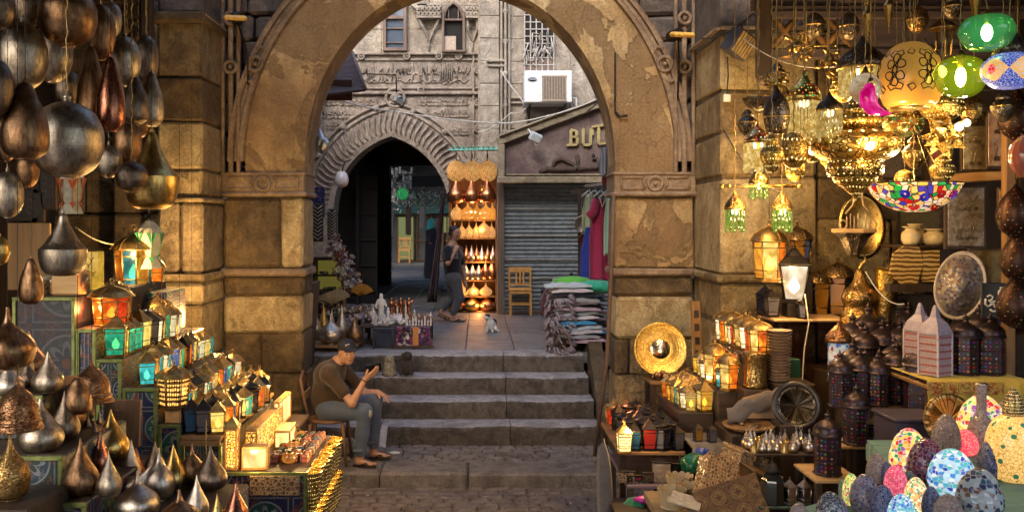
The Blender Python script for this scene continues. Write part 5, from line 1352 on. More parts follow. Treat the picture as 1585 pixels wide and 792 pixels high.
vv=w.n('TexVoronoi',{'feature':'DISTANCE_TO_EDGE'},Vector=co3,Scale=75.).outputs[0];g_=w.math('GREATER_THAN',vv,.05)
k3=w.math('ABSOLUTE',w.math('SINE',w.math('MULTIPLY',th,2.5)));zz_=w.math('ABSOLUTE',w.math('DIVIDE',w.math('SUBTRACT',x.outputs[2],H*.5),H*.5))
lens=w.math('LESS_THAN',zz_,w.math('MULTIPLY',k3,.62));eye=w.math('LESS_THAN',w.math('ADD',w.math('MULTIPLY',zz_,zz_),w.math('POWER',w.math('SUBTRACT',1.,k3),1.)),.07)
c=w.mix(lens,(.02,.06,.45),(.85,.42,.06));c=w.mix(eye,c,(.8,.01,.005));c=w.mix(g_,(.5,.5,.6),c)
w.bsdf(Base_Color=c,Roughness=.25,Emission_Color=c,Emission_Strength=.22)
m=MB();m.lathe(smoothprof([(.2*W,0),(.6*W,.06*H),(.95*W,.32*H),(W,.52*H),(.93*W,.72*H),(.6*W,.93*H),(.25*W,1.*H)],4),36);m.build('globe',w.m,t)
m=MB();m.lathe([(.2*W,0),(.62*W,.0),(.5*W,.2*H),(.4*W,.45*H),(.12*W,.6*H)],20,(0,0,H*.97));m.build('cap',ENGD,t)
t=thing('horn_glass_lamp','magenta glass horn lamp beside the marbled ball','hanging lamp',P(1356,150,5.0),0,GRH)
m=MB();pts=[(-.03,0,.065),(-.045,0,.02),(-.04,0,-.03),(-.015,0,-.065),(.035,0,-.085),(.085,0,-.09)]
m.tube(pts,[.022,.04,.046,.038,.02,.003],14);m.build('glass',m_lit('lit_magenta',(.85,.0,.22),1.6,(1.,.05,.45),.2),t)
m=MB();m.tube([(-.03,0,.06),(-.028,0,.10)],[.022,.012],10);m.build('cap',GOLDB,t);m=MB();m.tube([(-.028,0,.1),(-.028,0,1.2)],.004,4);m.build('chain',CORD,t)
t,W,H=hung('marbled_ball_lamp',1316,1363,106,163,5.1,'cream and orange marbled ball lamp')
m=MB();m.lathe(smoothprof([(r*W,z*H*.88) for r,z in BALL],4),28);m.build('globe',m_lit('lit_marble',(.95,.5,.2),1.0,(1.,.86,.6),.08,14),t);m=MB();m.lathe([(.4*W,.82*H),(.2*W,.92*H),(.08*W,1.05*H),(0,1.06*H)],14);m.build('cap',ENG,t)
dome_lamp(1219,1270,108,158,212,5.6,'dome lamp set with green and red stones over a long yellow fringe',JEW,FRY,26)
dome_lamp(1298,1372,55,108,146,5.8,'silvery dome lamp with a pale fringe behind the marbled ball',ENGD,FRY,20)
dome_lamp(1264,1304,142,172,218,5.3,'dome lamp with a white hot bulb and yellow fringe left of the big chandelier',ENGD,FRY,18)
brass_lamp(1182,1222,132,208,5.3,[(.4,0),(.8,.1),(1.,.35),(.95,.55),(.7,.72),(.3,.85),(.1,.95),(0,1)],'dark engraved onion lamp, unlit, over the red jewelled one',ENGD)
brass_lamp(1150,1200,150,172,5.7,[(.2,0),(.7,.3),(1.,.95),(.1,1.),(0,1)],'shallow dark bowl lamp at the left end of the group',ENGD)
t=dome_lamp(1152,1193,190,222,262,5.6,'red jewelled lamp with amber tassels at the left',m_beads('red_jewels',(.5,.3,.1),[(.6,.01,.01),(.8,.05,.02),(.7,.6,.4)],55,.32,1.,.3,1.),FRY,10)
brass_lamp(1177,1213,205,268,5.2,URN,'small brass urn lamp below the dark onion lamp',PRC2,tassel=6)
brass_lamp(1206,1251,204,262,5.4,BALL,'filigree brass ball lamp with a round white light',PRC,tassel=0)
brass_lamp(1238,1278,208,252,5.7,URN,'brass urn lamp half hidden by the big chandelier at its left',PRC)
dome_lamp(1160,1189,252,285,306,6.6,'middle lamp of the trio on the brass bar, the highest',ENG,FRG,12)
for px,lb in ((1122,'left lamp of the trio on the brass bar, green fringe'),(1195,'right lamp of the trio on the brass bar, green fringe')):
    t=dome_lamp(px,px+31,293,325,357,6.5,lb,ENG,FRG,14)
m=MB();m.tube([(-.27,0,0),(.27,0,0)],.012,8);m.ball((-.27,0,0),.02,8);m.ball((.27,0,0),.02,8);m.ball((-.22,0,0),.018,8)
tag(m.build('brass_bar',GOLDB,None,loc=P(1177,288,6.55)),'horizontal brass bar that carries the three fringed lamps','bar')
for px in (1137,1211,1174):point((X(px,6.5),6.35,Z(330 if px != 1174 else 292,6.5)-.04),7)
brass_lamp(1368,1428,162,212,5.7,[(.2,0),(.7,.1),(.9,.2),(1.,.4),(.96,.6),(.8,.7),(.9,.8),(.4,.95),(0,1)],'banded brass lamp with coloured stones under the amber globe',JEW)
brass_lamp(1425,1490,140,190,5.5,BALL,'flat brass ball lamp with spotted light below the yellowgreen dome',PRC2)
t,W,H=hung('star_lamp',1425,1498,176,250,5.4,'spiky brass filigree star lamp with white hot spots')
m=MB();c0=Vector((0,0,H*.5))
for k in range(14):
    a=k*2.4;zz=1-2*(k+.5)/14;rr=math.sqrt(1-zz*zz);d=Vector((rr*math.cos(a),rr*math.sin(a),zz));u=d.orthogonal().normalized();w2=d.cross(u);b0=c0+d*W*.45
    q=[b0+u*W*.3,b0+w2*W*.3,b0-u*W*.3,b0-w2*W*.3,c0+d*W*1.05];m.add(q,[(0,1,4),(1,2,4),(2,3,4),(3,0,4)])
m.build('points',PRC2,t);m=MB();m.ball(c0+Vector((-.2*W,-.75*W,.05)),.022,8);m.ball(c0+Vector((.5*W,-.7*W,.08)),.02,8);m.build('bulb',BULBW,t)
point(tuple(Vector(P(1460,215,5.4))+Vector((0,-.3,0))),4,(1,.7,.32))
t,W,H=hung('stained_glass_bowl',1345,1484,284,328,5.5,'wide stained glass bowl lamp with blue and red flowers')
STG=m_mosaic('stained_petals',[(.95,.55,.3),(.9,.42,.08),(.95,.6,.35),(.95,.5,.12),(.02,.3,.05),(.6,.01,.01),(.07,.04,.4),(.9,.65,.45)],26,(.02,.015,.01),.75,gw=.07)
m=MB();m.lathe(smoothprof([(.0,0),(.3*W,.03*H),(.62*W,.25*H),(.85*W,.58*H),(1.*W,.98*H)],4)+[(.98*W,1.*H)],40,cap=False);m.build('bowl',STG,t)
def flower(mb,a,zf,r,W,H):
    rr=[.0,.3,.62,.85,1.];zz=[0,.03,.25,.58,.98]
    rad=np.interp(zf,zz,rr)*W*1.01;cx_,cy_=rad*math.cos(a),rad*math.sin(a)
    n_=Vector((math.cos(a),math.sin(a),-.7)).normalized();u=Vector((-math.sin(a),math.cos(a),0));v_=n_.cross(u);c_=Vector((cx_,cy_,zf*H))
    for k in range(7):
        b=2*PI*k/7;p=c_+(u*math.cos(b)+v_*math.sin(b))*r*.6;mb.add([p+(u*math.cos(q)+v_*math.sin(q))*r*.42+n_*.006 for q in [2*PI*i/8 for i in range(8)]],[tuple(range(8))])
for nm,mt,lst in (('blue_flower',m_lit('lit_violet',(.05,.03,.5),.8,(.1,.08,.8),.05),((-2.2,.62),(-1.75,.5),(-.9,.6))),('red_flower',m_lit('lit_crimson',(.7,.01,.01),.9,(.9,.03,.02),.05),((-1.35,.6),(-1.0,.62),(-2.0,.2),(-1.2,.2)))):
    m=MB()
    for a,zf in lst:m=MB();flower(m,a-t.rotation_euler.z,zf,.03,W,H);m.build(nm,mt,t)
m=MB();m.lathe([(.98*W,-.006),(1.01*W,0),(.98*W,.006)],40,(0,0,H));m.build('rim',BLACKM,t)
m=MB()
for k in range(3):
    a=2*PI*k/3;m.tube([(W*math.cos(a),W*math.sin(a),H),(0,0,H+.35)],.004,4)
m.build('hanger_chain',CORD,t);point((t.location.x,5.5,t.location.z+H+.05),5,(1,.75,.4))
XL=[(1228,1262,168,214,6.0,URN,PRC2,'slim brass urn lamp behind the yellow fringed jewelled dome'),(1286,1322,118,160,6.1,BALL,PRC2,'pierced brass ball lamp behind the white hot fringed lamp'),(1325,1352,172,205,6.0,BALL,PRC,'small brass ball lamp above the rim of the biggest chandelier'),
 (1398,1436,208,262,6.0,URN,ENG,'engraved brass urn lamp above the stained glass bowl, left side'),(1440,1478,238,284,6.1,URN,PRC2,'brass urn lamp between the star lamp and the stained glass bowl'),(1488,1526,150,196,5.9,BALL,ENG,'engraved brass ball lamp right of the star lamp'),
 (1142,1172,168,212,6.1,URN,ENGD,'dark urn lamp at the left above the red jewelled lamp'),(1262,1298,228,262,6.1,BOWL,PRC2,'brass bowl lamp at the left below the biggest chandelier'),(1372,1404,116,160,6.2,URN,PRC,'brass urn lamp behind the big amber globe'),
 (1300,1330,20,62,6.2,BALL,ENGD,'dark ball lamp high above the silvery dome lamp'),(1404,1436,10,52,6.3,BALL,ENG,'engraved ball lamp high above the amber globe'),(1460,1490,-8,30,6.0,URN,ENGD,'dark urn lamp cut by the top edge left of the green dome'),
 (1216,1246,246,282,6.3,BALL,PRC2,'small brass ball lamp under the filigree ball, right of the trio'),(1190,1216,96,132,6.3,URN,ENGD,'dark urn lamp above the dark engraved onion lamp'),(1535,1570,140,190,5.6,URN,ENGD,'dark urn lamp under the blue mosaic globe'),(1244,1276,20,60,6.6,BALL,ENGD,'dark ball lamp beside the brass bird ornament'),
 (1385,1415,262,292,6.4,BALL,PRC,'small lit ball lamp hidden behind the rim of the stained glass bowl'),(1340,1368,262,300,6.2,URN,ENG,'engraved urn lamp right of the tip of the biggest chandelier')]
for x in XL:brass_lamp(x[0],x[1],x[2],x[3],x[4],x[5],x[7],x[6])
t,W,H=hung('ribbed_glass_lamp',1564,1612,208,276,4.6,'pink ribbed glass ball cut by the right picture edge');m=MB();m.lathe(smoothprof([(r*W,z*H) for r,z in BALL],4),48,bump=lambda a,z:1+.03*math.cos(a*12));m.build('globe',m_glass('pink_glass',(.55,.16,.10),.15),t)
t,W,H=hung('small_chandelier',1438,1482,28,86,5.9,'small brass chandelier with straight rods behind the green glass domes')
m=MB();m.lathe([(W*.3,.95*H),(W*.95,.75*H),(W,.7*H),(W*.9,.68*H)],20);m.build('crown',ENG,t);m=MB()
for k in range(5):m.tube([(W*.6*math.cos(k*1.25),W*.6*math.sin(k*1.25),.7*H),(W*.5*math.cos(k*1.25),W*.5*math.sin(k*1.25),0)],.008,5)
m.build('rod',GOLDB,t)
for i,(px,py,D) in enumerate(((1343,34,5.2),(1376,20,5.3),(1510,12,5.0))):
    m=MB();m.lathe([(0,-.12),(.012,-.06),(.03,.04),(.014,.07),(0,.09)],8,smooth=False);m.tube([(0,0,.08),(0,0,.6)],.005,4)
    tag(m.build('ceiling_finial',GOLDB,None,loc=P(px,py,D)),['brass cone finial on a chain above the marbled ball','small brass finial high between the amber globe and the marbled ball','small brass finial on the chain of the green dome'][i],'finial','brass finials on chains')
FIL=[(1203,130,5.6,.07,'curled brass filigree hook left of the jewelled dome'),(1232,72,5.9,.09,'brass filigree bird ornament near the top left of the lamp group'),(1248,82,5.7,.05,'small brass ball ornament beside the bird ornament'),(1282,92,5.9,.08,'brass filigree spray above the jewelled dome'),(1296,120,5.9,.07,'brass filigree spray between the two fringed domes')]
for (px,py,D,r_,lb) in FIL:
    m=MB();
    for k in range(9):
        a=R.uniform(0,6.28);b=R.uniform(-1,1);d=Vector((math.cos(a),math.sin(a)*.5,b));u=d.orthogonal().normalized()
        m.tube([u*0+d*(r_*.1),d*r_*.6+u*r_*.35,d*r_+u*0,d*r_*.8-u*r_*.4],[.006,.012,.009,.004],6)
    m.ball((0,0,0),r_*.45,10);m.tube([(0,0,0),(0,0,.5)],.004,4)
    tag(m.build('brass_ornament',GOLDB,None,loc=P(px,py,D)),lb,'ornament','brass filigree ornaments')
m=MB();m.tube([(-.15,0,0),(.15,0,0)],.006,6);tag(m.build('brass_rod',GOLDB,None,loc=P(1275,71,5.8)),'thin pale brass rod hung level near the top of the lamp group','rod')

for i,(a,b,sg,lb) in enumerate((((1150,60,7.6),(1330,95,6.2),.12,'slack pale flex from the balcony to the silvery dome lamp'),((1300,95,6.4),(1500,40,6.0),.15,'slack dark flex behind the big amber globe'),((1120,200,8.4),(1210,300,7.2),.1,'dark flex curling down the wall to the fringed trio'),((1430,60,6.6),(1580,120,6.4),.2,'dark flex drooping behind the clear glass domes'),((1340,420,7.3),(1400,470,7.1),.08,'pale flex hanging under the bronze ewer'))):
    cable([P(*a),P(*b)],.005,CBL if i % 4 == 0 else CBD,lb,'lamp_flex','cable',None,sg)
BT=thing('timber_balcony','dark weathered timber balcony with crossed slats above the right stall','balcony',(4.0,7.8,4.2));T=Matrix.Translation((-4.0,-7.8,-4.2));D=7.7
m=MB(M=T)
for py in (18,84):m.box((X(1390,D),D,Z(py,D)),(2.3,.10,.08),bev=.008)
m.box((X(1348,D),D+.02,Z(30,D)),(.55,.06,.55));m.box((X(1480,D),D+.05,Z(30,D)),(.9,.06,.6));m.box((X(1250,D),D+.04,Z(8,D)),(.9,.06,.1));m.box((X(1392,D),D-.06,Z(26,D)),(2.2,.04,.07),bev=.01)
m.build('beam',m_wood('balcony_wood',(.05,.035,.04),(.11,.08,.08),axis=0),BT)
m=MB(M=T)
for px in (1215,1262,1297):m.tube([P(px-20,76,D),P(px+20,24,D)],.028,4);m.tube([P(px-20,24,D),P(px+20,76,D)],.028,4)
m.build('cross_slat',MWOOD,BT)
m=MB(M=T);m.box((X(1179,D),D-.05,Z(50,D)),(.11,.11,.78),bev=.012);m.lathe([(.03,0),(.055,.03),(.055,.06),(.02,.10)],12,(X(1179,D),D-.05,Z(133,D)),0);m.build('newel_post',DWOOD,BT)
SPK=thing('loudspeaker','small dark loudspeaker with pale slatted front tilted high on the right wall','loudspeaker',P(1143,68,8.2),0);SPK.rotation_euler=(.35,.45,.5)
m=MB();m.box((0,0,0),(.2,.17,.22),bev=.01);m.build('cabinet',m_plain('spk_dark',(.05,.05,.07),.5),SPK);m=MB()
for i in range(6):m.box((-.075+i*.03,-.088,0),(.02,.012,.19))
m.build('front_slat',m_plain('spk_tan',(.42,.30,.15),.6),SPK);m=MB();m.tube([(0,.05,.1),(.05,.2,.2)],.012,6);m.build('bracket',BLACKM,SPK)
cable([P(1126,88,8.35),P(1127,118,8.4),P(1125,145,8.42)],.007,BLK,'black wire from the loudspeaker down to the small white box')
m=MB();m.box((0,0,0),(.065,.04,.07),bev=.006);tag(m.build('junction_box',WHT,None,loc=P(1125,152,8.53)),'small white junction box on the right wall','box')
cable([P(1085,60,8.5),P(1165,22,8.2),P(1250,48,7.6),P(1320,30,7.5)],.008,BLK,'black cable looping along the timber balcony',sag=.06)
for px,py,D,lb,ox in ((365,28,9.2,'dusty yellow floodlight over the left knot of the arch moulding',0),(1056,54,9.2,'dusty yellow floodlight over the right knot of the arch moulding',0)):
    t=thing('arch_floodlight',lb,'floodlight',P(px,py,D),.2,'floodlights fixed at the shoulders of the arch')
    m=MB();m.box((0,0,0),(.22,.16,.05),rot=Euler((.2,0,0)),bev=.02);m.build('lamp_head',m_plain('yellow_enamel',(.6,.36,.08),.5) if 'yellow_enamel' not in bpy.data.materials else bpy.data.materials['yellow_enamel'],t)
    m=MB();m.box((0,.18,.03),(.1,.25,.1),bev=.02);m.tube([(0,.1,.02),(.1,.3,-.3),(.1,.35,-.6)],.01,5);m.build('housing',BLACKM,t)

def slab_table(label,xa,xb,ya,yb,z,mat=DWOODX,th=.03,legs=True,name='wooden_table',cat='table',grp=None,zb=0.):
    t=thing(name,label,cat,((xa+xb)/2,(ya+yb)/2,zb),group=grp);w_,d_=xb-xa,yb-ya;h=z-zb
    m=MB();m.box((0,0,h-th/2),(w_,d_,th),bev=.006,jit=.001);m.build('tabletop',mat,t)
    if legs:
        for sx in (-1,1):
            for sy in (-1,1):
                m=MB();m.box((sx*(w_/2-.03),sy*(d_/2-.03),(h-th)/2),(.045,.045,h-th),bev=.004);m.build('leg',DWOOD,t)
    return t
def solid(label,xa,xb,ya,yb,z,mat=DWOODX,name='wooden_plinth',cat='plinth',zb=0.):
    m=MB();m.box((0,0,(z-zb)/2),(xb-xa,yb-ya,z-zb),bev=.01);o=m.build(name,mat,None,loc=((xa+xb)/2,(ya+yb)/2,zb));return tag(o,label,cat,'plinths stepping down from the right wall')
solid('tallest dark plinth at the right wall, under the octagonal lanterns',2.13,2.39,7.55,8.55,1.47)
m=MB();m.lathe([(.09,0),(.095,.02),(.085,.04),(.085,.24),(.095,.27),(.09,.28)],24);tag(m.build('bronze_drum',ENG,None,loc=(X(1170,7.4),7.42,Z(600,7.4))),'plain bronze cylinder standing below the octagonal lanterns','container')
solid('narrow dark stand under the bronze cylinder',X(1148,7.4),X(1190,7.4),7.32,7.54,Z(600,7.4))
solid('middle dark plinth under the row of amber hexagonal lanterns',1.93,2.12,7.55,8.55,1.17)
solid('lower dark plinth under the smallest lit lanterns',1.63,1.92,7.62,8.5,.99)
slab_table('front corner table crowded with dark little lanterns',1.10,1.62,7.3,8.4,.75,MWOODX)
slab_table('low shelf board under the corner table with boxes on it',1.12,1.66,7.05,8.0,.56,m_wood('violet_board',(.10,.07,.09),(.17,.12,.14),axis=0),name='low_table')
t=slab_table('small table covered with a grey cloth',1.64,2.06,7.1,7.54,.83,MWOODX)
m=MB();vs=[];
nn=14
for (z_,k) in ((.842,0),(.84,1),(.70,1),(.58,1)):
    for i in range(nn+1):
        x_=1.62+.46*i/nn;y_=7.53 if k == 0 else 7.08-(.02*math.sin(i*1.7) if z_ < .8 else 0)
        vs.append((x_-1.85,y_-7.3,z_-(.0 if z_ > .6 else (-.12*math.exp(-((i-7)/4.)**2)))))
m.add(vs,[(r*(nn+1)+i,r*(nn+1)+i+1,(r+1)*(nn+1)+i+1,(r+1)*(nn+1)+i) for r in range(3) for i in range(nn)],0,True)
o=m.build('tablecloth',m_cloth('grey_cloth',(.13,.11,.09),(.20,.17,.14)),None,loc=(1.85,7.3,0));md=o.modifiers.new('s','SOLIDIFY');md.thickness=.006;tag(o,'grey brown cloth hanging over the front of the small table','tablecloth')
GR_='small lanterns in rows on the right stall'
row(['octamber','octwhite','octamber','octwhite','octamber','octwhite'],2.30,7.66,2.22,8.42,1.47,'on the tallest plinth at right',GR_,2,.72,e=9)
row(['bigyellow','white','amber','bigyellow','amber','white','yellow','teal'],2.04,7.62,2.0,8.45,1.17,'on the middle plinth at right',GR_,2,.78,e=8)
row(['amber','deepred','teal','yellow','white','green','amber','deepred'],1.86,7.68,1.78,8.4,.99,'on the lower plinth at right, wall side',GR_,2,.92,e=6)
row(['yellow','white','amber','teal','deepred','yellow','orange'],1.74,7.68,1.68,8.3,.99,'on the lower plinth at right, street side',GR_,1,.8)
row(['-grey','-dark','-blue','-dark','-grey','-dark','-dark'],1.57,7.36,1.5,8.25,.75,'on the corner table, its wall side',GR_,0,.8)
row(['-dark','-grey','-dark','-dark','-grey','-dark'],1.45,7.36,1.40,8.25,.75,'on the corner table, its middle file',GR_,0,.85)
row(['-red','-dark','-grey','-dark','-dark','deepred'],1.335,7.36,1.3,8.3,.75,'on the corner table, its second file',GR_,0,.85)
row(['-blue','-dark','-dark','-grey','deepred'],1.22,7.36,1.2,8.3,.75,'on the corner table, its street side',GR_,0,.8)
point((1.25,8.1,1.02),1.5,(1,.3,.12));point((1.16,7.2,.95),4)
t=lantern(4,.075,.24,[m_pierced('mask_pane',(.2,.12,.04),(.1,.06,.02),2.,(1.,.7,.25),6,.42)]*2,'pyr');t['label'] ='very bright amber lantern at the street corner of the corner table';t.location=(1.13,7.25,.76)
solid('small dark block under the very bright amber corner lantern',1.04,1.10,7.2,7.3,.75) if False else None
for i,(x_,y_) in enumerate(((1.95,7.2),(1.80,7.22),(1.7,7.25))):
    put(get_dark(['dark','grey','amber'][i]),f"{['dark onion roofed','dim grey square','dim amber square'][i]} lantern standing alone on the grey tablecloth",(x_,y_,.846),.2,.6,'lanterns on the grey cloth')
t=thing('brass_plate','round polished brass plate with concentric engraving propped against the right pier','plate',(X(1024,9.3),9.36,Z(541,9.3)));t.rotation_euler=(PI/2-.12,0,0)
PLM=NM('plate_brass');w=PLM;x=w.n('SeparateXYZ',None,Vector=w.co());rr=w.math('SQRT',w.math('ADD',w.math('MULTIPLY',x.outputs[0],x.outputs[0]),w.math('MULTIPLY',x.outputs[1],x.outputs[1])))
wv=w.math('SINE',w.math('MULTIPLY',rr,260.));vo=w.n('TexVoronoi',{'feature':'DISTANCE_TO_EDGE'},Vector=w.co(),Scale=26.).outputs[0];en=w.ramp(vo,[(.03,(0,0,0)),(.1,(1,1,1))])
w.bsdf(Base_Color=w.mix(en,(.42,.27,.07),(.66,.46,.15)),Metallic=1.,Roughness=.3,Normal=w.bump(w.math('ADD',en,w.math('MULTIPLY',wv,.3)),.3,.004))
m=MB();m.lathe([(0,0),(.09,.0),(.10,.006),(.14,.006),(.25,.012),(.262,.022),(.268,.018),(.262,.0),(.0,-.006)],56);m.build('dish',PLM.m,t);m=MB();m.lathe([(0,.004),(.12,.004),(.125,0)],40);m.build('mirror',m_metal('mirror_silver',(.8,.75,.68),(.6,.55,.48),.12,.1),t)
slab_table('little table under the propped brass plate',1.68,2.16,9.15,9.5,.98,MWOODX)
point((X(1035,9.2),9.0,Z(545,9.3)),.5)  # fill light added in front of the plate, no lamp stands here
m=MB()
for k in range(26):m.ball((R.uniform(-.2,.2),R.uniform(-.08,.08),R.uniform(0,.05)),R.uniform(.015,.03),6,sc=(1,1,1.4))
tag(m.build('trinket_heap',BRONZE,None,loc=(1.93,9.24,1.0)),'heap of tiny dark bronze trinkets in front of the brass plate','trinkets',kind='stuff')
m=MB();m.box((0,0,0),(.09,.04,.62),bev=.005);t=tag(m.build('inlaid_screen',MWOOD,None,loc=P(1078,515,9.0)),'narrow wooden frame with dark windows leaning at the corner of the right pier','frame')
for k in range(4):
    m=MB();m.box((0,0,0),(.045,.01,.07));m.build('window',BLK,t,loc=(0,-.022,-.2+k*.13))
t.rotation_euler=(.1,-.06,0)
solid('thin pale shelf board carrying the bright white lantern',X(1183,8.0),X(1300,8.0),7.75,8.2,1.735,LWOOD,'shelf_board','shelf',zb=1.71)
m=MB();m.tube([(0,0,0),(0,.2,-.25)],.012,5)
z_=1.736
t=lantern(4,.165,.52,[m_lit('lit_milk',(1.,.72,.45),1.5,(1.,.9,.7),.3,6)]*2,'pyr',TIND,taper=.66,band=False,bulb=BULBW,body=.62,name='post_lantern');t['label'] ='big square white glass lantern with a dark pagoda roof on the shelf';t.location=(X(1232,7.9),7.95,Z(484,7.9)+.0);t.rotation_euler=(0,0,.5+PI/4)
t.location.z=z_+.12;m=MB();m.box((X(1232,7.9),7.95,z_+.06),(.16,.16,.12),bev=.01);tag(m.build('lantern_pedestal',BLACKM),'dark pedestal lifting the big white lantern off the shelf','pedestal')
point((X(1232,7.5),7.55,z_+.36),8)
put(get_dark('grey'),'dim grey square lantern on the shelf left of the big white one',(X(1197,7.9),7.95,z_),.1,1.0,'unlit lanterns on the shelf board');put(get_dark('dark'),'tiny black lantern at the shelf edge in front of the big white one',(X(1243,7.8),7.8,z_),.1,.75,'unlit lanterns on the shelf board')
put(get_dark('amber'),'dim amber square lantern at the left end of the shelf',(X(1187,8.05),8.1,z_),.4,1.1,'unlit lanterns on the shelf board')
def hang_lant(key,px,pyb,D,s,label,top=4.4):
    l_=put(get_lantern(key) if key in ('bigyellow','octamber') else key,label,(X(px,D),D,Z(pyb,D)),.3,s,'large lanterns hung on the right wall')
    h=.40*s;m=MB();m.tube([(0,0,.4),(0,0,(top-l_.location.z)/s)],.004/s,4);m.build('chain',CORD,l_);return l_
hang_lant('bigyellow',1191,436,8.0,1.35,'tall yellow and orange hanging lantern left of the big white one')
TB=lantern(6,.12,.5,[DGL['dark'],DGL['amber']],'dome',ENG,'bronze_lantern',lit=False);
GBL='tall unlit bronze lanterns behind the shelf'
put(TB,'tall bronze hexagonal lantern behind the big white lantern',(X(1234,8.3),8.3,Z(428,8.3)),.2,1.0,GBL)
slab_table('narrow high table against the right wall behind the shelf',X(1205,8.3),X(1345,8.3),8.2,8.5,Z(490,8.3),DWOODX)
TB.location.z=Z(490,8.3)+.36;m=MB();m.box((0,0,.18),(.2,.2,.36));tag(m.build('wooden_block',DWOOD,None,loc=(X(1234,8.3),8.3,Z(490,8.3))),'dark block lifting the tall bronze lantern','block')
put(TB,'bronze hexagonal lantern right of the big white lantern',(X(1270,8.25),8.3,Z(490,8.3)),.5,.95,GBL)
put(TB,'bronze hexagonal lantern with a lone finial, against the grey stone',(X(1305,8.2),8.32,Z(490,8.3)),.1,1.1,GBL)
DBASE=7.6
solid('dark counter along the back of the right shop',X(1268,7.9),5.4,7.0,8.2,1.30,DWOOD,'counter','counter')
solid('raised dark back shelf of the right shop',X(1315,7.9),5.4,7.5,8.2,1.64,DWOOD,'back_shelf','shelf',zb=1.302)
t=thing('bronze_ewer','dark bronze ewer with a curled brass neck in front of the oval brass tray','ewer',(X(1332,7.6),7.62,1.642),s=1.0)
m=MB();m.lathe(smoothprof([(.1,0),(.14,.03),(.15,.12),(.12,.2),(.13,.24),(.14,.28),(.12,.34),(.06,.40),(.03,.5),(.0,.52)],3),24);m.build('body',ENG,t);m=MB();m.tube([(0,0,.5),(.02,0,.56),(.05,0,.58),(.03,-.02,.63)],[.02,.016,.014,.004],8);m.build('spout',GOLDB,t)
t=thing('oval_tray','oval brass tray standing upright behind the bracket shelf','tray',P(1333,350,8.0));t.rotation_euler=(PI/2-.1,0,0)
m=MB();m.lathe([(0,0),(.15,0),(.17,.02),(.20,.025),(.19,.005),(0,-.01)],40,sy=1.42);m.build('dish',GOLDB,t)
t=thing('bracket_shelf','dark inlaid bracket shelf in front of the oval brass tray','shelf',P(1322,356,7.5));
m=MB();m.lathe([(.0,-.22),(.05,-.2),(.12,-.06),(.17,-.02)],8,smooth=False);m.build('bracket',ENGD,t)
m=MB();m.lathe([(.18,-.02),(.185,0),(.18,.012)],8,smooth=False);m.build('board',LWOOD,t)
m=MB()
for k in range(7):m.tube([(-.09+k*.03,-.08,.01),(-.09+k*.03,-.08,.11+.02*(k % 2))],.006,5)
for s_ in (-1,1):m.tube([(s_*.12+.03*math.cos(a/10*6.283),-.08,.045+.035*math.sin(a/10*6.283)) for a in range(10)],.006,5,closed=True)
m.tube([(-.1,-.08,.13),(-.04,-.08,.2),(-.03,-.08,.3)],.008,5);m.tube([(.1,-.08,.13),(.04,-.08,.2),(.03,-.08,.3)],.008,5);m.build('fretwork_rail',m_plain('rail_pale',(.45,.32,.18),.6),t)
t=thing('brass_cone','tall hammered brass cone vessel leaning beside the onyx slab','vase',(X(1368,7.5),7.55,1.642));t.rotation_euler=(0,.13,0)
m=MB();m.lathe(smoothprof([(.03,0),(.05,.02),(.07,.2),(.11,.5),(.13,.52),(.12,.52)],3),24);m.build('body',m_metal('hammered_brass',(.42,.27,.07),(.2,.12,.03),.35,.6,9,hammer=60),t)
t=thing('mosaic_table_lamp','blue mosaic cylinder lamp with a bronze dome on top','lamp',(X(1302,7.1),7.15,1.302))
m=MB();m.lathe([(.075,.06),(.078,.08),(.078,.30),(.075,.32)],24);m.build('shade',m_mosaic('blue_diamonds',[(.02,.1,.5),(.5,.6,.7),(.02,.25,.45),(.7,.75,.8),(.3,.03,.02)],34,(.6,.6,.6),.15),t)
m=MB();m.lathe(smoothprof([(.095,.0),(.1,.02),(.09,.05),(.05,.1),(.02,.13),(0,.16)],3),20,(0,0,.32));m.build('cap',ENGC,t);m=MB();m.lathe([(.09,0),(.09,.03),(.075,.06)],20);m.build('base',ENGD,t)
ALB=m_plain('alabaster',(.62,.50,.30),.45,var=.15)
solid('dark high shelf holding the three alabaster jars',X(1392,7.6),X(1462,7.6),7.5,8.0,Z(379,7.6),DWOOD,'jar_shelf','shelf',zb=Z(384,7.6))
for i,(px,w_,h) in enumerate(((1408,.07,.15),(1424,.065,.17),(1444,.085,.13))):
    t=thing('alabaster_jar',['round alabaster jar at the left of three on the shelf','alabaster jar with a flared lip, the middle one','wide alabaster bowl right of the flared jar'][i],'jar',(X(px,7.6),7.58+(.1 if i == 1 else .0),Z(379,7.6)+.001),0,'alabaster jars on the high shelf')
    m=MB();m.lathe(smoothprof([(w_*.7,0),(w_,.03),(w_*1.02,h*.6),(w_*.6,h*.82),(w_*.65,h*.9)],3),24);m.build('body',ALB,t);m=MB();m.lathe([(w_*.62,h*.88),(w_*.95,h*.97),(w_*.93,h),(w_*.6,h*.96)],24);m.build('lip',ALB,t)
ONX=NM('banded_onyx');w=ONX;nz=w.n('TexWave',{'bands_direction':'Z'},Vector=w.co(),Scale=9.,Distortion=4.,Detail=3.).outputs[0];w.bsdf(Base_Color=w.ramp(nz,[(.1,(.10,.05,.01)),(.5,(.35,.2,.05)),(.85,(.55,.38,.14))]),Roughness=.2)
m=MB();m.prism([(-.13,-.06),(-.1,.1),(-.02,.16),(.1,.15),(.13,.02),(.08,-.14),(-.04,-.14)],.04,off=-.02);tag(m.build('onyx_slab',ONX.m,None,loc=P(1402,412,7.42)),'banded amber onyx slab with cut corners, the larger','slab')
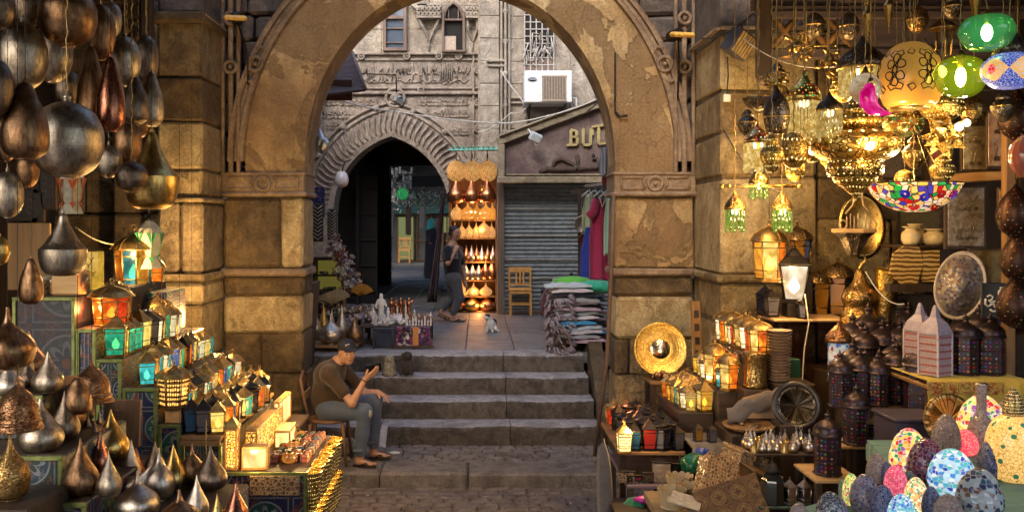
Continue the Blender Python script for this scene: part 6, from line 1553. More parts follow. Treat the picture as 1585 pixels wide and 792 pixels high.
m=MB();m.prism([(-.06,-.12),(-.06,.12),(.07,.13),(.07,-.12)],.04,off=-.02);tag(m.build('onyx_slab',ONX.m,None,loc=P(1439,412,7.42)),'banded amber onyx slab, the narrow one right of the larger','slab')
m=MB();m.box((0,0,0),(.5,.12,.3));tag(m.build('slab_rest',DWOOD,None,loc=(X(1418,7.5),7.58,1.80)),'dark rest behind the onyx slabs','rest')
m=MB();m.box((0,0,0),(.46,.10,.06));tag(m.build('slab_ledge',DWOOD,None,loc=P(1418,445,7.42)),'dark ledge under the onyx slabs','ledge')
t=thing('mosaic_platter','big oval mosaic platter with pale rosettes standing on edge','platter',P(1485,442,6.9));t.rotation_euler=(PI/2-.15,.22,-.35)
MOP=m_mosaic('rosette_platter',[(.3,.25,.3),(.15,.12,.2),(.55,.5,.5),(.35,.3,.2),(.2,.1,.1),(.1,.1,.2)],45,(.3,.25,.2));m=MB();m.lathe([(0,0),(.14,.0),(.155,.015)],36,sy=1.5);m.build('dish',MOP,t);m=MB();m.lathe([(.15,.01),(.165,.03),(.172,.025),(.16,0),(0,-.012)],36,sy=1.5);m.build('rim',m_plain('platter_rim',(.45,.38,.33),.4),t)
sgn=thing('calligraphy_plaque','black plaque with white Arabic calligraphy on the wooden post','plaque',P(1537,465,6.6));m=MB();m.box((0,0,0),(.17,.02,.25),bev=.004);m.build('board',BLK,sgn)
m=MB();q=.026;Zs=lambda L:[(a,-.016,b) for a,b in L]
m.tube(Zs([(-.06,.015),(-.065,-.02),(-.045,-.04),(-.02,-.025),(-.005,-.02),(.0,-.04),(.02,-.045),(.04,-.035),(.05,.0)]),.008,6)
m.tube(Zs([(-.05,.03),(-.03,.04),(-.01,.03),(-.015,.01),(-.04,.0),(-.03,-.01),(0,-.005),(.02,.0)]),.006,6)
m.tube(Zs([(-.03,-.06),(-.01,-.075),(.015,-.07),(.025,-.055),(.01,-.045)]),.007,6)
m.tube(Zs([(.045+.016*math.cos(a),.055+.02*math.sin(a)) for a in [i*.6 for i in range(11)]]),.006,5);m.ball((.045,-.016,.09),.008,6);m.ball((.06,-.016,.09),.008,6);m.ball((.0,-.016,-.02),.004,5)
m.build('calligraphy',m_plain('calli_white',(.7,.66,.6),.6),sgn)
for i,(a,b,c,d,D,mt,lb) in enumerate(((1463,1526,285,386,7.2,m_metal('pewter_panel',(.3,.25,.2),(.13,.1,.08),.5,.8,30,metallic=.6),'large grey engraved panel with fine lines of script on a dark frame'),
        (1488,1527,192,266,7.1,m_metal('gilt_panel',(.5,.38,.2),(.22,.15,.06),.4,.9,24,metallic=.8),'gilt relief panel with swirling script on the orange shelf'),
        (1527,1556,170,262,7.0,m_metal('glazed_panel',(.35,.2,.1),(.16,.08,.04),.3,.5,12,metallic=.4),'narrow framed relief panel with a hanging tassel shape'),
        (1545,1567,290,345,6.9,m_metal('narrow_panel',(.3,.2,.1),(.15,.08,.03),.4,.6,20,metallic=.5),'narrow upright panel right of the large grey one'),
        (1390,1458,325,380,8.05,m_plain('shade_olive',(.06,.05,.03),.8),'dim olive panel behind the alabaster jars'),
        (1440,1468,205,262,7.2,m_wood('redwood',(.12,.03,.015),(.2,.06,.03)),'red brown wooden frame under the star lamp'),
        (1500,1556,385,440,7.0,m_metal('olive_panel',(.2,.14,.05),(.1,.07,.03),.5,.5,20,metallic=.5),'dim olive relief panel above the black plaque'))):
    t=thing('wall_panel',lb,'panel',P((a+b)/2,(c+d)/2,D),-.08,'panels and frames on the right shop wall');w_,h_=(b-a)*D/F,(d-c)*D/F
    m=MB();m.box((0,.012,0),(w_,.03,h_),bev=.005);m.build('frame',DWOOD,t);m=MB();m.box((0,-.008,0),(w_*.86,.012,h_*.9),bev=.003)
    if i < 3:script_relief(m,-w_*.36,w_*.36,-h_*.4,-h_*.05,-.016,2.2,.005);script_relief(m,-w_*.36,w_*.36,h_*.05,h_*.4,-.016,2.2,.005)
    m.build('relief',mt,t)
m=MB();m.box((0,0,0),(.52,.2,.07),bev=.006,rot=Euler((0,-.06,0)));tag(m.build('orange_plank',m_wood('orange_wood',(.42,.2,.05),(.55,.3,.09),axis=0),None,loc=P(1512,274,7.15)),'bright orange wooden plank shelf under the gilt panels','plank')  # plank of plain orange wood
m=MB();m.box((0,0,0),(.07,.07,2.9),bev=.006);tag(m.build('wooden_post',MWOOD,None,loc=(X(1562,6.75),6.76,1.9)),'orange brown wooden post at the right edge of the shop','post')
m=MB();m.box((0,0,0),(.08,.02,.14),bev=.004);m.box((-.22,0,-.42),(.35,.2,.03));
for i,(px,py) in enumerate(((1572,330),(1578,400),(1575,180),(1572,470))):
    t=thing('dark_lamp',['dark unlit lamp beside the narrow upright panel at the right edge','dark unlit lamp below the first at the right edge','dark unlit lamp under the blue mosaic globe','dark unlit lamp right of the black plaque'][i],'hanging lamp',P(px,py,6.2),0,'dark unlit lamps at the right edge');m=MB();m.lathe(smoothprof([(.03,-.16),(.1,-.1),(.12,0),(.08,.1),(.03,.16),(0,.2)],3),16);m.build('shade',m_beads('edge_beads%d' % i,(.04,.02,.015),[(.3,.05,.02),(.2,.2,.2),(.4,.25,.1)],40,.25),t);m=MB();m.tube([(0,0,.18),(0,0,4.5-t.location.z)],.005,4);m.build('chain',CORD,t)

BDP=[(.45,.02,.03),(.05,.08,.35),(.3,.28,.3),(.35,.18,.04),(.25,.03,.2),(.05,.2,.1)]
BD=m_beads('bead_lantern',(.045,.03,.035),BDP,36,.32,.7,.35)
BDR=m_beads('bead_roof',(.05,.035,.04),BDP,30,.13,.8,.38)
def bead_lantern(n,w,h):
    t=thing('beaded_lantern','l','lantern');zt=.6*h
    m=MB();m.lathe([(w,.03*h),(w,zt)],n,smooth=False,ph=PI/n);m.build('body',BD,t)
    m=MB();m.lathe([(w*1.1,0),(w*1.12,.025*h),(w,.04*h)],n,smooth=False,ph=PI/n)
    for f in (.22,.4):m.lathe([(w*1.01,-.004),(w*1.04,0),(w*1.01,.004)],n,(0,0,zt*f/.6*1.0),smooth=False,ph=PI/n)
    m.build('base',BDR,t)
    m=MB();m.lathe(smoothprof([(w*1.16,0),(w*1.2,.02*h),(w*1.08,.05*h),(w*1.05,.10*h),(w*.9,.16*h),(w*.55,.215*h),(w*.25,.25*h),(w*.18,.29*h),(w*.27,.32*h),(w*.1,.355*h),(w*.05,.4*h),(0,.41*h)],3),2*n,(0,0,zt));m.build('roof',BDR,t);return t
BL=[bead_lantern(8,.085,.42),bead_lantern(6,.10,.5),bead_lantern(4,.10,.45)]
GB='dark lanterns set with glass beads in the right shop'
solid('step of the bead lantern display, topmost, behind the purple crate',X(1290,7.0),X(1460,6.9),6.6,6.98,1.22,DWOOD,'display_step','step')
for i,(a,b,zb,z_,ya,yb) in enumerate(((1262,1335,0,.885,6.0,6.42),(1300,1378,0,1.0,6.43,6.75),(1165,1275,0,.93,6.5,6.8),(1175,1330,0,.70,6.05,6.2))):
    slab_table(['pale little shelf under the nearest bead lantern','pale little shelf under the second bead lantern','low table covered with tiny silver ornaments','low glass front shelf holding the black jar'][i],X(a,ya),X(b,ya),ya,yb,z_,[LWOOD,LWOOD,DWOODX,m_plain('green_glass_board',(.03,.06,.055),.25)][i],.022,name='small_table')
POS=[ # px, base y, z, D, proto, scale, label
 (1281,6.15,.886,0,1.0,'bead lantern standing nearest the street on its pale shelf'),
 (1325,6.5,1.001,0,1.0,'bead lantern with blue and red rows right of the nearest one'),
 (1300,6.7,1.222,1,.8,'bead lantern behind the first two, left end of the upper step'),
 (1330,6.8,1.222,0,.95,'bead lantern on the upper step, second from its left end'),
 (1358,6.75,1.222,0,.9,'bead lantern on the upper step, right of the second'),
 (1388,6.85,1.222,1,.9,'bead lantern on the upper step behind the purple crate corner'),
 (1422,6.6,1.222,1,1.0,'hexagonal bead lantern standing behind the purple crate'),
 (1340,7.15,1.302,0,1.1,'bead lantern on the counter, right of the blue mosaic lamp'),
 (1366,7.2,1.302,2,1.1,'square bead lantern on the counter behind the upper step'),
 (1393,7.15,1.302,0,1.2,'bead lantern on the counter left of the white tower lanterns'),
 (1395,7.55,1.642,0,.8,'small bead lantern on the back shelf under the onyx slab'),
 (1418,7.6,1.642,0,.75,'small bead lantern on the back shelf near the platter'),
 (1448,7.6,1.642,2,.8,'square bead lantern on the back shelf behind the platter'),
 (1495,6.45,1.492,0,1.0,'bead lantern on the yellow cloth, next to the white tower lanterns'),
 (1533,6.45,1.492,0,1.0,'bead lantern on the yellow cloth, at its right end'),
 (1515,6.75,1.492,1,.9,'bead lantern on the yellow cloth, behind the other two'),
]
for (px,D,z_,k,s_,lb) in POS:put(BL[k],lb,(X(px,D),D,z_),R.uniform(0,1),s_,GB)
for (z_,y_,a,b,n,k,s_,wh) in ((1.222,6.92,1306,1440,6,1,.95,'in the rear rank of the upper step'),(1.302,7.3,1322,1448,6,2,1.0,'in the front rank of the dark counter'),(1.302,7.42,1310,1440,6,0,1.15,'in the rear rank of the dark counter'),(1.642,7.62,1345,1470,6,0,.8,'in the dim rank on the back shelf'),(1.302,7.1,1484,1552,3,0,1.5,'behind the yellow cloth table'),(.02,6.6,1420,1540,3,1,1.6,'on the ground under the yellow cloth')):
    for i in range(n):put(BL[(k+i) % 3],f"bead lantern {wh}, {ORD[i]} from the left",(X(a+(b-a)*(i+.5)/n,y_)+R.uniform(-.01,.01),y_+R.uniform(-.02,.02),z_),R.uniform(0,1),s_*R.uniform(.88,1.08),GB)
WL=thing('tower_lantern','w','lantern');wq=.098
m=MB();m.box((0,0,.16),(wq*1.7,wq*1.7,.31));m.build('body',m_beads('white_tower',(.30,.25,.30),[(.4,.08,.08),(.2,.12,.18),(.4,.3,.4)],60,.27,0.,.5),WL)
m=MB()
for k in range(6):m.box((0,0,.03+k*.054),(wq*1.76,wq*1.76,.012))
m.build('red_band',m_plain('tower_band',(.28,.07,.07),.5),WL)
m=MB();m.lathe([(wq*1.3,0),(wq*1.25,.02),(wq*.95,.08),(wq*.4,.13),(wq*.2,.2),(wq*.1,.22),(0,.225)],4,(0,0,.32),smooth=False,ph=PI/4);m.build('roof',m_plain('tower_white',(.3,.26,.35),.4),WL)
m=MB()
for sx in (-1,1):
    for sy in (-1,1):m.box((sx*wq*.85,sy*wq*.85,.165),(.016,.016,.33),bev=.003)
m.build('corner_post',m_plain('tower_white2',(.42,.37,.44),.5),WL)
put(WL,'white square tower lantern with red bands, the front one',(X(1453,6.35),6.4,1.492),.5,.88,'white tower lanterns');put(WL,'white square tower lantern, half hidden behind the front one',(X(1424,6.6),6.6,1.492),.5,.88,'white tower lanterns')
t=slab_table('small wooden table under the yellow cloth',X(1408,6.5),X(1556,6.5),6.25,6.9,1.45,MWOODX)
CLY=m_cloth('yellow_cloth',(.5,.33,.04),(.55,.40,.06));m=MB();vs=[];nn=26
for (z_,y_) in ((1.482,6.9),(1.482,6.235),(1.40,6.22),(1.33,6.215)):
    for i in range(nn+1):vs.append((X(1406,6.5)+(X(1558,6.5)-X(1406,6.5))*i/nn,y_+(.015*math.sin(i*1.3) if z_ < 1.45 else 0),z_-(.03*math.sin(i*.8) if z_ < 1.35 else 0)))
m.add(vs,[(r*(nn+1)+i,r*(nn+1)+i+1,(r+1)*(nn+1)+i+1,(r+1)*(nn+1)+i) for r in range(3) for i in range(nn)],0,True);m.f=m.f
o=m.build('yellow_cloth',CLY);md=o.modifiers.new('s','SOLIDIFY');md.thickness=.006;tag(o,'yellow cloth with a red patterned band draped over the small table','cloth')
m=MB();m.box((X(1495,6.2),6.205,1.435),(X(1556,6.2)-X(1438,6.2),.006,.085));script_relief(m,X(1440,6.2),X(1554,6.2),1.39,1.48,6.2,2.,.006);adopt(m.build('patterned_band',m_mosaic('red_gold_band',[(.35,.05,.02),(.5,.3,.06),(.4,.12,.03)],40,(.5,.35,.08)),None),o)
t=thing('purple_crate','plain dark purple crate below the bead lanterns','crate',(X(1412,6.1),6.15,.0));m=MB();m.box((0,0,.63),(.32,.34,1.26),bev=.01);m.build('body',m_plain('purple_board',(.035,.025,.05),.6),t);m=MB();m.box((0,0,1.27),(.34,.36,.02),bev=.005);m.build('lid',m_plain('purple_lid',(.05,.04,.07),.5),t)
t=thing('carved_plate','large dark carved round plate standing behind the silver ornaments','plate',P(1233,627,7.0));t.rotation_euler=(PI/2-.25,0,-.3)
m=MB();m.lathe([(0,0),(.12,0),(.13,.012),(.15,.0)],36);m.build('dish',ENGD,t);m=MB();m.lathe([(.135,-.005),(.15,.022),(.18,.015),(.18,-.005),(0,-.012)],36);m.build('rim',m_plain('ebony',(.02,.014,.014),.35),t)
solid('dark stand behind the silver ornaments under the carved plate',X(1205,7.0),X(1265,7.0),6.95,7.2,Z(655,7.0),DWOOD,'plate_stand','stand')
solid('dark cabinet below the wrapped board',X(1120,7.2),X(1204,7.2),7.0,7.5,Z(668,7.1),DWOOD,'cabinet','cabinet')
t=thing('round_tray','shallow round wooden tray with foil scraps under the wrapped board','tray',(X(1163,7.1),7.15,Z(668,7.1)+.002));m=MB();m.lathe([(.12,0),(.19,.03),(.2,.05),(.185,.05),(.15,.03),(0,.025)],30);m.build('dish',MWOOD,t)
m=MB()
for k in range(14):m.box((R.uniform(-.1,.1),R.uniform(-.1,.1),.04),(.03,.02,.01),rz=R.random()*3,rot=Euler((R.random(),R.random(),R.random())))
m.build('foil_scrap',SILV,t)
t=thing('wrapped_board','pale wooden board half wrapped in a grey cloth','board',P(1172,625,7.25));m=MB();m.prism([(-.19,-.11),(.2,-.11),(.22,.06),(.1,.1),(-.1,.04)],.05,off=0);m.build('board',m_wood('tan_board',(.28,.17,.09),(.4,.26,.14),axis=0),t)
m=MB();vs=[]
for i in range(9):
    for j in range(4):vs.append((-.24+.05*i,-.03-.03*math.sin(i*1.1+j),-.16+.02*i+j*.045+.02*math.sin(i*2+j)))
m.add(vs,[(i*4+j,(i+1)*4+j,(i+1)*4+j+1,i*4+j+1) for i in range(8) for j in range(3)],0,True);ob=m.build('cloth_wrap',m_cloth('wrap',(.14,.12,.11),(.22,.19,.17)),t);ob.modifiers.new('s','SOLIDIFY').thickness=.01
t=thing('bowl_stack','tall stack of nested pale bowls below the shelf board','bowls',(X(1206,7.5),7.5,Z(590,7.5)),s=1.1)
m=MB()
for k in range(17):m.lathe([(.05,0),(.075+.0008*k,.022),(.08+.0008*k,.024),(.072,.018)],20,(0,0,k*.022))
m.build('bowl_wall',m_plain('bowl_pale',(.5,.36,.25),.6),t)
solid('dark pedestal under the stack of pale bowls',X(1192,7.5),X(1255,7.5),7.38,7.9,Z(590,7.5),DWOOD,'pedestal','pedestal')
m=MB();m.box((0,0,.09),(.12,.1,.18),bev=.004);tag(m.build('green_box',m_plain('dark_green',(.01,.07,.05),.5),None,loc=(X(1228,7.7),7.75,Z(590,7.7)+.001)),'small dark green box beside the stack of bowls','box')
cable([P(1246,455,7.7),P(1252,500,7.6),P(1245,540,7.6),P(1242,590,7.6)],.006,m_plain('flex_white',(.6,.5,.38),.6),'white flex hanging from the shelf past the green box')
SO=thing('silver_ornament','s','ornament');m=MB();m.lathe(smoothprof([(.018,0),(.03,.008),(.034,.03),(.026,.05),(.016,.06),(.02,.064),(.012,.08),(.004,.1),(0,.105)],3),14);m.build('body',SILV,SO);m=MB();m.tube([(.01*math.cos(a*.7),0,.112+.01*math.sin(a*.7)) for a in range(9)],.002,4,closed=True);m.build('loop',SILV,SO)
SO2=thing('brass_ornament_bell','s','ornament');m=MB();m.lathe(smoothprof([(.034,0),(.03,.01),(.02,.04),(.01,.06),(0,.065)],3),14);m.build('body',GOLDB,SO2);m=MB();m.ball((0,0,.07),.008,8);m.build('knob',GOLDB,SO2)
k=0
for i in range(8):
    for j in range(3):
        if (i+j) % 7 == 6:continue
        pr=SO if (i*3+j) % 4 else SO2
        put(pr,f"tiny {'silver' if pr is SO else 'brass'} ornament on the low table, {ORD[i]} from the left in the {['front','middle','back'][j]} file",(X(1170,6.5)+i*.055+R.uniform(-.008,.008),6.54+j*.09,.931),R.random(),R.uniform(.9,1.4),'tiny metal ornaments on the low table')
SH_=lantern(4,.045,.17,[SILV,DGL['dark']],'pyr',SILV,'silver_lantern',lit=False)
for px,lb in ((1224,'small silver square lantern right of the black jar'),(1247,'small silver square lantern with a reddish roof, second right of the black jar')):put(SH_,lb,(X(px,6.1),6.12,.701),.3,1,'small silver lanterns on the glass shelf')
put(SH_,'larger silver lantern between the bead lanterns',(X(1358,6.5),6.52,1.001),.6,1.25,'small silver lanterns on the glass shelf')
t=thing('black_jar','black glass jar with a domed lid on the glass shelf','jar',(X(1196,6.12),6.12,.701));m=MB();m.lathe(smoothprof([(.05,0),(.075,.01),(.078,.13),(.07,.17),(.04,.2),(.03,.22)],3),8,smooth=False);m.build('body',m_glass('black_glass',(.015,.02,.02)),t);m=MB();m.lathe(smoothprof([(.045,.2),(.05,.22),(.03,.25),(.01,.27),(.005,.31),(0,.315)],3),14);m.build('lid',BLACKM,t)
INL=m_tile('inlay_marquetry',(.22,.10,.03),(.45,.27,.1),(.1,.04,.015),(.3,.16,.05),.13,4,(0,0,0),1);INL2=m_mosaic('inlay_dots',[(.2,.09,.03),(.3,.15,.05),(.14,.06,.02)],40,(.45,.32,.18),gw=.1)
solid('low dark platform under the tumbled inlaid boxes',X(1015,6.6),X(1185,6.6),6.1,7.0,.50,DWOOD,'low_platform','platform')
def jewel_box(px,py,D,size,rot,label,m1):
    t=thing('inlaid_box',label,'wooden box',P(px,py,D),0,'inlaid wooden boxes');t.rotation_euler=rot;w_,d_,h_=size
    m=MB();m.box((0,0,0),(w_,d_,h_*.7),bev=.004);m.build('body',m1,t);m=MB();m.box((0,0,h_*.46),(w_+.012,d_+.012,h_*.2),bev=.005);m.build('lid',m1,t)
    m=MB();m.box((0,-d_/2-.008,h_*.33),(.03,.01,.03),bev=.002);m.build('clasp',GOLDB,t);return t
jewel_box(1118,748,6.45,(.36,.28,.16),(1.05,.45,.15),'large inlaid wooden box tipped up on edge, dotted border',INL2)
jewel_box(1135,785,6.2,(.42,.30,.14),(.95,-.35,-.2),'large inlaid wooden box at the bottom with a diamond pattern',INL)
jewel_box(1150,712,6.6,(.26,.2,.14),(.1,.35,.5),'carved wooden box on top of the pile with a golden lid edge',INL2)
jewel_box(1170,738,6.45,(.24,.18,.10),(.2,.4,.4),'small carved wooden box sliding down from the pile top',INL)
BK=thing('scalloped_bucket','b','bucket');m=MB();nq=12;r0,r1,hh=.075,.10,.12
vs=[];fs=[]
for k in range(nq*4):
    a=2*PI*k/(nq*4);sc=.016*abs(math.sin(a*nq/2));vs += [(r0*math.cos(a),r0*math.sin(a),0),(r1*math.cos(a),r1*math.sin(a),hh+sc),(r1*.95*math.cos(a),r1*.95*math.sin(a),hh+sc),(r0*.95*math.cos(a),r0*.95*math.sin(a),.005)]
N4=nq*4
for k in range(N4):
    j=(k+1) % N4
    for q in range(3):fs.append((k*4+q,j*4+q,j*4+q+1,k*4+q+1))
fs.append(tuple(k*4 for k in range(N4))[::-1]);m.add(vs,fs,0,False);m.build('bucket_wall',m_beads('cream_lace',(.36,.28,.17),[(.3,.2,.1),(.4,.3,.18)],42,.2,0,.6),BK)
m=MB();m.lathe([(r0*1.02,0),(r0*1.06,.01),(r0*1.03,.014)],24);m.build('foot_ring',m_plain('cream_ring',(.5,.4,.26),.6),BK)
for i,(px,py,D,lb) in enumerate(((1040,768,6.5,'cream scalloped bucket, nearest the street'),(1066,762,6.6,'cream scalloped bucket, second, filled with white lace'),(1052,752,6.85,'cream scalloped bucket standing behind the other two'))):put(BK,lb,P(px,py,D),.2*i,1.,'cream scalloped buckets')
BK.location.z=.60
for o in COL.objects:
    if o.name.startswith('scalloped_bucket'):o.location.z=.56
m=MB();m.box((0,0,.03),(.4,.5,.06));tag(m.build('carton',m_plain('carton',(.2,.14,.08),.8),None,loc=(X(1052,6.6),6.65,.50)),'flat carton under the cream scalloped buckets','carton')
m=MB()
for k in range(3):m.box((R.uniform(-.02,.02),R.uniform(-.02,.02),k*.02),(.2,.14,.006),rz=R.uniform(-.4,.4),rot=Euler((.3*(k-1),.2,R.uniform(-.4,.4))))
tag(m.build('paper_sheets',m_plain('paper',(.36,.32,.27),.8),None,loc=P(1060,782,6.25)),'creased white papers lying below the scalloped buckets','paper')
def blob(name,loc,s_,mat,label,cat,seed=0,n=12):
    rr_=random.Random(seed);m=MB();ph_=[rr_.uniform(0,6) for _ in range(6)]
    prof=[(math.sin(PI*i/n),-math.cos(PI*i/n)) for i in range(n+1)]
    m.lathe([(max(.001,a)*s_[0],b*s_[2]) for a,b in prof],28,sy=s_[1]/s_[0],bump=lambda a,z:1+.12*math.sin(3*a+ph_[0]+z*20)+.09*math.sin(7*a+ph_[1]-z*35)+.07*math.sin(11*a+z*50+ph_[2]))
    return tag(m.build(name,mat,None,loc=loc),label,cat)
blob('plastic_bag',P(1076,718,7.0),(.11,.09,.085),m_plain('green_plastic',(.005,.09,.045),.3,var=.3),'crumpled green plastic bag under the grey tablecloth','bag',3)
blob('plastic_bag',P(1086,700,7.1),(.07,.06,.05),m_plain('blue_plastic',(.02,.05,.3),.3),'crumpled blue plastic bag behind the green one','bag',4)
blob('plastic_bag',P(1005,772,6.95),(.10,.06,.03),m_plain('magenta_plastic',(.4,.01,.3),.3),'magenta plastic packet on the lowest shelf by the street','bag',5)
blob('green_cloth',P(985,785,7.0),(.09,.08,.08),m_cloth('green_rag',(.02,.18,.09)),'green rag hanging at the lowest corner by the street','cloth',6)
m=MB();m.box((X(1000,6.95),6.95,.425),(.5,.4,.02));tag(m.build('lowest_shelf',DWOODX),'lowest dark shelf holding the magenta packet','shelf')
for i,(px,w_,h_,mt,lb) in enumerate(((980,.14,.05,BD,'little beaded box at the left on the low shelf board'),(1000,.09,.07,ENGD,'dark small tin beside the little beaded box'),(1022,.14,.15,SILV,'silver framed box in a dark frame on the low shelf board'),(1045,.08,.14,TIND,'tall dark tin at the right end of the low shelf board'),(968,.12,.08,CARV,'fretwork box under the very bright corner lantern'))):
    t=thing('trinket_box',lb,'box',(X(px,7.2),7.15,.561),R.uniform(-.2,.2),'trinket boxes on the low shelf board');m=MB();m.box((0,0,h_/2),(w_,.1,h_),bev=.005);m.build('body',mt,t);m=MB();m.box((0,0,h_+.006),(w_*1.06,.108,.012),bev=.003);m.build('lid',TIND,t)
t=thing('leaning_bundle','tall grey cloth bundle leaning at the street corner of the right stall','bundle',(X(938,7.2),7.1,0));m=MB();m.lathe(smoothprof([(.03,0),(.05,.1),(.06,.4),(.05,.7),(.02,.85),(0,.87)],3),14,bump=lambda a,z:1+.15*math.sin(a*5));m.build('cloth',m_cloth('bundle_grey',(.09,.08,.085),(.15,.135,.14)),t);m=MB();m.tube([(0,0,0),(0,0,.9)],.012,6);m.build('pole',DWOOD,t);t.rotation_euler=(0,-.04,0)
m=MB();m.tube([P(950,300,9.2),P(946,420,9.2),P(939,560,9.15),P(920,705,9.1)],.02,7);tag(m.build('bent_pole',m_plain('rusty',(.10,.06,.045),.7)),'thin bent brown pole standing at the right jamb of the arch','pole')

EG=thing('egg_table','table with a green cloth crowded with mosaic egg lamps','table',(3.0,5.0,0));T=Matrix.Translation((-3.0,-5.0,0))
pol=[(1.5,4.1),(1.55,4.5),(1.88,4.72),(1.93,5.0),(2.3,5.12),(2.45,5.9),(4.3,5.9),(4.3,4.1)]
m=MB(M=T);m.prism([(a,b) for a,b in pol][::-1],.03,'xy',off=1.135);m.build('tabletop',m_cloth('sea_green',(.04,.16,.12),(.07,.22,.17)),EG)
m=MB(M=T);m.prism([(1.54,4.12),(1.6,4.5),(1.9,4.76),(1.96,4.97),(2.34,5.1),(2.48,5.88),(4.28,5.88),(4.28,4.12)][::-1],1.13,'xy',off=0.);m.build('front_board',MWOODX,EG)
m=MB(M=T);m.prism([(a,b) for a,b in ((1.495,4.095),(1.545,4.505),(1.872,4.727),(1.925,5.006),(2.297,5.126),(2.445,5.905),(2.455,5.9),(2.31,5.115),(1.94,4.995),(1.885,4.715),(1.56,4.495),(1.51,4.095))][::-1],.10,'xy',off=1.04);m.build('cloth_hem',m_cloth('sea_green2',(.04,.16,.12),(.07,.22,.17)),EG)
EGP=[(0,0),(.5,.01),(.82,.10),(.98,.28),(1.,.42),(.9,.62),(.68,.81),(.38,.94),(.15,.99),(0,1)]
def mos(name,pal,sc,gr,em,gw=.06):return m_mosaic(name,[tuple(q**1.25*.85 for q in c) for c in pal],sc,tuple(q*.55 for q in gr),em*1.9,gw=gw)
wht=(.75,.73,.7)
EM={
 'warm':mos('egg_warm',[(.9,.55,.05),(.85,.35,.03),(.6,.03,.03),(.95,.75,.3),(.05,.3,.08),(.9,.6,.1),(.3,.1,.3)],72,wht,.55),
 'maroon':mos('egg_maroon',[(.22,.01,.07),(.14,.01,.08),(.3,.02,.12),(.12,.02,.12)],64,(.5,.42,.5),.0),
 'pale':mos('egg_pale',[(.5,.42,.38),(.42,.3,.28),(.55,.5,.45),(.3,.2,.2),(.5,.35,.35)],114,(.3,.26,.25),.05,.09),
 'red':mos('egg_red',[(.8,.02,.05),(.9,.05,.08),(.7,.01,.08),(.9,.2,.15)],87,(.9,.3,.3),.8),
 'blue':mos('egg_blue',[(.05,.3,.65),(.5,.7,.8),(.1,.45,.6),(.03,.08,.5),(.75,.8,.8),(.1,.5,.5)],68,(.75,.8,.85),.45),
 'navy':mos('egg_navy',[(.04,.07,.28),(.10,.14,.4),(.2,.25,.5),(.03,.04,.15)],83,(.6,.6,.68),.0),
 'check':mos('egg_check',[(.45,.55,.62),(.55,.62,.66),(.03,.06,.16),(.5,.56,.6),(.25,.12,.08),(.03,.15,.2)],57,(.65,.68,.7),.03),
 'pink':mos('egg_pink',[(.75,.03,.15),(.85,.08,.2),(.6,.02,.12),(.9,.25,.3)],87,(.75,.4,.45),.45),
 'lime':mos('egg_lime',[(.6,.65,.05),(.8,.7,.1),(.1,.4,.08),(.9,.8,.3),(.7,.1,.05)],83,(.8,.8,.6),.45),
 'violet':mos('egg_violet',[(.2,.16,.3),(.35,.3,.45),(.12,.1,.25),(.3,.2,.25),(.4,.38,.45)],79,(.6,.58,.62),.02),
 'teal':mos('egg_teal',[(.02,.14,.18),(.05,.22,.25),(.02,.06,.12)],79,(.55,.6,.6),.0),
 'cream':mos('egg_cream',[(.95,.75,.4),(.9,.55,.15),(.9,.85,.6),(.8,.3,.1),(.1,.35,.2)],76,(.85,.75,.5),.6),
 'blackw':mos('egg_bw',[(.02,.03,.07),(.05,.06,.12),(.5,.55,.6),(.03,.03,.05)],72,(.7,.72,.75),.0),
}
EGS=[(1378,1437,662,742,'warm','yellow red and green glowing mosaic egg, left of the maroon one'),(1405,1463,677,757,'maroon','big maroon mosaic egg in the middle of the group'),(1443,1486,640,708,'pale','pale pink mosaic egg behind the red one'),
 (1474,1513,664,704,'red','small round glowing red mosaic egg'),(1438,1509,694,768,'blue','big glowing blue and white mosaic egg in front'),(1514,1561,678,741,'navy','dark blue speckled mosaic egg next to the big cream lamp'),
 (1482,1551,724,806,'check','large pale blue mosaic egg with dark squares, nearest at right'),(1369,1404,719,768,'pink','hot pink mosaic egg left of the maroon one'),(1341,1374,701,748,'pale','small beige mosaic egg at the left back of the group'),
 (1304,1331,732,782,'lime','yellow green glowing mosaic egg at the left'),(1316,1361,733,795,'violet','grey violet mosaic egg in front of the yellow green one'),(1348,1385,750,806,'navy','navy blue mosaic egg at the bottom below the pink one'),
 (1362,1384,714,752,'navy','little navy mosaic egg squeezed behind the pink one'),(1400,1436,738,792,'cream','yellow and white glowing mosaic egg at the foot of the maroon one'),(1427,1456,752,804,'navy','blue mosaic egg between the glowing yellow and glowing blue ones'),
 (1375,1416,764,815,'blue','bright blue mosaic egg cut by the bottom edge'),(1446,1490,764,815,'pale','beige mosaic egg cut by the bottom edge'),(1264,1306,760,812,'blackw','black and white mosaic egg at the far left of the group'),
 (1222,1252,778,812,'pale','pink and white mosaic egg alone at the bottom, left of all others'),(1393,1421,728,768,'teal','dark teal mosaic egg behind the glowing yellow one'),(1484,1556,610,692,'warm','large glowing mosaic egg behind the mosaic bottle'),(1533,1570,622,690,'pale','tall pinkish mosaic egg right of the mosaic bottle'),
 (1283,1312,768,812,'violet','small grey mosaic egg right of the black and white one')]
GE='mosaic glass egg lamps on the green table'
EPR={}
zt=1.166
for (a,b,c,d,k,lb) in EGS:
    D=DZ(d,zt)
    if k not in EPR:
        t=thing('mosaic_egg_lamp','e','egg lamp');m=MB();m.lathe(smoothprof([(r_*.07,z_*.2) for r_,z_ in EGP],4),30);m.build('shade',EM[k],t);m=MB();m.lathe([(.035,-.0),(.042,.004),(.04,.008)],20);m.build('base_ring',BLACKM,t);EPR[k] =t
    W=(b-a)/2*D/F/.07;H=(d-c)*D/F/.2
    put(EPR[k],lb,(X((a+b)/2,D),D+.0,zt+.001),R.uniform(0,6),(W,W,H),GE)
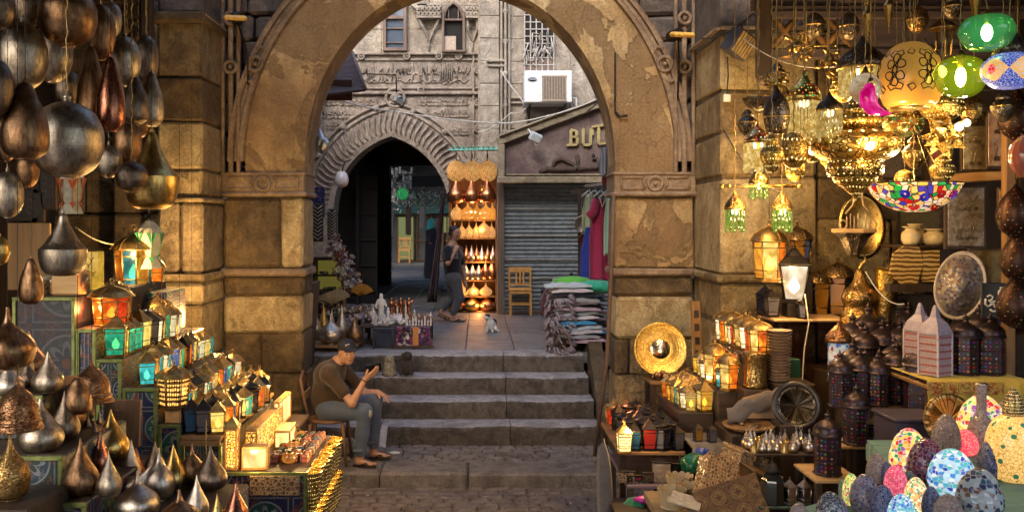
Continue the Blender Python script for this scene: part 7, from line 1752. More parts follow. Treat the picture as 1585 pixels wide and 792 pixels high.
point((X(1405,4.9),4.55,1.85),.4,(1,.7,.4))
D=DZ(690,zt);t=thing('mosaic_bottle','long necked grey mosaic bottle among the eggs','bottle',(X(1519,D-.12),D-.12,zt+.001));q=D/F
m=MB();m.lathe(smoothprof([(9*q,0),(17*q,6*q),(21*q,26*q),(16*q,45*q),(8*q,58*q),(7*q,80*q),(9*q,100*q),(8*q,101*q)],4),28);m.build('body',EM['pale'],t);m=MB();m.lathe([(8*q,98*q),(9.5*q,101*q),(8*q,103*q)],20);m.build('lip',SILV,t)
D=DZ(742,zt);t=thing('cream_mosaic_lamp','big glowing cream mosaic lamp dotted with green at the right picture edge','lamp',(X(1568,D),D,zt+.001));q=D/F
CRM=m_beads('cream_glow',(.95,.66,.28),[(.05,.15,.05),(.1,.2,.1)],26,.22,0.,.4,1.0);
w=NM('cream_glow2');v1=w.n('TexVoronoi',{'feature':'F1'},Vector=w.co(),Scale=22.);v2=w.n('TexVoronoi',{'feature':'DISTANCE_TO_EDGE'},Vector=w.co(),Scale=60.).outputs[0]
cell=w.n('SeparateColor',None,Color=v1.outputs['Color']).outputs[0];dot=w.math('MULTIPLY',w.math('LESS_THAN',v1.outputs['Distance'],.3),w.math('GREATER_THAN',cell,.5));gg=w.ramp(v2,[(.03,(.4,.18,.03)),(.09,(.8,.48,.15))]);cl=w.mix(dot,gg,(.03,.12,.05));w.bsdf(Base_Color=cl,Emission_Color=cl,Emission_Strength=.26,Roughness=.25)
m=MB();m.lathe(smoothprof([(20*q,0),(36*q,6*q),(40*q,34*q),(37*q,70*q),(26*q,92*q),(14*q,100*q)],4),36);m.build('shade',w.m,t);m=MB();m.lathe(smoothprof([(15*q,0),(14*q,20*q),(12*q,26*q),(8*q,34*q),(3*q,42*q),(0,46*q)],3),24,(0,0,100*q));m.build('lid',m_pierced('lid_brass',(.5,.36,.14),(.25,.16,.06),2.5,(1,.85,.5),5,.12),t)
point((X(1540,4.8),4.6,1.85),.8,(1,.75,.4))
m=MB();m.lathe([(0,0),(.11,.0),(.13,.012),(.16,.012),(.165,.004),(0,-.01)],36);o=m.build('brass_dish',ENG,None,loc=(X(1470,5.85),5.86,1.3));o.rotation_euler=(PI/2-.2,0,0);tag(o,'round brass dish standing behind the pale pink mosaic egg','dish')
# ================================================================ people (smooth distance-field bodies meshed as one surface)
def sdf_mesh(prims,vox,k=.02):
    lo=np.full(3,1e9);hi=-lo
    for p in prims:
        if p[0] == 'sub':continue
        pts=[np.array(p[1],float)]+([np.array(p[2],float)] if p[0] == 'c' else []);r=(max(p[3:5]) if p[0] == 'c' else max(p[2]))
        for q in pts:lo=np.minimum(lo,q-r);hi=np.maximum(hi,q+r)
    lo -= .03;hi += .03;n=np.ceil((hi-lo)/vox).astype(int)+1
    V=np.full(n,.5,np.float32)
    ax=[lo[i]+vox*np.arange(n[i]) for i in range(3)]
    for p in prims:
        kk=k
        if p[0] == 'c':
            a,b,ra,rb=np.array(p[1],float),np.array(p[2],float),p[3],p[4];kk=p[5] if len(p) > 5 else k
            r=max(ra,rb);l_=np.minimum(a,b)-r-kk-.03;h_=np.maximum(a,b)+r+kk+.03
        elif p[0] == 'e':
            c,rad=np.array(p[1],float),np.array(p[2],float);Rm=np.array(Euler(p[3]).to_matrix()) if len(p) > 3 and p[3] else np.eye(3);kk=p[4] if len(p) > 4 else k
            r=max(rad);l_=c-r-kk-.03;h_=c+r+kk+.03
        else:
            c,rad=np.array(p[1],float),np.array(p[2],float);Rm=np.array(Euler(p[3]).to_matrix()) if len(p) > 3 and p[3] else np.eye(3);kk=p[4] if len(p) > 4 else .01
            r=max(rad);l_=c-r-kk-.02;h_=c+r+kk+.02
        i0=np.maximum(0,((l_-lo)/vox).astype(int));i1=np.minimum(n,((h_-lo)/vox).astype(int)+2)
        if (i1 <= i0).any():continue
        sl=tuple(slice(i0[i],i1[i]) for i in range(3))
        Xg,Yg,Zg=np.meshgrid(*[ax[i][sl[i]] for i in range(3)],indexing='ij')
        if p[0] == 'c':
            ba=b-a;bb=ba@ba+1e-12;t=np.clip(((Xg-a[0])*ba[0]+(Yg-a[1])*ba[1]+(Zg-a[2])*ba[2])/bb,0,1)
            d=np.sqrt((Xg-a[0]-t*ba[0])**2+(Yg-a[1]-t*ba[1])**2+(Zg-a[2]-t*ba[2])**2)-(ra+(rb-ra)*t)
        else:
            L_=np.stack([Xg-c[0],Yg-c[1],Zg-c[2]],-1)@Rm;q=L_/rad;k0=np.sqrt((q**2).sum(-1));k1=np.sqrt(((q/rad)**2).sum(-1))+1e-9;d=k0*(k0-1)/k1
        S=V[sl]
        if p[0] == 'sub':
            h=np.clip(.5-.5*(S+d)/kk,0,1);V[sl] =S*(1-h)+(-d)*h+kk*h*(1-h)
        else:
            h=np.clip(.5+.5*(d-S)/kk,0,1);V[sl] =d*(1-h)+S*h-kk*h*(1-h)
    return nets(V,lo,vox)
def nets(V,lo,vox):
    s=V < 0;nx,ny,nz=V.shape;C=(nx-1,ny-1,nz-1);acc=np.zeros(C+(3,),np.float32);cnt=np.zeros(C,np.float32)
    offs=[(0,0),(0,1),(1,0),(1,1)]
    for a in range(3):
        u,w=[(1,2),(0,2),(0,1)][a]
        for (p,q) in offs:
            o0=[0,0,0];o0[u] =p;o0[w] =q;o1=list(o0);o1[a] =1
            A=V[tuple(slice(o0[i],o0[i]+C[i]) for i in range(3))];B=V[tuple(slice(o1[i],o1[i]+C[i]) for i in range(3))]
            m=(A < 0) != (B < 0);t=np.where(m,A/(A-B+1e-12),0);cnt += m
            for i in range(3):acc[...,i] += m*(o0[i]+(t if i == a else 0))
    act=cnt > 0;idx=-np.ones(C,int);idx[act] =np.arange(act.sum());ij=np.argwhere(act)
    vs=lo+vox*(ij+acc[act]/cnt[act][:,None]);fs=[]
    for a in range(3):
        u,w=[(1,2),(2,0),(0,1)][a]
        A=s;sl0=[slice(None)]*3;sl1=[slice(None)]*3;sl0[a] =slice(0,-1);sl1[a] =slice(1,None)
        ch=s[tuple(sl0)] != s[tuple(sl1)];E=np.argwhere(ch)
        E=E[(E[:,u] > 0) & (E[:,w] > 0) & (E[:,u] < C[u]) & (E[:,w] < C[w])]
        ins=s[tuple(E.T)]
        def cell(du,dw):
            c=E.copy();c[:,u] += du;c[:,w] += dw;return idx[tuple(c.T)]
        q=np.stack([cell(-1,-1),cell(0,-1),cell(0,0),cell(-1,0)],1)
        q[~ins] =q[~ins][:,::-1];fs.append(q)
    return vs,np.concatenate(fs)
def sdf_obj(name,prims,vox,mat,parent,k=.02,org=(0,0,0)):
    vs,fs=sdf_mesh(prims,vox,k);me=bpy.data.meshes.new(name);me.from_pydata((vs-np.array(org)).tolist(),[],fs.tolist());me.materials.append(mat)
    me.polygons.foreach_set('use_smooth',[True]*len(me.polygons));me.update();o=bpy.data.objects.new(name,me);COL.objects.link(o);adopt(o,parent);return o
SKIN=NM('skin');w=SKIN;w.bsdf(Base_Color=w.mix(w.noise(14,3),(.36,.19,.12),(.46,.26,.17)),Roughness=.5,Subsurface_Weight=.15,Subsurface_Scale=.02,Subsurface_Radius=(1,.4,.2))
HAIRM=m_plain('hair',(.012,.009,.008),.6,bump=.4,sc=120)
def V3(*a):return np.array(a,float)
def hand(w_,d,pal,L=.085,curl=.5,thumb=1):
    """palm + five fingers; w_ wrist, d direction of hand, pal palm normal"""
    w_=np.array(w_,float);d=np.array(d,float);d /= np.linalg.norm(d);pal=np.array(pal,float);pal -= d*(pal@d);pal /= np.linalg.norm(pal);s_=np.cross(d,pal)*thumb
    out=[('c',w_,w_+d*.03,.024,.026,.02)]
    for i,f in enumerate((-.027,-.009,.009,.027)):
        b=w_+d*L+s_*f;out.append(('c',w_+d*.02+s_*f*.6,b,.017,.0135,.012))
        l1,l2,l3=[x*(.85,.98,.92,.72)[3-i] for x in (.042,.028,.022)]
        d1=d*math.cos(curl*.6)+pal*math.sin(curl*.6);d2=d*math.cos(curl*1.5)+pal*math.sin(curl*1.5);d3=d*math.cos(curl*2.2)+pal*math.sin(curl*2.2)
        p1=b+d1*l1;p2=p1+d2*l2;p3=p2+d3*l3
        out += [('c',b,p1,.0108,.0098,.004),('c',p1,p2,.0098,.009,.004),('c',p2,p3,.009,.0075,.004)]
    t0=w_+d*.025+s_*.028;t1=t0+(s_*.7+d*.6+pal*.3)*.035;t2=t1+(s_*.2+d*.8+pal*.5)*.032
    out += [('c',w_+d*.015+s_*.01,t0,.02,.016,.012),('c',t0,t1,.0135,.0115,.006),('c',t1,t2,.0115,.009,.004)]
    return out
def head(c,yaw,pitch,roll=0.,s=1.):
    """skull, jaw, nose, lips, brow, ears; forward is local +x"""
    Rm=Matrix.Rotation(yaw,3,'Z') @ Matrix.Rotation(pitch,3,'Y') @ Matrix.Rotation(roll,3,'X');eu=tuple(Rm.to_euler())
    q=lambda x,y,z:np.array(Vector(c)+Rm @ (Vector((x,y,z))*s))
    E=lambda x,y,z,r,k=.015:('e',q(x,y,z),tuple(v*s for v in r),eu,k)
    pr=[E(-.012,0,.035,(.095,.077,.088)),E(.02,0,-.03,(.070,.060,.075),.03),E(.045,0,-.083,(.032,.03,.026),.03),E(.072,0,.028,(.02,.052,.012),.015),
          ('c',q(.088,0,.012),q(.108,0,-.024),.007*s,.0125*s,.008),E(.093,0,-.032,(.012,.017,.008),.006),
          E(.083,0,-.054,(.012,.024,.006),.004),E(.081,0,-.065,(.012,.02,.006),.004),E(.068,.04,-.022,(.02,.018,.018),.02),E(.068,-.04,-.022,(.02,.018,.018),.02)]
    for s_ in (-1,1):
        pr.append(('sub',q(.094,s_*.033,.006),tuple(v*s for v in (.012,.017,.011)),eu,.012))
        pr.append(E(-.008,s_*.08,-.005,(.018,.008,.032),.006))
    return pr,q,eu
def eyes(q,eu,parent,org,s=1.):
    for s_ in (-1,1):
        m=MB();m.ball((0,0,0),.0125*s,12);e=m.build('eye',m_plain('eye_white',(.6,.55,.5),.2) if 'eye_white' not in bpy.data.materials else bpy.data.materials['eye_white'],parent,loc=Vector(q(.0795,s_*.033,.004))-Vector(org));e.rotation_euler=eu
        m=MB();m.ball((.0068*s,0,0),.0078*s,10);adopt(m.build('iris',HAIRM),e)
        m=MB();m.tube([(.0,-.016*s,.017*s),(.012*s,0,.021*s),(.002*s,.016*s,.018*s)],[.003,.0058,.003],5);adopt(m.build('eyebrow',HAIRM),e)
    m=MB();pq=[Vector(q(*a))-Vector(org) for a in ((.087,-.026,-.060),(.0945,-.012,-.0585),(.096,0,-.0595),(.0945,.012,-.0585),(.087,.026,-.060))];m.tube(pq,[.0022,.0036,.0038,.0036,.0022],6);m.build('mouth',m_plain('lip',(.22,.06,.05),.5) if 'lip' not in bpy.data.materials else bpy.data.materials['lip'],parent)
def flipflop(q0,d,parent,org):
    d=Vector(d).normalized();ang=math.atan2(d.y,d.x);m=MB()
    pts=[]
    for i in range(20):
        a=2*PI*i/20;x_=.13*math.cos(a);pts.append((x_,.043*math.sin(a)*(1+.18*math.cos(a))))
    m.prism(pts[::-1],.018,'xy',off=0);m.tube([(.075,0,.02),(.03,.038,.05),(-.02,.045,.02)],.007,6);m.tube([(.075,0,.02),(.03,-.038,.05),(-.02,-.045,.02)],.007,6)
    o=m.build('sandal',m_plain('sandal_black',(.02,.015,.02),.6) if 'sandal_black' not in bpy.data.materials else bpy.data.materials['sandal_black'],parent,loc=Vector(q0)-Vector(org));o.rotation_euler=(0,0,ang);return o
org=(-1.42,9.42,.13)
MAN=thing('person','man in a brown t-shirt, jeans and dark cap, seated leaning forward, holding a phone','person',org)
hipR,hipL=V3(-1.50,9.34,.655),V3(-1.48,9.54,.655);kR,kL=V3(-1.115,9.22,.675),V3(-1.05,9.50,.73);aR,aL=V3(-1.165,9.24,.235),V3(-1.06,9.56,.235)
pel=V3(-1.52,9.44,.66);wai=V3(-1.535,9.44,.80);che=V3(-1.49,9.43,1.0);nk=V3(-1.405,9.41,1.14)
shR,shL=V3(-1.475,9.245,1.045),V3(-1.405,9.60,1.055);elR,elL=V3(-1.235,9.17,.765),V3(-1.16,9.56,.80);wrR,wrL=V3(-1.105,9.19,1.005),V3(-1.02,9.50,.815)
hc=V3(-1.305,9.34,1.235)
hp,hq,heu=head(hc,math.radians(-66),math.radians(-1),.05)
body=[('c',pel,wai,.11,.105,.05),('c',wai,che,.105,.12,.06),('c',che+V3(0,-.08,0),che+V3(.02,.09,.0),.1,.1,.06),('c',che,nk,.10,.065,.05),('c',nk,hc+V3(-.03,.01,-.05),.055,.052,.03),
 ('c',nk+V3(0,-.02,-.02),shR,.06,.055,.04),('c',nk+V3(0,.02,-.02),shL,.06,.055,.04),
 ('c',shR,elR,.05,.04,.03),('c',elR,wrR,.042,.026,.02),('c',shL,elL,.05,.04,.03),('c',elL,wrL,.042,.026,.02),
 ('c',hipR,kR,.08,.055,.04),('c',hipL,kL,.08,.055,.04),('c',kR,(kR+aR)/2,.052,.048,.03),('c',(kR+aR)/2,aR,.048,.034,.03),('c',kL,(kL+aL)/2,.052,.048,.03),('c',(kL+aL)/2,aL,.048,.034,.03)]
for a,d in ((aR,V3(.93,-.35,0)),(aL,V3(.93,-.25,0))):
    b=V3(a[0],a[1],.185);body += [('c',a,b+V3(-.02,0,-.005),.036,.030,.02),('c',b+V3(-.01,0,-.005),b+d*.12+V3(0,0,-.018),.032,.022,.02)]
    sd=V3(-d[1],d[0],0)
    for i in range(5):body.append(('c',b+d*.11+sd*(.03-.014*i)*.9+V3(0,0,-.018),b+d*(.155-.006*i)+sd*(.034-.015*i)+V3(0,0,-.022),.013,.010 if i else .012,.006))
body += hp+hand(wrR,(.72,.02,.50),(-.35,.55,.5),curl=.3,thumb=1)+hand(wrL,(.6,-.25,-.2),(0,-.1,-.95),curl=.5,thumb=-1)
sdf_obj('body',body,.0055,SKIN.m,MAN,.02,org)
SHIRT=m_cloth('brown_shirt',(.05,.028,.014),(.065,.037,.02),sc=12)
sdf_obj('shirt',[('c',pel+V3(-.0,0,.02),wai,.135,.13,.05),('c',wai,che+V3(-.02,0,0),.13,.145,.06),('c',che+V3(0,-.08,0),che+V3(.02,.09,0),.12,.12,.06),('c',che,nk+V3(-.01,0,-.045),.12,.085,.05),
 ('c',nk+V3(-.02,-.03,-.045),shR,.07,.075,.05),('c',nk+V3(-.02,.03,-.045),shL,.07,.075,.05),('c',shR,shR+(elR-shR)*.62,.072,.066,.04),('c',shL,shL+(elL-shL)*.62,.072,.066,.04),
 ('c',wai+V3(.05,0,-.02),pel+V3(.12,0,.03),.1,.09,.05),('e',wai+V3(.09,-.05,.05),(.05,.09,.02),(0,.6,0),.03),('e',wai+V3(.07,0,.12),(.05,.1,.02),(0,.5,.2),.03)],.007,SHIRT,MAN,.03,org)
JEAN=m_cloth('blue_jeans',(.035,.05,.10),(.13,.17,.26),sc=5)
sdf_obj('jeans',[('c',pel+V3(.02,-.06,-.0),pel+V3(.02,.06,.0),.122,.122,.05),('c',hipR,kR,.102,.077,.04),('c',hipL,kL,.102,.077,.04),('c',kR,(kR+aR)/2,.074,.066,.03),('c',(kR+aR)/2,aR+V3(0,0,.035),.066,.054,.03),('c',kL,(kL+aL)/2,.074,.066,.03),('c',(kL+aL)/2,aL+V3(0,0,.035),.066,.054,.03),
 ('e',kR+V3(-.04,0,.07),(.02,.05,.012),(0,.5,0),.015),('e',aR+V3(-.01,-.02,.06),(.06,.06,.012),None,.012),('e',aL+V3(-.01,-.02,.07),(.06,.06,.012),None,.012)],.007,JEAN,MAN,.02,org)
sdf_obj('knee_tear',[('e',kR+V3(.052,-.045,-.01),(.03,.022,.04),(0,.2,-.6))],.005,m_cloth('tear',(.25,.24,.25),(.4,.38,.36)),MAN,.01,org)
Rh=Matrix.Rotation(math.radians(-66),3,'Z') @ Matrix.Rotation(math.radians(-1),3,'Y') @ Matrix.Rotation(.05,3,'X')
sdf_obj('hair',[('e',hq(-.03,0,.01),(.083,.083,.075),heu,.02),('sub',hq(.085,0,-.02),(.085,.11,.10),heu,.01),('sub',hq(-.02,0,-.10),(.15,.12,.06),heu,.01)],.005,HAIRM,MAN,.01,org)
CAPM=m_plain('cap_navy',(.013,.012,.022),.75,bump=.1)
cp=sdf_obj('cap',[('e',hq(-.01,0,.062),(.108,.092,.085),heu,.01),('sub',hq(0,0,-.035),(.20,.16,.085),heu,.006),('e',hq(.115,0,.045),(.068,.07,.0085),tuple((Rh @ Matrix.Rotation(.25,3,'Y')).to_euler()),.012)],.0045,CAPM,MAN,.01,org)
m=MB()   # small leaping-cat mark on the cap front
for pts_,rr in (([(.0,-.020,-.010),(0,-.008,.000),(0,.008,.004),(0,.019,.010)],[.002,.004,.0035,.002]),([(0,-.016,-.002),(0,-.026,.008)],[.0015,.001]),([(0,.012,.004),(0,.022,-.004)],[.002,.001]),([(0,-.01,0),(0,-.014,-.013)],[.002,.001])):m.tube(pts_,rr,4)
o=m.build('cap_mark',m_plain('mark_white',(.65,.65,.68),.5));o.location=Vector(hq(.087,-.018,.093))-Vector(org)-cp.location;o.rotation_euler=tuple((Rh @ Matrix.Rotation(-.2,3,'Z') @ Matrix.Rotation(-.5,3,'Y')).to_euler());adopt(o,cp)
eyes(hq,heu,MAN,org)
m=MB();m.tube([tuple(wrR-V3(*org)+V3(.0,0,-.01)+.031*(V3(math.cos(a),0,-math.sin(a)*.75)*1+V3(0,math.sin(a)*0,0))+V3(0,.0,0)) for a in ()] or [(0,0,0),(0,0,.001)],.001,4) if False else None
brd=Vector(wrR-elR).normalized();u_=brd.orthogonal().normalized();v_=brd.cross(u_);cw_=Vector(wrR)-brd*.02-Vector(org);m=MB();m.tube([cw_+(u_*math.cos(a*PI/8)+v_*math.sin(a*PI/8))*.031 for a in range(16)],.005,6,closed=True);m.build('bracelet',BLK,MAN)
flipflop((aR[0]+.045,aR[1]-.02,.131),(.93,-.35,0),MAN,org);flipflop((aL[0]+.045,aL[1]-.015,.131),(.93,-.25,0),MAN,org)
ph=wrR+V3(.075,.045,.10);m=MB();m.box((0,0,0),(.155,.012,.078),bev=.004);o=m.build('smartphone',m_plain('phone_black',(.01,.01,.012),.2),None,loc=tuple(ph));o.rotation_euler=(.45,-.2,.1);tag(o,'black phone held up in the hand of the seated man','phone')
CHR=thing('bentwood_chair','old bentwood chair under the seated man, beside the left jamb','chair',(-1.5,9.43,.13));W_=m_wood('chair_dark',(.10,.05,.025),(.18,.09,.045))
m=MB();m.lathe([(.19,.415),(.21,.42),(.215,.44),(.2,.45),(0,.452)],24);m.build('seat',W_,CHR)
for sx,sy in ((1,1),(1,-1),(-1,1),(-1,-1)):
    m=MB();m.tube([(sx*.16,sy*.16,.42),(sx*.18,sy*.18,.2),(sx*.2,sy*.19,0)],[.019,.017,.014],8);m.build('leg',W_,CHR)
m=MB();m.tube([(-.16,-.17,.42),(-.22,-.18,.66),(-.255,-.17,.85),(-.265,0,.91),(-.255,.17,.85),(-.22,.18,.66),(-.16,.17,.42)],.016,8);m.build('back_hoop',W_,CHR)
m=MB();m.box((-.225,0,.68),(.015,.34,.09),bev=.006);m.build('back_panel',m_wood('chair_panel',(.32,.16,.05),(.42,.23,.08),axis=1),CHR)
m=MB();m.tube([(.17*math.cos(a*.628),.17*math.sin(a*.628),.2) for a in range(10)],.011,6,closed=True);m.build('stretcher',W_,CHR)
Dm=14.88;org=(X(702,Dm),Dm,.97)
MW=thing('person','man in a black t-shirt and grey trousers walking with a phone at his ear','person',org)
p_=lambda px,py,dy=0.:np.array(P(px,py,Dm+dy))
hc=p_(704.5,361,0);hp,hq,heu=head(hc,math.radians(-40),math.radians(2),0,.97)
hipF,hipB=p_(704,432,-.08),p_(699,432,.09);kF,kB=p_(711,462,-.08),p_(702,461,.1);aF,aB=p_(702,489,-.08),p_(685,479,.1)
pe=p_(701,427);wa=p_(700,413);ch=p_(700,395);nk=p_(700.5,379)
sF,sB=p_(693,387,-.15),p_(709,387,.16);eF,eB=p_(693,407,-.22),p_(717,417,.2);wF,wB=p_(704,391,-.17),p_(720,437,.16)
body=[('c',pe,wa,.11,.105,.05),('c',wa,ch,.105,.12,.05),('c',ch+V3(-.05,-.08,0),ch+V3(.05,.09,0),.10,.10,.05),('c',ch,nk,.1,.06,.05),('c',nk,hc+V3(-.03,0,-.05),.052,.05,.03),('c',nk,sF,.055,.055,.04),('c',nk,sB,.055,.055,.04),
 ('c',sF,eF,.048,.04,.03),('c',eF,wF,.042,.026,.02),('c',sB,eB,.048,.04,.03),('c',eB,wB,.04,.026,.02),('c',hipF,kF,.085,.058,.04),('c',hipB,kB,.085,.058,.04),('c',kF,aF,.056,.036,.03),('c',kB,aB,.056,.036,.03),
 ('c',aF,V3(aF[0]-.03,aF[1],1.0),.038,.032,.02),('c',V3(aF[0]-.03,aF[1],1.0),V3(aF[0]+.17,aF[1]-.02,.995),.032,.024,.02),('c',aB,aB+V3(-.03,0,-.05),.036,.03,.02),('c',aB+V3(-.03,0,-.05),aB+V3(.10,-.01,-.115),.032,.024,.02)]
body += hp+hand(wF,(.12,.1,.45),(.2,.9,.0),curl=.8)+hand(wB,(.2,-.05,-.6),(-.7,-.2,0),curl=.5,thumb=-1)
sdf_obj('body',body,.008,SKIN.m,MW,.02,org)
BT_=m_cloth('black_tee',(.012,.010,.016),(.02,.016,.024));GT_=m_cloth('grey_trousers',(.075,.08,.095),(.12,.125,.14),sc=10)
sdf_obj('tshirt',[('c',pe+V3(0,0,.0),wa,.135,.13,.05),('c',wa,ch,.13,.14,.05),('c',ch+V3(-.05,-.08,0),ch+V3(.05,.09,0),.118,.118,.05),('c',ch,nk+V3(0,0,-.05),.115,.075,.04),('c',nk+V3(0,0,-.05),sF,.06,.07,.04),('c',nk+V3(0,0,-.05),sB,.06,.07,.04),('c',sF,sF+(eF-sF)*.7,.068,.064,.03),('c',sB,sB+(eB-sB)*.6,.066,.062,.03)],.008,BT_,MW,.02,org)
sdf_obj('trousers',[('c',pe+V3(0,-.05,-.03),pe+V3(0,.05,-.03),.125,.125,.04),('c',hipF,kF,.102,.078,.04),('c',hipB,kB,.10,.078,.04),('c',kF,aF+V3(0,0,.05),.076,.052,.03),('c',kB,aB+V3(.02,0,.03),.076,.052,.03)],.008,GT_,MW,.02,org)
sdf_obj('hair',[('e',hq(-.025,0,.055),(.095,.082,.078),heu,.02),('e',hq(-.045,0,.0),(.07,.079,.06),heu,.02),('sub',hq(.10,0,-.01),(.07,.11,.085),heu,.01)],.006,HAIRM,MW,.01,org)
eyes(hq,heu,MW,org,.97)
flipflop((aF[0]+.055,aF[1]-.01,.971),(1,-.1,0),MW,org);o=flipflop((aB[0]+.035,aB[1]-.005,aB[2]-.15),(1,0,0),MW,org);o.rotation_euler.y=.42
m=MB()
for (a,b) in ((0,0),(.045,0)):
    m.tube([(.012+a,0,.06),(-.012+a,0,.055),(-.014+a,0,.0),(.014+a,0,.0),(.014+a,0,.03),(-.008+a,0,.03)],.005,5)
m.tube([(-.02,0,.085),(.06,0,.085)],.003,4)
m.build('shirt_number',m_plain('print_grey',(.5,.5,.52),.6),MW,loc=(.02+.0,-.195,ch[2]-.97-.05))
m=MB();m.box((0,0,0),(.015,.07,.14),bev=.004);o=m.build('smartphone',BLK,None,loc=tuple(hq(.0,-.095,-.02)));o.rotation_euler=(.2,.25,0);tag(o,'dark phone pressed to the ear of the walking man','phone')
Df=26.6;org=(X(668,Df),Df,.97);FP=thing('person','distant woman in a dark robe and turquoise headscarf in the passage','person',org)
c_=V3(*org);sdf_obj('body',[('c',c_+V3(0,0,.75),c_+V3(0,0,1.25),.15,.13,.05),('c',c_+V3(0,0,1.25),c_+V3(.02,0,1.42),.1,.05,.04),('e',c_+V3(.03,0,1.55),(.09,.075,.11),None,.02),('c',c_+V3(-.08,0,.8),c_+V3(-.1,0,.05),.08,.05,.03),('c',c_+V3(.08,0,.8),c_+V3(.12,0,.05),.08,.05,.03),('c',c_+V3(-.1,-.1,1.3),c_+V3(-.02,-.22,1.0),.05,.04,.03),('c',c_+V3(.1,.1,1.3),c_+V3(.18,0,1.0),.05,.04,.03)],.02,SKIN.m,FP,.03,org)
sdf_obj('robe',[('c',c_+V3(0,0,.12),c_+V3(0,0,.9),.23,.18,.05),('c',c_+V3(0,0,.9),c_+V3(0,0,1.3),.18,.16,.05),('c',c_+V3(-.1,-.1,1.3),c_+V3(-.02,-.2,1.05),.08,.07,.03),('c',c_+V3(.1,.1,1.3),c_+V3(.18,0,1.05),.08,.07,.03)],.02,m_cloth('robe_dark',(.02,.015,.025)),FP,.03,org)
sdf_obj('headscarf',[('e',c_+V3(0,.01,1.57),(.12,.115,.13),None,.03),('c',c_+V3(-.02,0,1.5),c_+V3(-.04,0,1.3),.1,.15,.05),('sub',c_+V3(.12,-.02,1.55),(.07,.06,.08),None,.01)],.02,m_cloth('turquoise',(.03,.32,.34),(.05,.42,.42)),FP,.03,org)
org=(X(760,13.46),13.46,.97);c_=V3(*org);CAT=thing('cat','small white cat with black markings sitting bent over on the upper pavement','cat',org)
sdf_obj('body',[('e',c_+V3(.0,.03,.085),(.075,.075,.085),None,.03),('c',c_+V3(0,.02,.11),c_+V3(-.03,-.02,.19),.06,.042,.03),('c',c_+V3(-.04,-.04,.14),c_+V3(-.06,-.06,.012),.018,.014,.02),('c',c_+V3(.02,-.05,.14),c_+V3(.02,-.075,.012),.018,.014,.02),('e',c_+V3(-.07,-.065,.012),(.022,.016,.012),None,.01),('e',c_+V3(.02,-.085,.012),(.018,.022,.012),None,.01),
 ('e',c_+V3(.065,-.0,.04),(.035,.055,.04),None,.02),('e',c_+V3(-.06,.02,.04),(.03,.05,.035),None,.02),('e',c_+V3(-.055,-.055,.215),(.036,.034,.032),None,.02),('e',c_+V3(-.085,-.08,.20),(.016,.014,.012),None,.01),('c',c_+V3(-.035,-.05,.238),c_+V3(-.028,-.052,.262),.013,.004,.006),('c',c_+V3(-.07,-.035,.238),c_+V3(-.066,-.03,.262),.013,.004,.006),('c',c_+V3(.05,.08,.02),c_+V3(.11,.02,.015),.014,.012,.01),('c',c_+V3(.11,.02,.015),c_+V3(.09,-.06,.012),.012,.008,.01)],.005,None or m_plain('cat_white',(.55,.54,.52),.9,bump=.3,sc=90),CAT,.015,org)
sdf_obj('black_patch',[('e',c_+V3(-.048,-.048,.232),(.037,.036,.027),None,.01),('e',c_+V3(.035,.05,.13),(.05,.06,.055),None,.02),('c',c_+V3(-.035,-.05,.238),c_+V3(-.028,-.052,.265),.015,.005,.006),('c',c_+V3(-.07,-.035,.238),c_+V3(-.066,-.03,.265),.015,.005,.006)],.005,m_plain('cat_black',(.012,.012,.013),.9,bump=.3,sc=90),CAT,.01,org)
zst=.76
D=10.93;org=(X(603,D),D,zst+.002);c_=V3(*org);t=thing('stone_figurine','pale weathered animal figurine sitting on the top step tread beside the man','figurine',org)
sdf_obj('body',[('c',c_+V3(0,0,.03),c_+V3(.0,0,.12),.075,.065,.03),('e',c_+V3(.0,-.01,.185),(.055,.05,.045),None,.02),('c',c_+V3(.03,-.06,.1),c_+V3(.035,-.07,.01),.02,.018,.01),('c',c_+V3(-.03,-.06,.1),c_+V3(-.035,-.07,.01),.02,.018,.01),('e',c_+V3(.01,-.055,.175),(.02,.02,.016),None,.01),('e',c_+V3(.0,.0,.02),(.095,.08,.025),None,.02)],.006,m_stone('figurine_stone',[(.12,.10,.08),(.32,.28,.2),(.42,.38,.28),(.2,.17,.13)],16,.8),t,.01,org)
for s_ in (-1,1):
    m=MB();m.ball((s_*.022,-.052,.195),.008,8);m.build('eye',BLK,t)
D=10.9;org=(X(629,D),D,zst+.002);c_=V3(*org);t=thing('stuffed_animal','dark brown shaggy stuffed animal sitting on the top step tread','stuffed animal',org)
sdf_obj('body',[('e',c_+V3(0,0,.09),(.075,.07,.09),None,.03),('e',c_+V3(.01,-.01,.225),(.055,.052,.055),None,.02),('c',c_+V3(0,0,.12),c_+V3(.01,0,.2),.055,.045,.02),('c',c_+V3(-.05,-.03,.15),c_+V3(-.06,-.07,.03),.025,.022,.01),('c',c_+V3(.05,-.03,.15),c_+V3(.065,-.07,.03),.025,.022,.01),('e',c_+V3(.05,-.01,.215),(.014,.02,.045),None,.01),('e',c_+V3(-.045,-.01,.22),(.014,.02,.045),None,.01),('e',c_+V3(.02,-.06,.215),(.02,.02,.018),None,.01)],.006,m_plain('plush',(.03,.022,.02),.95,bump=.8,sc=70),t,.01,org)
m=MB();m.ball((.02,-.082,.22),.009,8);m.build('nose',BLK,t)
m=MB();m.box((0,0,.055),(.17,.1,.11),bev=.03,jit=.004);tag(m.build('black_bag',m_cloth('bag_black',(.015,.014,.02),(.03,.02,.03)),None,loc=(X(574,10.95),10.98,zst+.002)),'small black bag on the step behind the raised hand','bag')
m=MB()
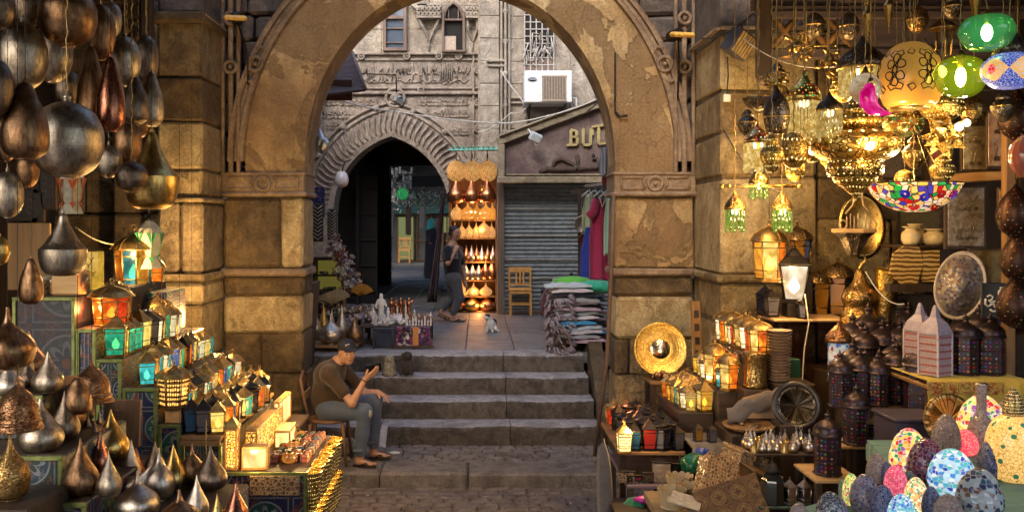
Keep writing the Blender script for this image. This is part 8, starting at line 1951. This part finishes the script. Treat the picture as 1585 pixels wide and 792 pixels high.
for k in range(70):
    x_=R.uniform(-1.5,1.5);y_,z_=R.choice([(R.uniform(8.3,8.96),.004),(R.uniform(9.5,10.12),.134),(R.uniform(11.7,14),.974),(10.15+.33*R.choice([1,2,3])-.03,None)])
    if z_ is None:z_=.133+.21*round((y_-10.12)/.33)
    m.box((x_,y_,z_+.003),(R.uniform(.008,.035),R.uniform(.006,.02),.004),rz=R.random()*3,mat=R.randrange(3))
tag(m.build('litter',[m_plain('bit_pale',(.45,.42,.38),.9),m_plain('bit_brown',(.12,.08,.05),.9),m_plain('bit_dark',(.04,.035,.03),.9)]),'small scraps and grit scattered over the street and steps','litter',kind='stuff')
m=MB();m.quad((-.07,0,0),(.05,.02,-.02),(.07,.05,.2),(-.06,.04,.22));o=m.build('paper_sheet',m_plain('litter_white',(.55,.55,.6),.8),None,loc=(X(590,10.12),10.07,.135));o.modifiers.new('s','SOLIDIFY').thickness=.004;tag(o,'white paper sheet leaning on the first step behind the sandals','paper')
blob('crumpled_tissue',(X(610,9.75),9.75,.142),(.055,.035,.016),m_plain('tissue',(.6,.6,.62),.9),'crumpled white tissue on the landing right of the sandals','tissue',9)
blob('plastic_bag',(X(540,9.7),9.75,.21),(.09,.07,.09),m_plain('clear_bag',(.3,.29,.3),.3),'crumpled grey plastic bag on the ground under the bentwood chair','bag',11)
# ================================================================ goods in the little court
RK=thing('lamp_rack','tall rack glowing orange, lined with shelves for brass lamps','rack',(X(733,16.4),16.45,.97));T=Matrix.Translation((-X(733,16.4),-16.45,-.97));D=16.45
OW=m_wood('rack_wood',(.25,.11,.03),(.4,.2,.06),axis=0);xl,xr=X(697,D),X(769,D)
m=MB(M=T)
for x_ in (xl,xr):m.box((x_,D,2.2),(.05,.34,2.5),bev=.006)
m.box(((xl+xr)/2,D+.17,2.2),(xr-xl,.02,2.5));m.build('frame',m_wood('rack_dark',(.10,.04,.015),(.18,.08,.03)),RK)
SHZ={}
for py in (481,458,433,405,368,340):
    m=MB(M=T);z_=Z(py,D-.15);SHZ[py] =z_;m.box(((xl+xr)/2,D,z_-.012),(xr-xl-.06,.32,.022),bev=.003);m.build('shelf',OW,RK)
GRK='brass and copper lamps on the glowing rack'
RG=m_mosaic('rack_gold',[(.8,.3,.06),(.9,.5,.14),(.5,.18,.04),(.95,.65,.25)],26,(.2,.07,.02),.55,gw=.08);RC=m_metal('rack_copper',(.55,.24,.12),(.3,.12,.05),.25,.3,9);RW=m_lit('rack_orange',(.9,.2,.02),1.3,(1.,.45,.08),.0)
def lampo(kind,mat,px,pyb,hpx,wpx,lb,D=16.35,hang=0):
    H=hpx*D/F;W=wpx/2*D/F
    o=put(vessel_proto(kind,mat),lb,(X(px,D),D,Z(pyb,D) if hang else SHZ[pyb]+.012*H),0,(W,W,H),GRK)
    if hang:m=MB();m.tube([(0,0,1),(0,0,1+hang/H)],.008/W,4);m.build('cord',BLACKM,o)
for i,px in enumerate((706,731,755)):lampo('globe',RG,px,281,32,29,['left','middle','right'][i]+' glowing pierced globe in the top row of the rack',16.25,.12)
for i,px in enumerate((706,730,754)):lampo('drop',RC,px,314,42,27,['left','middle','right'][i]+' copper drop hanging in the second row of the rack',16.2,.5)
for i,(px,wd) in enumerate(((707,18),(724,22),(738,14),(752,22),(762,12))):lampo('bulb',RW if i else RG,px,340,27,wd*1.25,ORD[i]+' small glowing orange lamp from the left in the third row of the rack')
for i,px in enumerate((704,715,726,737,749,761)):lampo('bulb',RG,px,368,24 if i != 4 else 31,15 if i != 4 else 24,ORD[i]+' small brass lamp from the left in the fourth row of the rack')
for i,px in enumerate((722,730,738,746,755,763)):lampo('drop',SILV if i % 2 else RC,px,405,26,13,ORD[i]+' small silver or copper drop from the left in the fifth row of the rack')
for i,px in enumerate((721,731,741,752,762)):lampo('drop',RC if i > 2 else SILV,px,433,28 if i < 3 else 36,14 if i < 3 else 18,ORD[i]+' drop vessel from the left in the sixth row of the rack')
for i,px in enumerate((716,733,752)):lampo('bulb',RG,px,458,20,20,['left','middle','right'][i]+' glowing brass bowl lamp on the low shelf of the rack')
for i,px in enumerate((707,730,755)):lampo('bulb',RC if i != 1 else GOLDB,px,481,27,28,['left','middle','right'][i]+' large onion vessel on the bottom board of the rack')
for (px,py,e) in ((731,285,7),(731,325,7),(745,355,5),(745,398,4),(735,450,5),(742,473,3),(715,300,4)):point((X(px,16.2),16.22,Z(py,16.2)),e*.95,(1,.45,.13),.04)
CW=m_wood('yellow_wood',(.40,.20,.05),(.55,.30,.09));D=15.95
t=thing('wooden_chair','yellow varnished wooden chair standing before the roller shutter','chair',(X(805,D),D-.1,.97));
m=MB();m.box((0,0,.44),(.38,.36,.035),bev=.008);m.box((0,-.16,.40),(.36,.02,.05));m.build('seat',CW,t)
for sx,sy in ((1,1),(1,-1),(-1,1),(-1,-1)):m=MB();m.box((sx*.17,sy*.15,.215),(.035,.035,.43),bev=.004);m.build('leg',CW,t)
m=MB();m.box((0,.17,.76),(.40,.025,.09),bev=.008)
for sx in (-1,1):m.box((sx*.18,.165,.62),(.035,.03,.36),bev=.004)
for q in (-.06,0,.06):m.box((q,.168,.62),(.03,.015,.24))
m.box((0,.168,.51),(.34,.02,.03));m.build('backrest',CW,t)
m=MB()
for sy in (-1,1):m.box((0,sy*.15,.2),(.32,.018,.03))
m.build('stretcher',CW,t)
t=thing('low_stool','black low stool right of the yellow chair','stool',(X(850,15.9),15.85,.97));m=MB();m.box((0,0,.42),(.28,.28,.04),bev=.01);m.build('seat',BLK,t)
for sx,sy in ((1,1),(1,-1),(-1,1),(-1,-1)):m=MB();m.box((sx*.12,sy*.12,.2),(.03,.03,.4));m.build('leg',BLK,t)
t=copy_tree(bpy.data.objects['wooden_chair']);t.location=(X(626,36.5),36.5,.97);t['label'] ='pale yellow chair outside the far shop seen through the passage';t.scale=(1.2,1.2,1.25)
for i,(px,py,r_) in enumerate(((902,347,.13),(905,372,.10),(916,397,.17))):
    t=thing('hanging_pan',['shiny brass pan hanging highest beside the shutter','darker small pan hanging beneath the shiny one','big dim pan hanging lowest beside the shutter'][i],'pan',P(px,py,14.6),0,'pans hung by the clothes stall');m=MB();m.lathe([(0,.04),(r_*.8,.03),(r_,0),(r_*1.05,-.01),(r_,-.012),(r_*.78,.02),(0,.03)],28);o=m.build('dish',[SILV,COPPER,ENGD][i],t);o.rotation_euler=(-PI/2,0,0)
    m=MB();m.box((0,0,r_+.1),(.02,.01,.2),bev=.002);m.build('handle',BLACKM,t)
m=MB();m.box((0,0,0),(.05,.05,2.1));m.box((0,0,1.0),(.3,.04,.04));tag(m.build('wooden_upright',DWOOD,None,loc=(X(897,14.7),14.7,2.02)),'thin dark upright carrying the hanging pans','post')
CS=slab_table('low wooden trestle under the heaped folded clothes',1.02,2.1,11.5,13.2,1.085,DWOODX)
folds=[('white_lilac',(.42,.40,.48)),('blue',(.03,.22,.48)),('grey',(.22,.23,.27)),('dark_red',(.16,.02,.05)),('pale_blue',(.35,.42,.52)),('black_blue',(.03,.035,.07)),('mauve',(.30,.22,.30)),('cream',(.45,.42,.38))]
FM_=[m_cloth('fold_'+n,c,tuple(min(1,q*1.5) for q in c),sc=18) for n,c in folds]
k=0
for j in range(4):
    for i in range(13):
        w_=R.uniform(.42,.58)*(.85+.02*i);z_=1.10+i*.056+j*.003;x_=1.27+j*.07+R.uniform(-.05,.05)-.012*i*.9;y_=11.45+j*.36+R.uniform(-.04,.04)
        m=MB();n_=9;vs=[]
        prof=[]
        for a in range(n_+1):
            u=a/n_;prof.append((-w_/2*math.cos(PI*u*1.0),.0))
        L1=[(w_/2*(1-2*u),.006*math.sin(u*13+k)+.019*(1-abs(2*u-1)**3)) for u in [a/n_ for a in range(n_+1)]];L0=[(-w_/2*(1-2*u),-.02+.004*math.sin(u*9+k)) for u in [a/n_ for a in range(n_+1)]]
        m.prism((L1+L0)[::-1],R.uniform(.30,.36),'xz',off=-.15)
        o=m.build('folded_cloth',FM_[[6,2,0,4,1,0,4,6,0,2,5,0,4][(i+j*3) % 13]],None,loc=(x_,y_,z_));o.rotation_euler=(R.uniform(-.06,.06),R.uniform(-.08,.02),R.uniform(-.25,.25)+.2)
        tag(o,f"folded garment, {ORD[i]} from the bottom of the {['front','second','third','rear'][j]} heap of the clothes stall",'garment','folded garments heaped on the clothes stall');k += 1
def drape(name,label,cat,loc,w_,h_,mat,flare=.0,seed=0,amp=.03,rot=0.,grp=None,top=.5):
    m=MB();vs=[];fs=[];nx,nz=18,12;rr_=random.Random(seed);a1,a2=rr_.uniform(0,6),rr_.uniform(0,6)
    for s_ in (0,1):
        for i in range(nx+1):
            for j in range(nz+1):
                u=i/nx-.5;t=j/nz;ww=w_*(top+(1-top)*min(1,t*2.2))*(1+flare*t);y_=amp*(t+.2)*(math.sin(u*17+a1)+.6*math.sin(u*31+a2+t*2))+(.05*math.cos(u*PI)+.012)*(1 if s_ else -1)*(.4+.6*math.sin(min(1,t*3)*PI/2))
                vs.append((u*ww,y_,-h_*t+.02*math.cos(u*20+a2)*(t > .95)))
    q=(nx+1)*(nz+1)
    for s_ in (0,1):
        for i in range(nx):
            for j in range(nz):
                a=s_*q+i*(nz+1)+j;f=(a,a+1,a+nz+2,a+nz+1);fs.append(f if s_ == 0 else f[::-1])
    for j in range(nz):
        for i in (0,nx):a=i*(nz+1)+j;fs.append((a,a+1,q+a+1,q+a))
    m.add(vs,fs,0,True);o=m.build(name,mat,None,loc=loc);o.rotation_euler=(0,0,rot);return tag(o,label,cat,grp)
GG='garments hanging on the rail at the right of the court'
D=12.2;m=MB();m.tube([P(906,288,D),P(965,283,11.6)],.016,8);tag(m.build('clothes_rail',m_metal('rail_pale',(.5,.5,.5),(.3,.3,.3),.4),None),'pale metal rail carrying garments on hangers','rail')
o=drape('hanging_dress','crimson short sleeved dress with patterned neckline on the rail','dress',P(932,308,11.9),.32,1.02,m_cloth('crimson',(.22,.008,.05),(.35,.02,.09)),.1,1,.025,.1,GG,.55)
m=MB();m.tube([(-.09,-.06,.0),(-.12,-.07,-.16),(-.19,-.06,-.23)],[.05,.065,.06],8);ob=m.build('sleeve',bpy.data.materials['crimson'],o);m=MB();m.tube([(-.05,-.07,.02),(-.02,-.085,-.10),(.03,-.08,.01)],.012,6);m.build('neckline',m_mosaic('embroid',[(.5,.45,.2),(.1,.3,.3),(.4,.1,.1)],90),o)
drape('hanging_dress','long ultramarine blue dress behind the crimson one','dress',P(921,352,12.1),.34,.66,m_cloth('ultramarine',(.008,.02,.22),(.02,.05,.40)),.2,2,.03,0,GG,.7)
drape('hanging_shirt','pale green printed shirt at the left end of the rail','shirt',P(913,300,12.35),.22,.5,m_cloth('pale_green',(.3,.38,.25),(.45,.5,.35)),0,3,.03,.3,GG)
drape('hanging_shirt','turquoise edged garment close to the arch jamb','shirt',P(944,300,11.7),.16,.75,m_cloth('mint',(.2,.45,.38),(.4,.55,.45),stripe=9,axis=0),0,4,.02,.2,GG)
drape('hanging_shirt','blue and white checked shirt hung high beside the arch','shirt',P(943,228,11.7),.24,.34,m_cloth('check_blue',(.06,.12,.32),(.5,.55,.62),stripe=26,axis=0),0,5,.02,.1,GG,.8)
drape('hanging_shirt','dark red garment beneath the checked shirt','shirt',P(944,268,11.8),.2,.14,m_cloth('darkred2',(.14,.01,.02)),0,6,.02,.1,GG,.8)
for i,px in enumerate((912,921,931,941)):
    m=MB();m.tube([(-.11,0,-.09),(-.02,0,0),(.02,0,0),(.11,0,-.09)],.011,6);m.tube([(0,0,0),(0,0,.05)],.005,5);o=m.build('clothes_hanger',m_plain('hanger_pale',(.5,.55,.58),.4) if 'hanger_pale' not in bpy.data.materials else bpy.data.materials['hanger_pale'],None,loc=P(px,296,12.15-i*.12));o.rotation_euler=(0,.2,.6);tag(o,f"pale plastic clothes hanger on the rail, {ORD[i]} from its left end",'hanger','clothes hangers')
m=MB();m.tube([(0,0,0),(0,0,-1.2)],.02,6)
def lump(name,px,py,D,s_,mat,label,cat,seed):
    return blob(name,P(px,py,D),s_,mat,label,cat,seed,14)
lump('green_garment',884,438,11.9,(.25,.2,.09),m_cloth('lime_cloth',(.06,.35,.02),(.12,.5,.05)),'bright lime green garment thrown on the heap at the left','garment',21)
lump('green_garment',922,444,11.6,(.22,.2,.09),m_cloth('emerald_cloth',(.01,.30,.18),(.03,.42,.28)),'emerald green garment thrown on the heap by the blue dress','garment',22)
lump('red_bundle',852,470,13.6,(.14,.16,.24),m_cloth('wine',(.07,.01,.02),(.12,.02,.03)),'dark red cloth bundle behind the clothes heap, by the black stool','bundle',23)
m=MB()
for k in range(150):
    a=R.uniform(0,6.28);h=R.uniform(-.42,.30);r_=.16*(1-.3*abs(h));m.tube([(r_*math.cos(a),r_*math.sin(a),h),(r_*1.3*math.cos(a+.3),r_*1.3*math.sin(a+.3),h-R.uniform(.03,.1))],R.uniform(.008,.02),4)
tag(m.build('fringed_shawls',m_cloth('shawl',(.16,.11,.15),(.30,.25,.30)),None,loc=P(868,492,11.35)),'fringed mauve and grey shawls hanging off the left end of the clothes heap','shawls',kind='stuff')
m=MB();m.lathe([(.12,0),(.125,.02),(.12,.17),(.1,.19),(0,.19)],16);tag(m.build('log_stool',S_BRN,None,loc=(X(871,12.0),11.9,.972)),'short wooden log stool under the fringed shawls','stool')
m=MB();m.box((0,0,0),(.06,.5,1.0),bev=.01);o=m.build('leaning_board',DWOOD,None,loc=(X(481,10.9),10.9,1.35));o.rotation_euler=(0,.08,0);tag(o,'dark board leaning inside the left jamb behind the silver vessels','board')
slab_table('low bench with silver vessels inside the left jamb',X(474,11.6),X(556,11.6),11.3,12.1,1.05,MWOODX)
GV='onion vessels on the low bench behind the seated man'
for i,(a,b,y0,kk,mt,lb,D) in enumerate(((476,498,470,'drop',SILV,'silver onion vessel at the left end of the low bench',11.9),(491,510,466,'drop',GOLDB,'brass tipped onion vessel, second on the low bench',11.95),(493,530,486,'bulb',SILV,'largest silver onion vessel in front on the low bench',11.5),(518,540,470,'drop',SILV,'silver onion vessel right of the largest one',11.9),(536,562,487,'drop',BRONZE,'dark brown onion vessel at the right end of the low bench',11.6),(505,522,478,'drop',SILV,'slim silver onion vessel in the back of the low bench',12.05))):
    H=Z(y0,D)-1.055;W=(b-a)/2*D/F;put(vessel_proto(kk,mt),lb,(X((a+b)/2,D),D,1.055),i,(W,W,H),GV)
for i,(px,y0,y1,kk) in enumerate(((482,205,246,'pear'),(494,200,230,'pear'),(489,165,200,'globe'),(500,212,238,'globe'))):
    D=11.2;H=(y1-y0)*D/F;o=put(vessel_proto(kk,m_metal('pale_steel',(.6,.6,.6),(.4,.38,.36),.3) if 'pale_steel' not in bpy.data.materials else bpy.data.materials['pale_steel']),['pale steel drop hanging inside the left jamb, lowest','pale steel drop right of the lowest one','pale steel globe hanging highest inside the left jamb','dull steel globe nearest the gateway, inside the left jamb'][i],(X(px,D),D,Z(y1,D)),0,(.075,.075,H),'steel vessels hung inside the left jamb')
    m=MB();m.tube([(0,0,1),(0,0,1+.6/H)],.04,4);m.build('cord',BLACKM,o)
t=thing('hanging_bulb_lamp','white opal lamp hanging from the left springing of the gateway arch','lamp',P(529,278,16.2));m=MB();m.lathe(smoothprof([(0,-.14),(.09,-.1),(.12,0),(.09,.1),(.04,.14),(0,.15)],3),20);m.build('shade',m_plain('opal',(.55,.52,.55),.3),t);m=MB();m.tube([(0,0,.14),(.05,0,.3),(.12,.3,.36)],.012,5);m.build('bracket',BLACKM,t)
D=13.6
t=thing('textile_panel','navy blue woven panel hanging high at the left of the court','textile',P(492,313,D));m=MB();m.box((0,0,0),(.2,.02,.44),bev=.004);m.build('cloth',m_mosaic('navy_weave',[(.02,.03,.16),(.03,.05,.22),(.02,.02,.10),(.2,.15,.2)],40,(.02,.03,.15)),t)
for i,(a,b,c,d) in enumerate(((484,500,316,374),(507,521,324,372))):
    t=thing('necklace_stand',['dark velvet stand with chevrons of pale necklaces, the left one','dark velvet stand with chevrons of pale necklaces, the right one'][i],'necklace stand',P((a+b)/2,d,D-.2),0,'necklace stands');w_,h_=(b-a)*D/F,(d-c)*D/F;m=MB();m.box((0,.01,h_/2),(w_,.03,h_),bev=.008);m.build('board',BLK,t);m=MB()
    for k in range(9):z_=h_*(.95-.1*k);m.tube([(-w_*.42,-.012,z_),(0,-.02,z_-.05),(w_*.42,-.012,z_)],.008,4)
    m.build('necklace',m_metal('pale_silver',(.6,.55,.48),(.35,.3,.26),.35) if 'pale_silver' not in bpy.data.materials else bpy.data.materials['pale_silver'],t)
m=MB()
for k in range(420):
    t_=R.random();x_=X(518+30*t_+R.gauss(0,5),13.2);z_=Z(372+75*t_**.8+R.gauss(0,9),13.2);m.box((x_,13.2+R.uniform(-.2,.2),z_),(R.uniform(.02,.05),)*3,rot=Euler((R.random()*3,R.random()*3,0)))
tag(m.build('hanging_trinkets',m_mosaic('trinket_mix',[(.5,.48,.5),(.25,.1,.1),(.12,.1,.12),(.4,.3,.25),(.6,.6,.62)],14,(.1,.08,.08),gw=.03),None),'glittering mass of purses and necklaces sloping down beside the passage','trinkets',kind='stuff')
t=thing('lit_cabinet','small cabinet with a dim yellow lit interior behind the trinkets','cabinet',(X(509,13.8),13.8,.97));m=MB();z0,z1=Z(452,13.6),Z(403,13.6);w_=46*13.6/F
m.box((0,.1,(z0-.97)/2),(w_,.3,z0-.97));m.box((0,.1,z1-.97+.02),(w_+.06,.34,.04));m.box((0,.24,(z0+z1)/2-.97),(w_,.02,z1-z0))
for s_ in (-1,1):m.box((s_*w_/2,.1,(z0+z1)/2-.97),(.03,.3,z1-z0))
m.box((0,.1,(z0+z1)/2-.97),(w_,.28,.02));m.build('case',DWOOD,t);m=MB();m.box((0,.22,(z0+z1)/2-.97),(w_-.04,.01,z1-z0-.03));m.build('lit_panel',m_glow('cabinet_glow',(.6,.5,.1),.05),t)
m=MB()
for k in range(12):m.ball((R.uniform(-.17,.17),R.uniform(0,.15),(z0 if k % 2 else (z0+z1)/2)-.97+.04),R.uniform(.02,.04),8,sc=(1,1,.7))
m.build('glassware',SILV,t)
slab_table('dark stall table behind the silver vessels in the court',X(478,13),X(566,13),12.5,13.4,1.30,DWOODX)
FANM=m_cloth('fan_beige',(.35,.27,.15),(.45,.36,.22))
for i,(px,py,D) in enumerate(((515,470,12.7),(524,466,12.9),(560,458,13.0),(507,472,12.8))):
    m=MB();r_=.17;pts=[(0,0)]+[(r_*math.cos(a),r_*math.sin(a)) for a in [PI*.12+PI*.76*k/12 for k in range(13)]];m.prism(pts,.012,'xz',off=0)
    for k in range(9):a=PI*.15+PI*.7*k/8;m.tube([(0,-.008,0),(r_*math.cos(a),-.008,r_*math.sin(a))],.004,4)
    tag(m.build('straw_fan',FANM if i != 2 else m_metal('gold_fan',(.5,.3,.08),(.3,.16,.04),.5),None,loc=P(px,py,D)),['beige straw fan in front on the stall table','beige straw fan leaning behind the front one','golden fan standing beside the passage mouth','beige straw fan at the left end of the stall table'][i],'fan','straw fans on the court stall')
slab_table('folding table with figurines near the top of the steps',X(560,12.1),X(668,12.1),11.8,12.7,1.235,DWOODX)
t=thing('navy_stool','dark navy plastic stool under the left end of the figurine table','stool',(X(594,11.7),11.74,.97));m=MB();m.box((0,0,.235),(.28,.1,.03),bev=.008);m.build('seat',m_plain('navy_plastic',(.015,.02,.045),.4),t)
for sx in (-1,1):m=MB();m.box((sx*.125,0,.11),(.03,.09,.22));m.build('leg',bpy.data.materials['navy_plastic'],t)
m=MB();m.box((0,0,.11),(.2,.02,.2));m.build('panel',bpy.data.materials['navy_plastic'],t)
t=thing('patterned_box','box covered in purple and white patterned cloth with an orange stripe','box',(X(640,11.72),11.74,.97));m=MB();m.box((0,0,.14),(.44,.12,.25),bev=.01);m.build('body',m_mosaic('purple_print',[(.10,.03,.12),(.02,.02,.03),(.45,.4,.45),(.2,.04,.1),(.05,.02,.06)],22,(.04,.02,.05)),t);m=MB();m.box((.03,-.063,.15),(.07,.006,.23));m.build('orange_stripe',m_plain('stripe_o',(.4,.16,.04),.7),t)
m=MB();m.box((-.0,-.06,.02),(.5,.02,.03));m.build('base_rail',DWOOD,t)
WS=m_plain('white_resin',(.62,.60,.62),.5)
def figurine(loc,s_,mat,label,grp,pose=0):
    t=thing('figurine',label,'figurine',loc,R.uniform(-.5,.5),grp,s_);m=MB();m.lathe([(.03,0),(.032,.01),(.022,.015)],12);m.build('pedestal',mat,t)
    c0=V3(0,0,0);sdf_obj('body',[('c',(0,0,.02),(0,0,.08),.018,.014),('c',(0,0,.08),(0,0,.125),.014,.019),('e',(0,0,.158),(.011,.011,.014),None,.006),('c',(0,0,.125),(0,0,.15),.012,.006),('c',(-.018,0,.13),(-.03,-.008,.10+.05*pose),.007,.006),('c',(.018,0,.13),(.028,-.01,.10),.007,.006)],.004,mat,t,.008);return t
GFW='white resin figures on the figurine table'
fw=figurine((X(590,12),12.0,1.237),2.3,WS,'tall white resin figure standing among the white crystals',GFW)
dup(fw,'small white resin figure left of the tall one',(X(577,12),12.05,1.237),.4,1.2);dup(fw,'small white resin figure right of the tall one',(X(602,12),11.9,1.237),1.2,1.3);dup(fw,'small white resin figure at the front corner of the table',(X(582,11.9),11.88,1.237),2,.9)
for i,(px,y_) in enumerate(((584,12.2),(607,12.0),(618,11.92),(596,11.88),(612,12.25))):
    m=MB()
    for k in range(16):
        a=R.uniform(0,6.28);e=R.uniform(.2,1.4);L_=R.uniform(.07,.15);d=Vector((math.cos(a)*math.cos(e),math.sin(a)*math.cos(e),math.sin(e)));m.tube([(0,0,.0),d*L_*.7,d*L_],[.022,.016,.002],5,smooth=False)
    tag(m.build('crystal_cluster',WS,None,loc=(X(px,y_),y_,1.24)),['spiky white crystal cluster behind the tall white figure','spiky white crystal cluster right of the tall white figure','spiky white crystal cluster near the white candles','spiky white crystal cluster at the front edge of the table','spiky white crystal cluster in the back beside the copper figures'][i],'crystal','white crystal clusters')
fc_=figurine((X(606,12.6),12.6,1.237),1.7,RC,'copper figure, first from the left in the back row of the table','copper figures in the back row',1)
for i,px in enumerate((613,620,627,633)):dup(fc_,f"copper figure, {ORD[i+1]} from the left in the back row of the table",(X(px,12.6),12.6,1.237+.0),i,1.5+.2*(i % 2))
for i,(px,py) in enumerate(((628,468),(614,465),(640,474))):
    t=thing('white_candlestick',['tall white candlestick at the right of the crystals','white candlestick behind the crystals','short white candlestick among the small gilt pieces'][i],'candlestick',(X(px,12.1),12.1+i*.1,1.237),0,'white candlesticks');m=MB();m.lathe([(.03,0),(.03,.01),(.015,.02),(.014,.2-.05*i),(.02,.21-.05*i),(0,.22-.05*i)],12);m.build('stem',m_plain('ivory',(.6,.52,.4),.5) if 'ivory' not in bpy.data.materials else bpy.data.materials['ivory'],t);m=MB();m.lathe([(.008,0),(.008,.04),(0,.05)],8,(0,0,.21-.05*i));m.build('candle',WS,t)
GP=m_mosaic('gilt_mix',[(.35,.26,.14),(.5,.42,.3),(.15,.1,.08),(.6,.55,.48),(.25,.1,.06)],20,(.1,.08,.06),gw=.03)
k=0
for i in range(9):
    for j in range(4):
        px=630+i*4.6;y_=11.85+j*.16;pr=fc_ if (i*j) % 3 else fw
        dup(pr,f"tiny {'copper' if pr is fc_ else 'white'} figure, {ORD[i]} from the left in the {['front','second','third','rear'][j]} row near the patterned box",(X(px,y_),y_,1.237),R.random()*3,R.uniform(.35,.75),'tiny figures near the patterned box')
m=MB()
for k in range(160):m.ball((R.uniform(-.35,.35),R.uniform(-.35,.3),R.uniform(0,.05)),R.uniform(.012,.03),5,sc=(1,1,R.uniform(.6,1.8)))
tag(m.build('souvenir_pile',GP,None,loc=(X(545,12.9),12.9,1.31)),'dense pile of small beige and silver souvenirs on the court stall table','souvenirs',kind='stuff')
m=MB()
for k in range(200):m.ball((R.uniform(-.3,.3),R.uniform(-.2,.3),R.uniform(0,.12)),R.uniform(.015,.035),5,sc=(1,1,R.uniform(.6,1.4)))
tag(m.build('souvenir_pile',m_mosaic('dark_mix',[(.08,.03,.02),(.15,.06,.04),(.3,.2,.15),(.05,.04,.04)],20,(.03,.02,.02),gw=.03),None,loc=(X(488,12.9),12.9,1.31)),'heap of dark beads at the left end of the court stall table','souvenirs',kind='stuff')
m=MB()
for k in range(60):m.ball((R.uniform(-.15,.15),R.uniform(-.1,.15),R.uniform(0,.08)),R.uniform(.02,.035),6)
tag(m.build('shell_pile',m_mosaic('shells',[(.4,.3,.36),(.5,.42,.45),(.25,.18,.22)],30,(.2,.15,.18),gw=.03),None,loc=(X(560,12.3),12.3,1.237)),'pile of mauve shells left of the white crystals','shells',kind='stuff')
def drop_tree(o):
    for k in kids(o):drop_tree(k)
    bpy.data.objects.remove(o)
for o in [q for q in COL.objects if q.parent is None and q.get('category') and len(str(q.get('label','')).split()) < 3]:drop_tree(o)
# ================================================================ camera, light
cam=bpy.data.cameras.new('camera');co=bpy.data.objects.new('camera',cam);COL.objects.link(co)
cam.sensor_width=36.;cam.sensor_fit='HORIZONTAL';cam.lens=36.*F/1585.
co.location=(0,0,ZC);co.rotation_euler=(PI/2,0,0)
cam.shift_x=(792.5-VX)/1585.;cam.shift_y=-(396-HY)/1585.
cam.clip_start=.05;cam.clip_end=500
scene.camera=co
wd=bpy.data.worlds.new('World');scene.world=wd;wd.use_nodes=True
nt=wd.node_tree;bg=nt.nodes['Background']
sky=nt.nodes.new('ShaderNodeTexSky');sky.sky_type='NISHITA';sky.sun_disc=False
sky.sun_elevation=math.radians(38);sky.sun_rotation=math.radians(200);sky.dust_density=3.;sky.air_density=1.
nt.links.new(sky.outputs[0],bg.inputs[0]);bg.inputs[1].default_value=SKY
sl=bpy.data.lights.new('sun','SUN');sl.energy=.6;sl.angle=math.radians(25);sl.color=(1,.93,.85)
so=bpy.data.objects.new('sun',sl);COL.objects.link(so)
so.rotation_euler=Euler((math.radians(52),0,math.radians(-20)))
scene.view_settings.view_transform='Standard';scene.view_settings.look='None'
scene.view_settings.exposure=EXPO;scene.view_settings.gamma=1
scene.view_settings.use_curve_mapping=False
c=scene.cycles
c.use_denoising=True
try:c.denoiser='OPENIMAGEDENOISE'
except Exception:pass
c.max_bounces=7;c.diffuse_bounces=4;c.glossy_bounces=3;c.transmission_bounces=4;c.transparent_max_bounces=10
c.sample_clamp_indirect=6.;c.caustics_reflective=False;c.caustics_refractive=False
c.use_adaptive_sampling=True;c.adaptive_threshold=.02
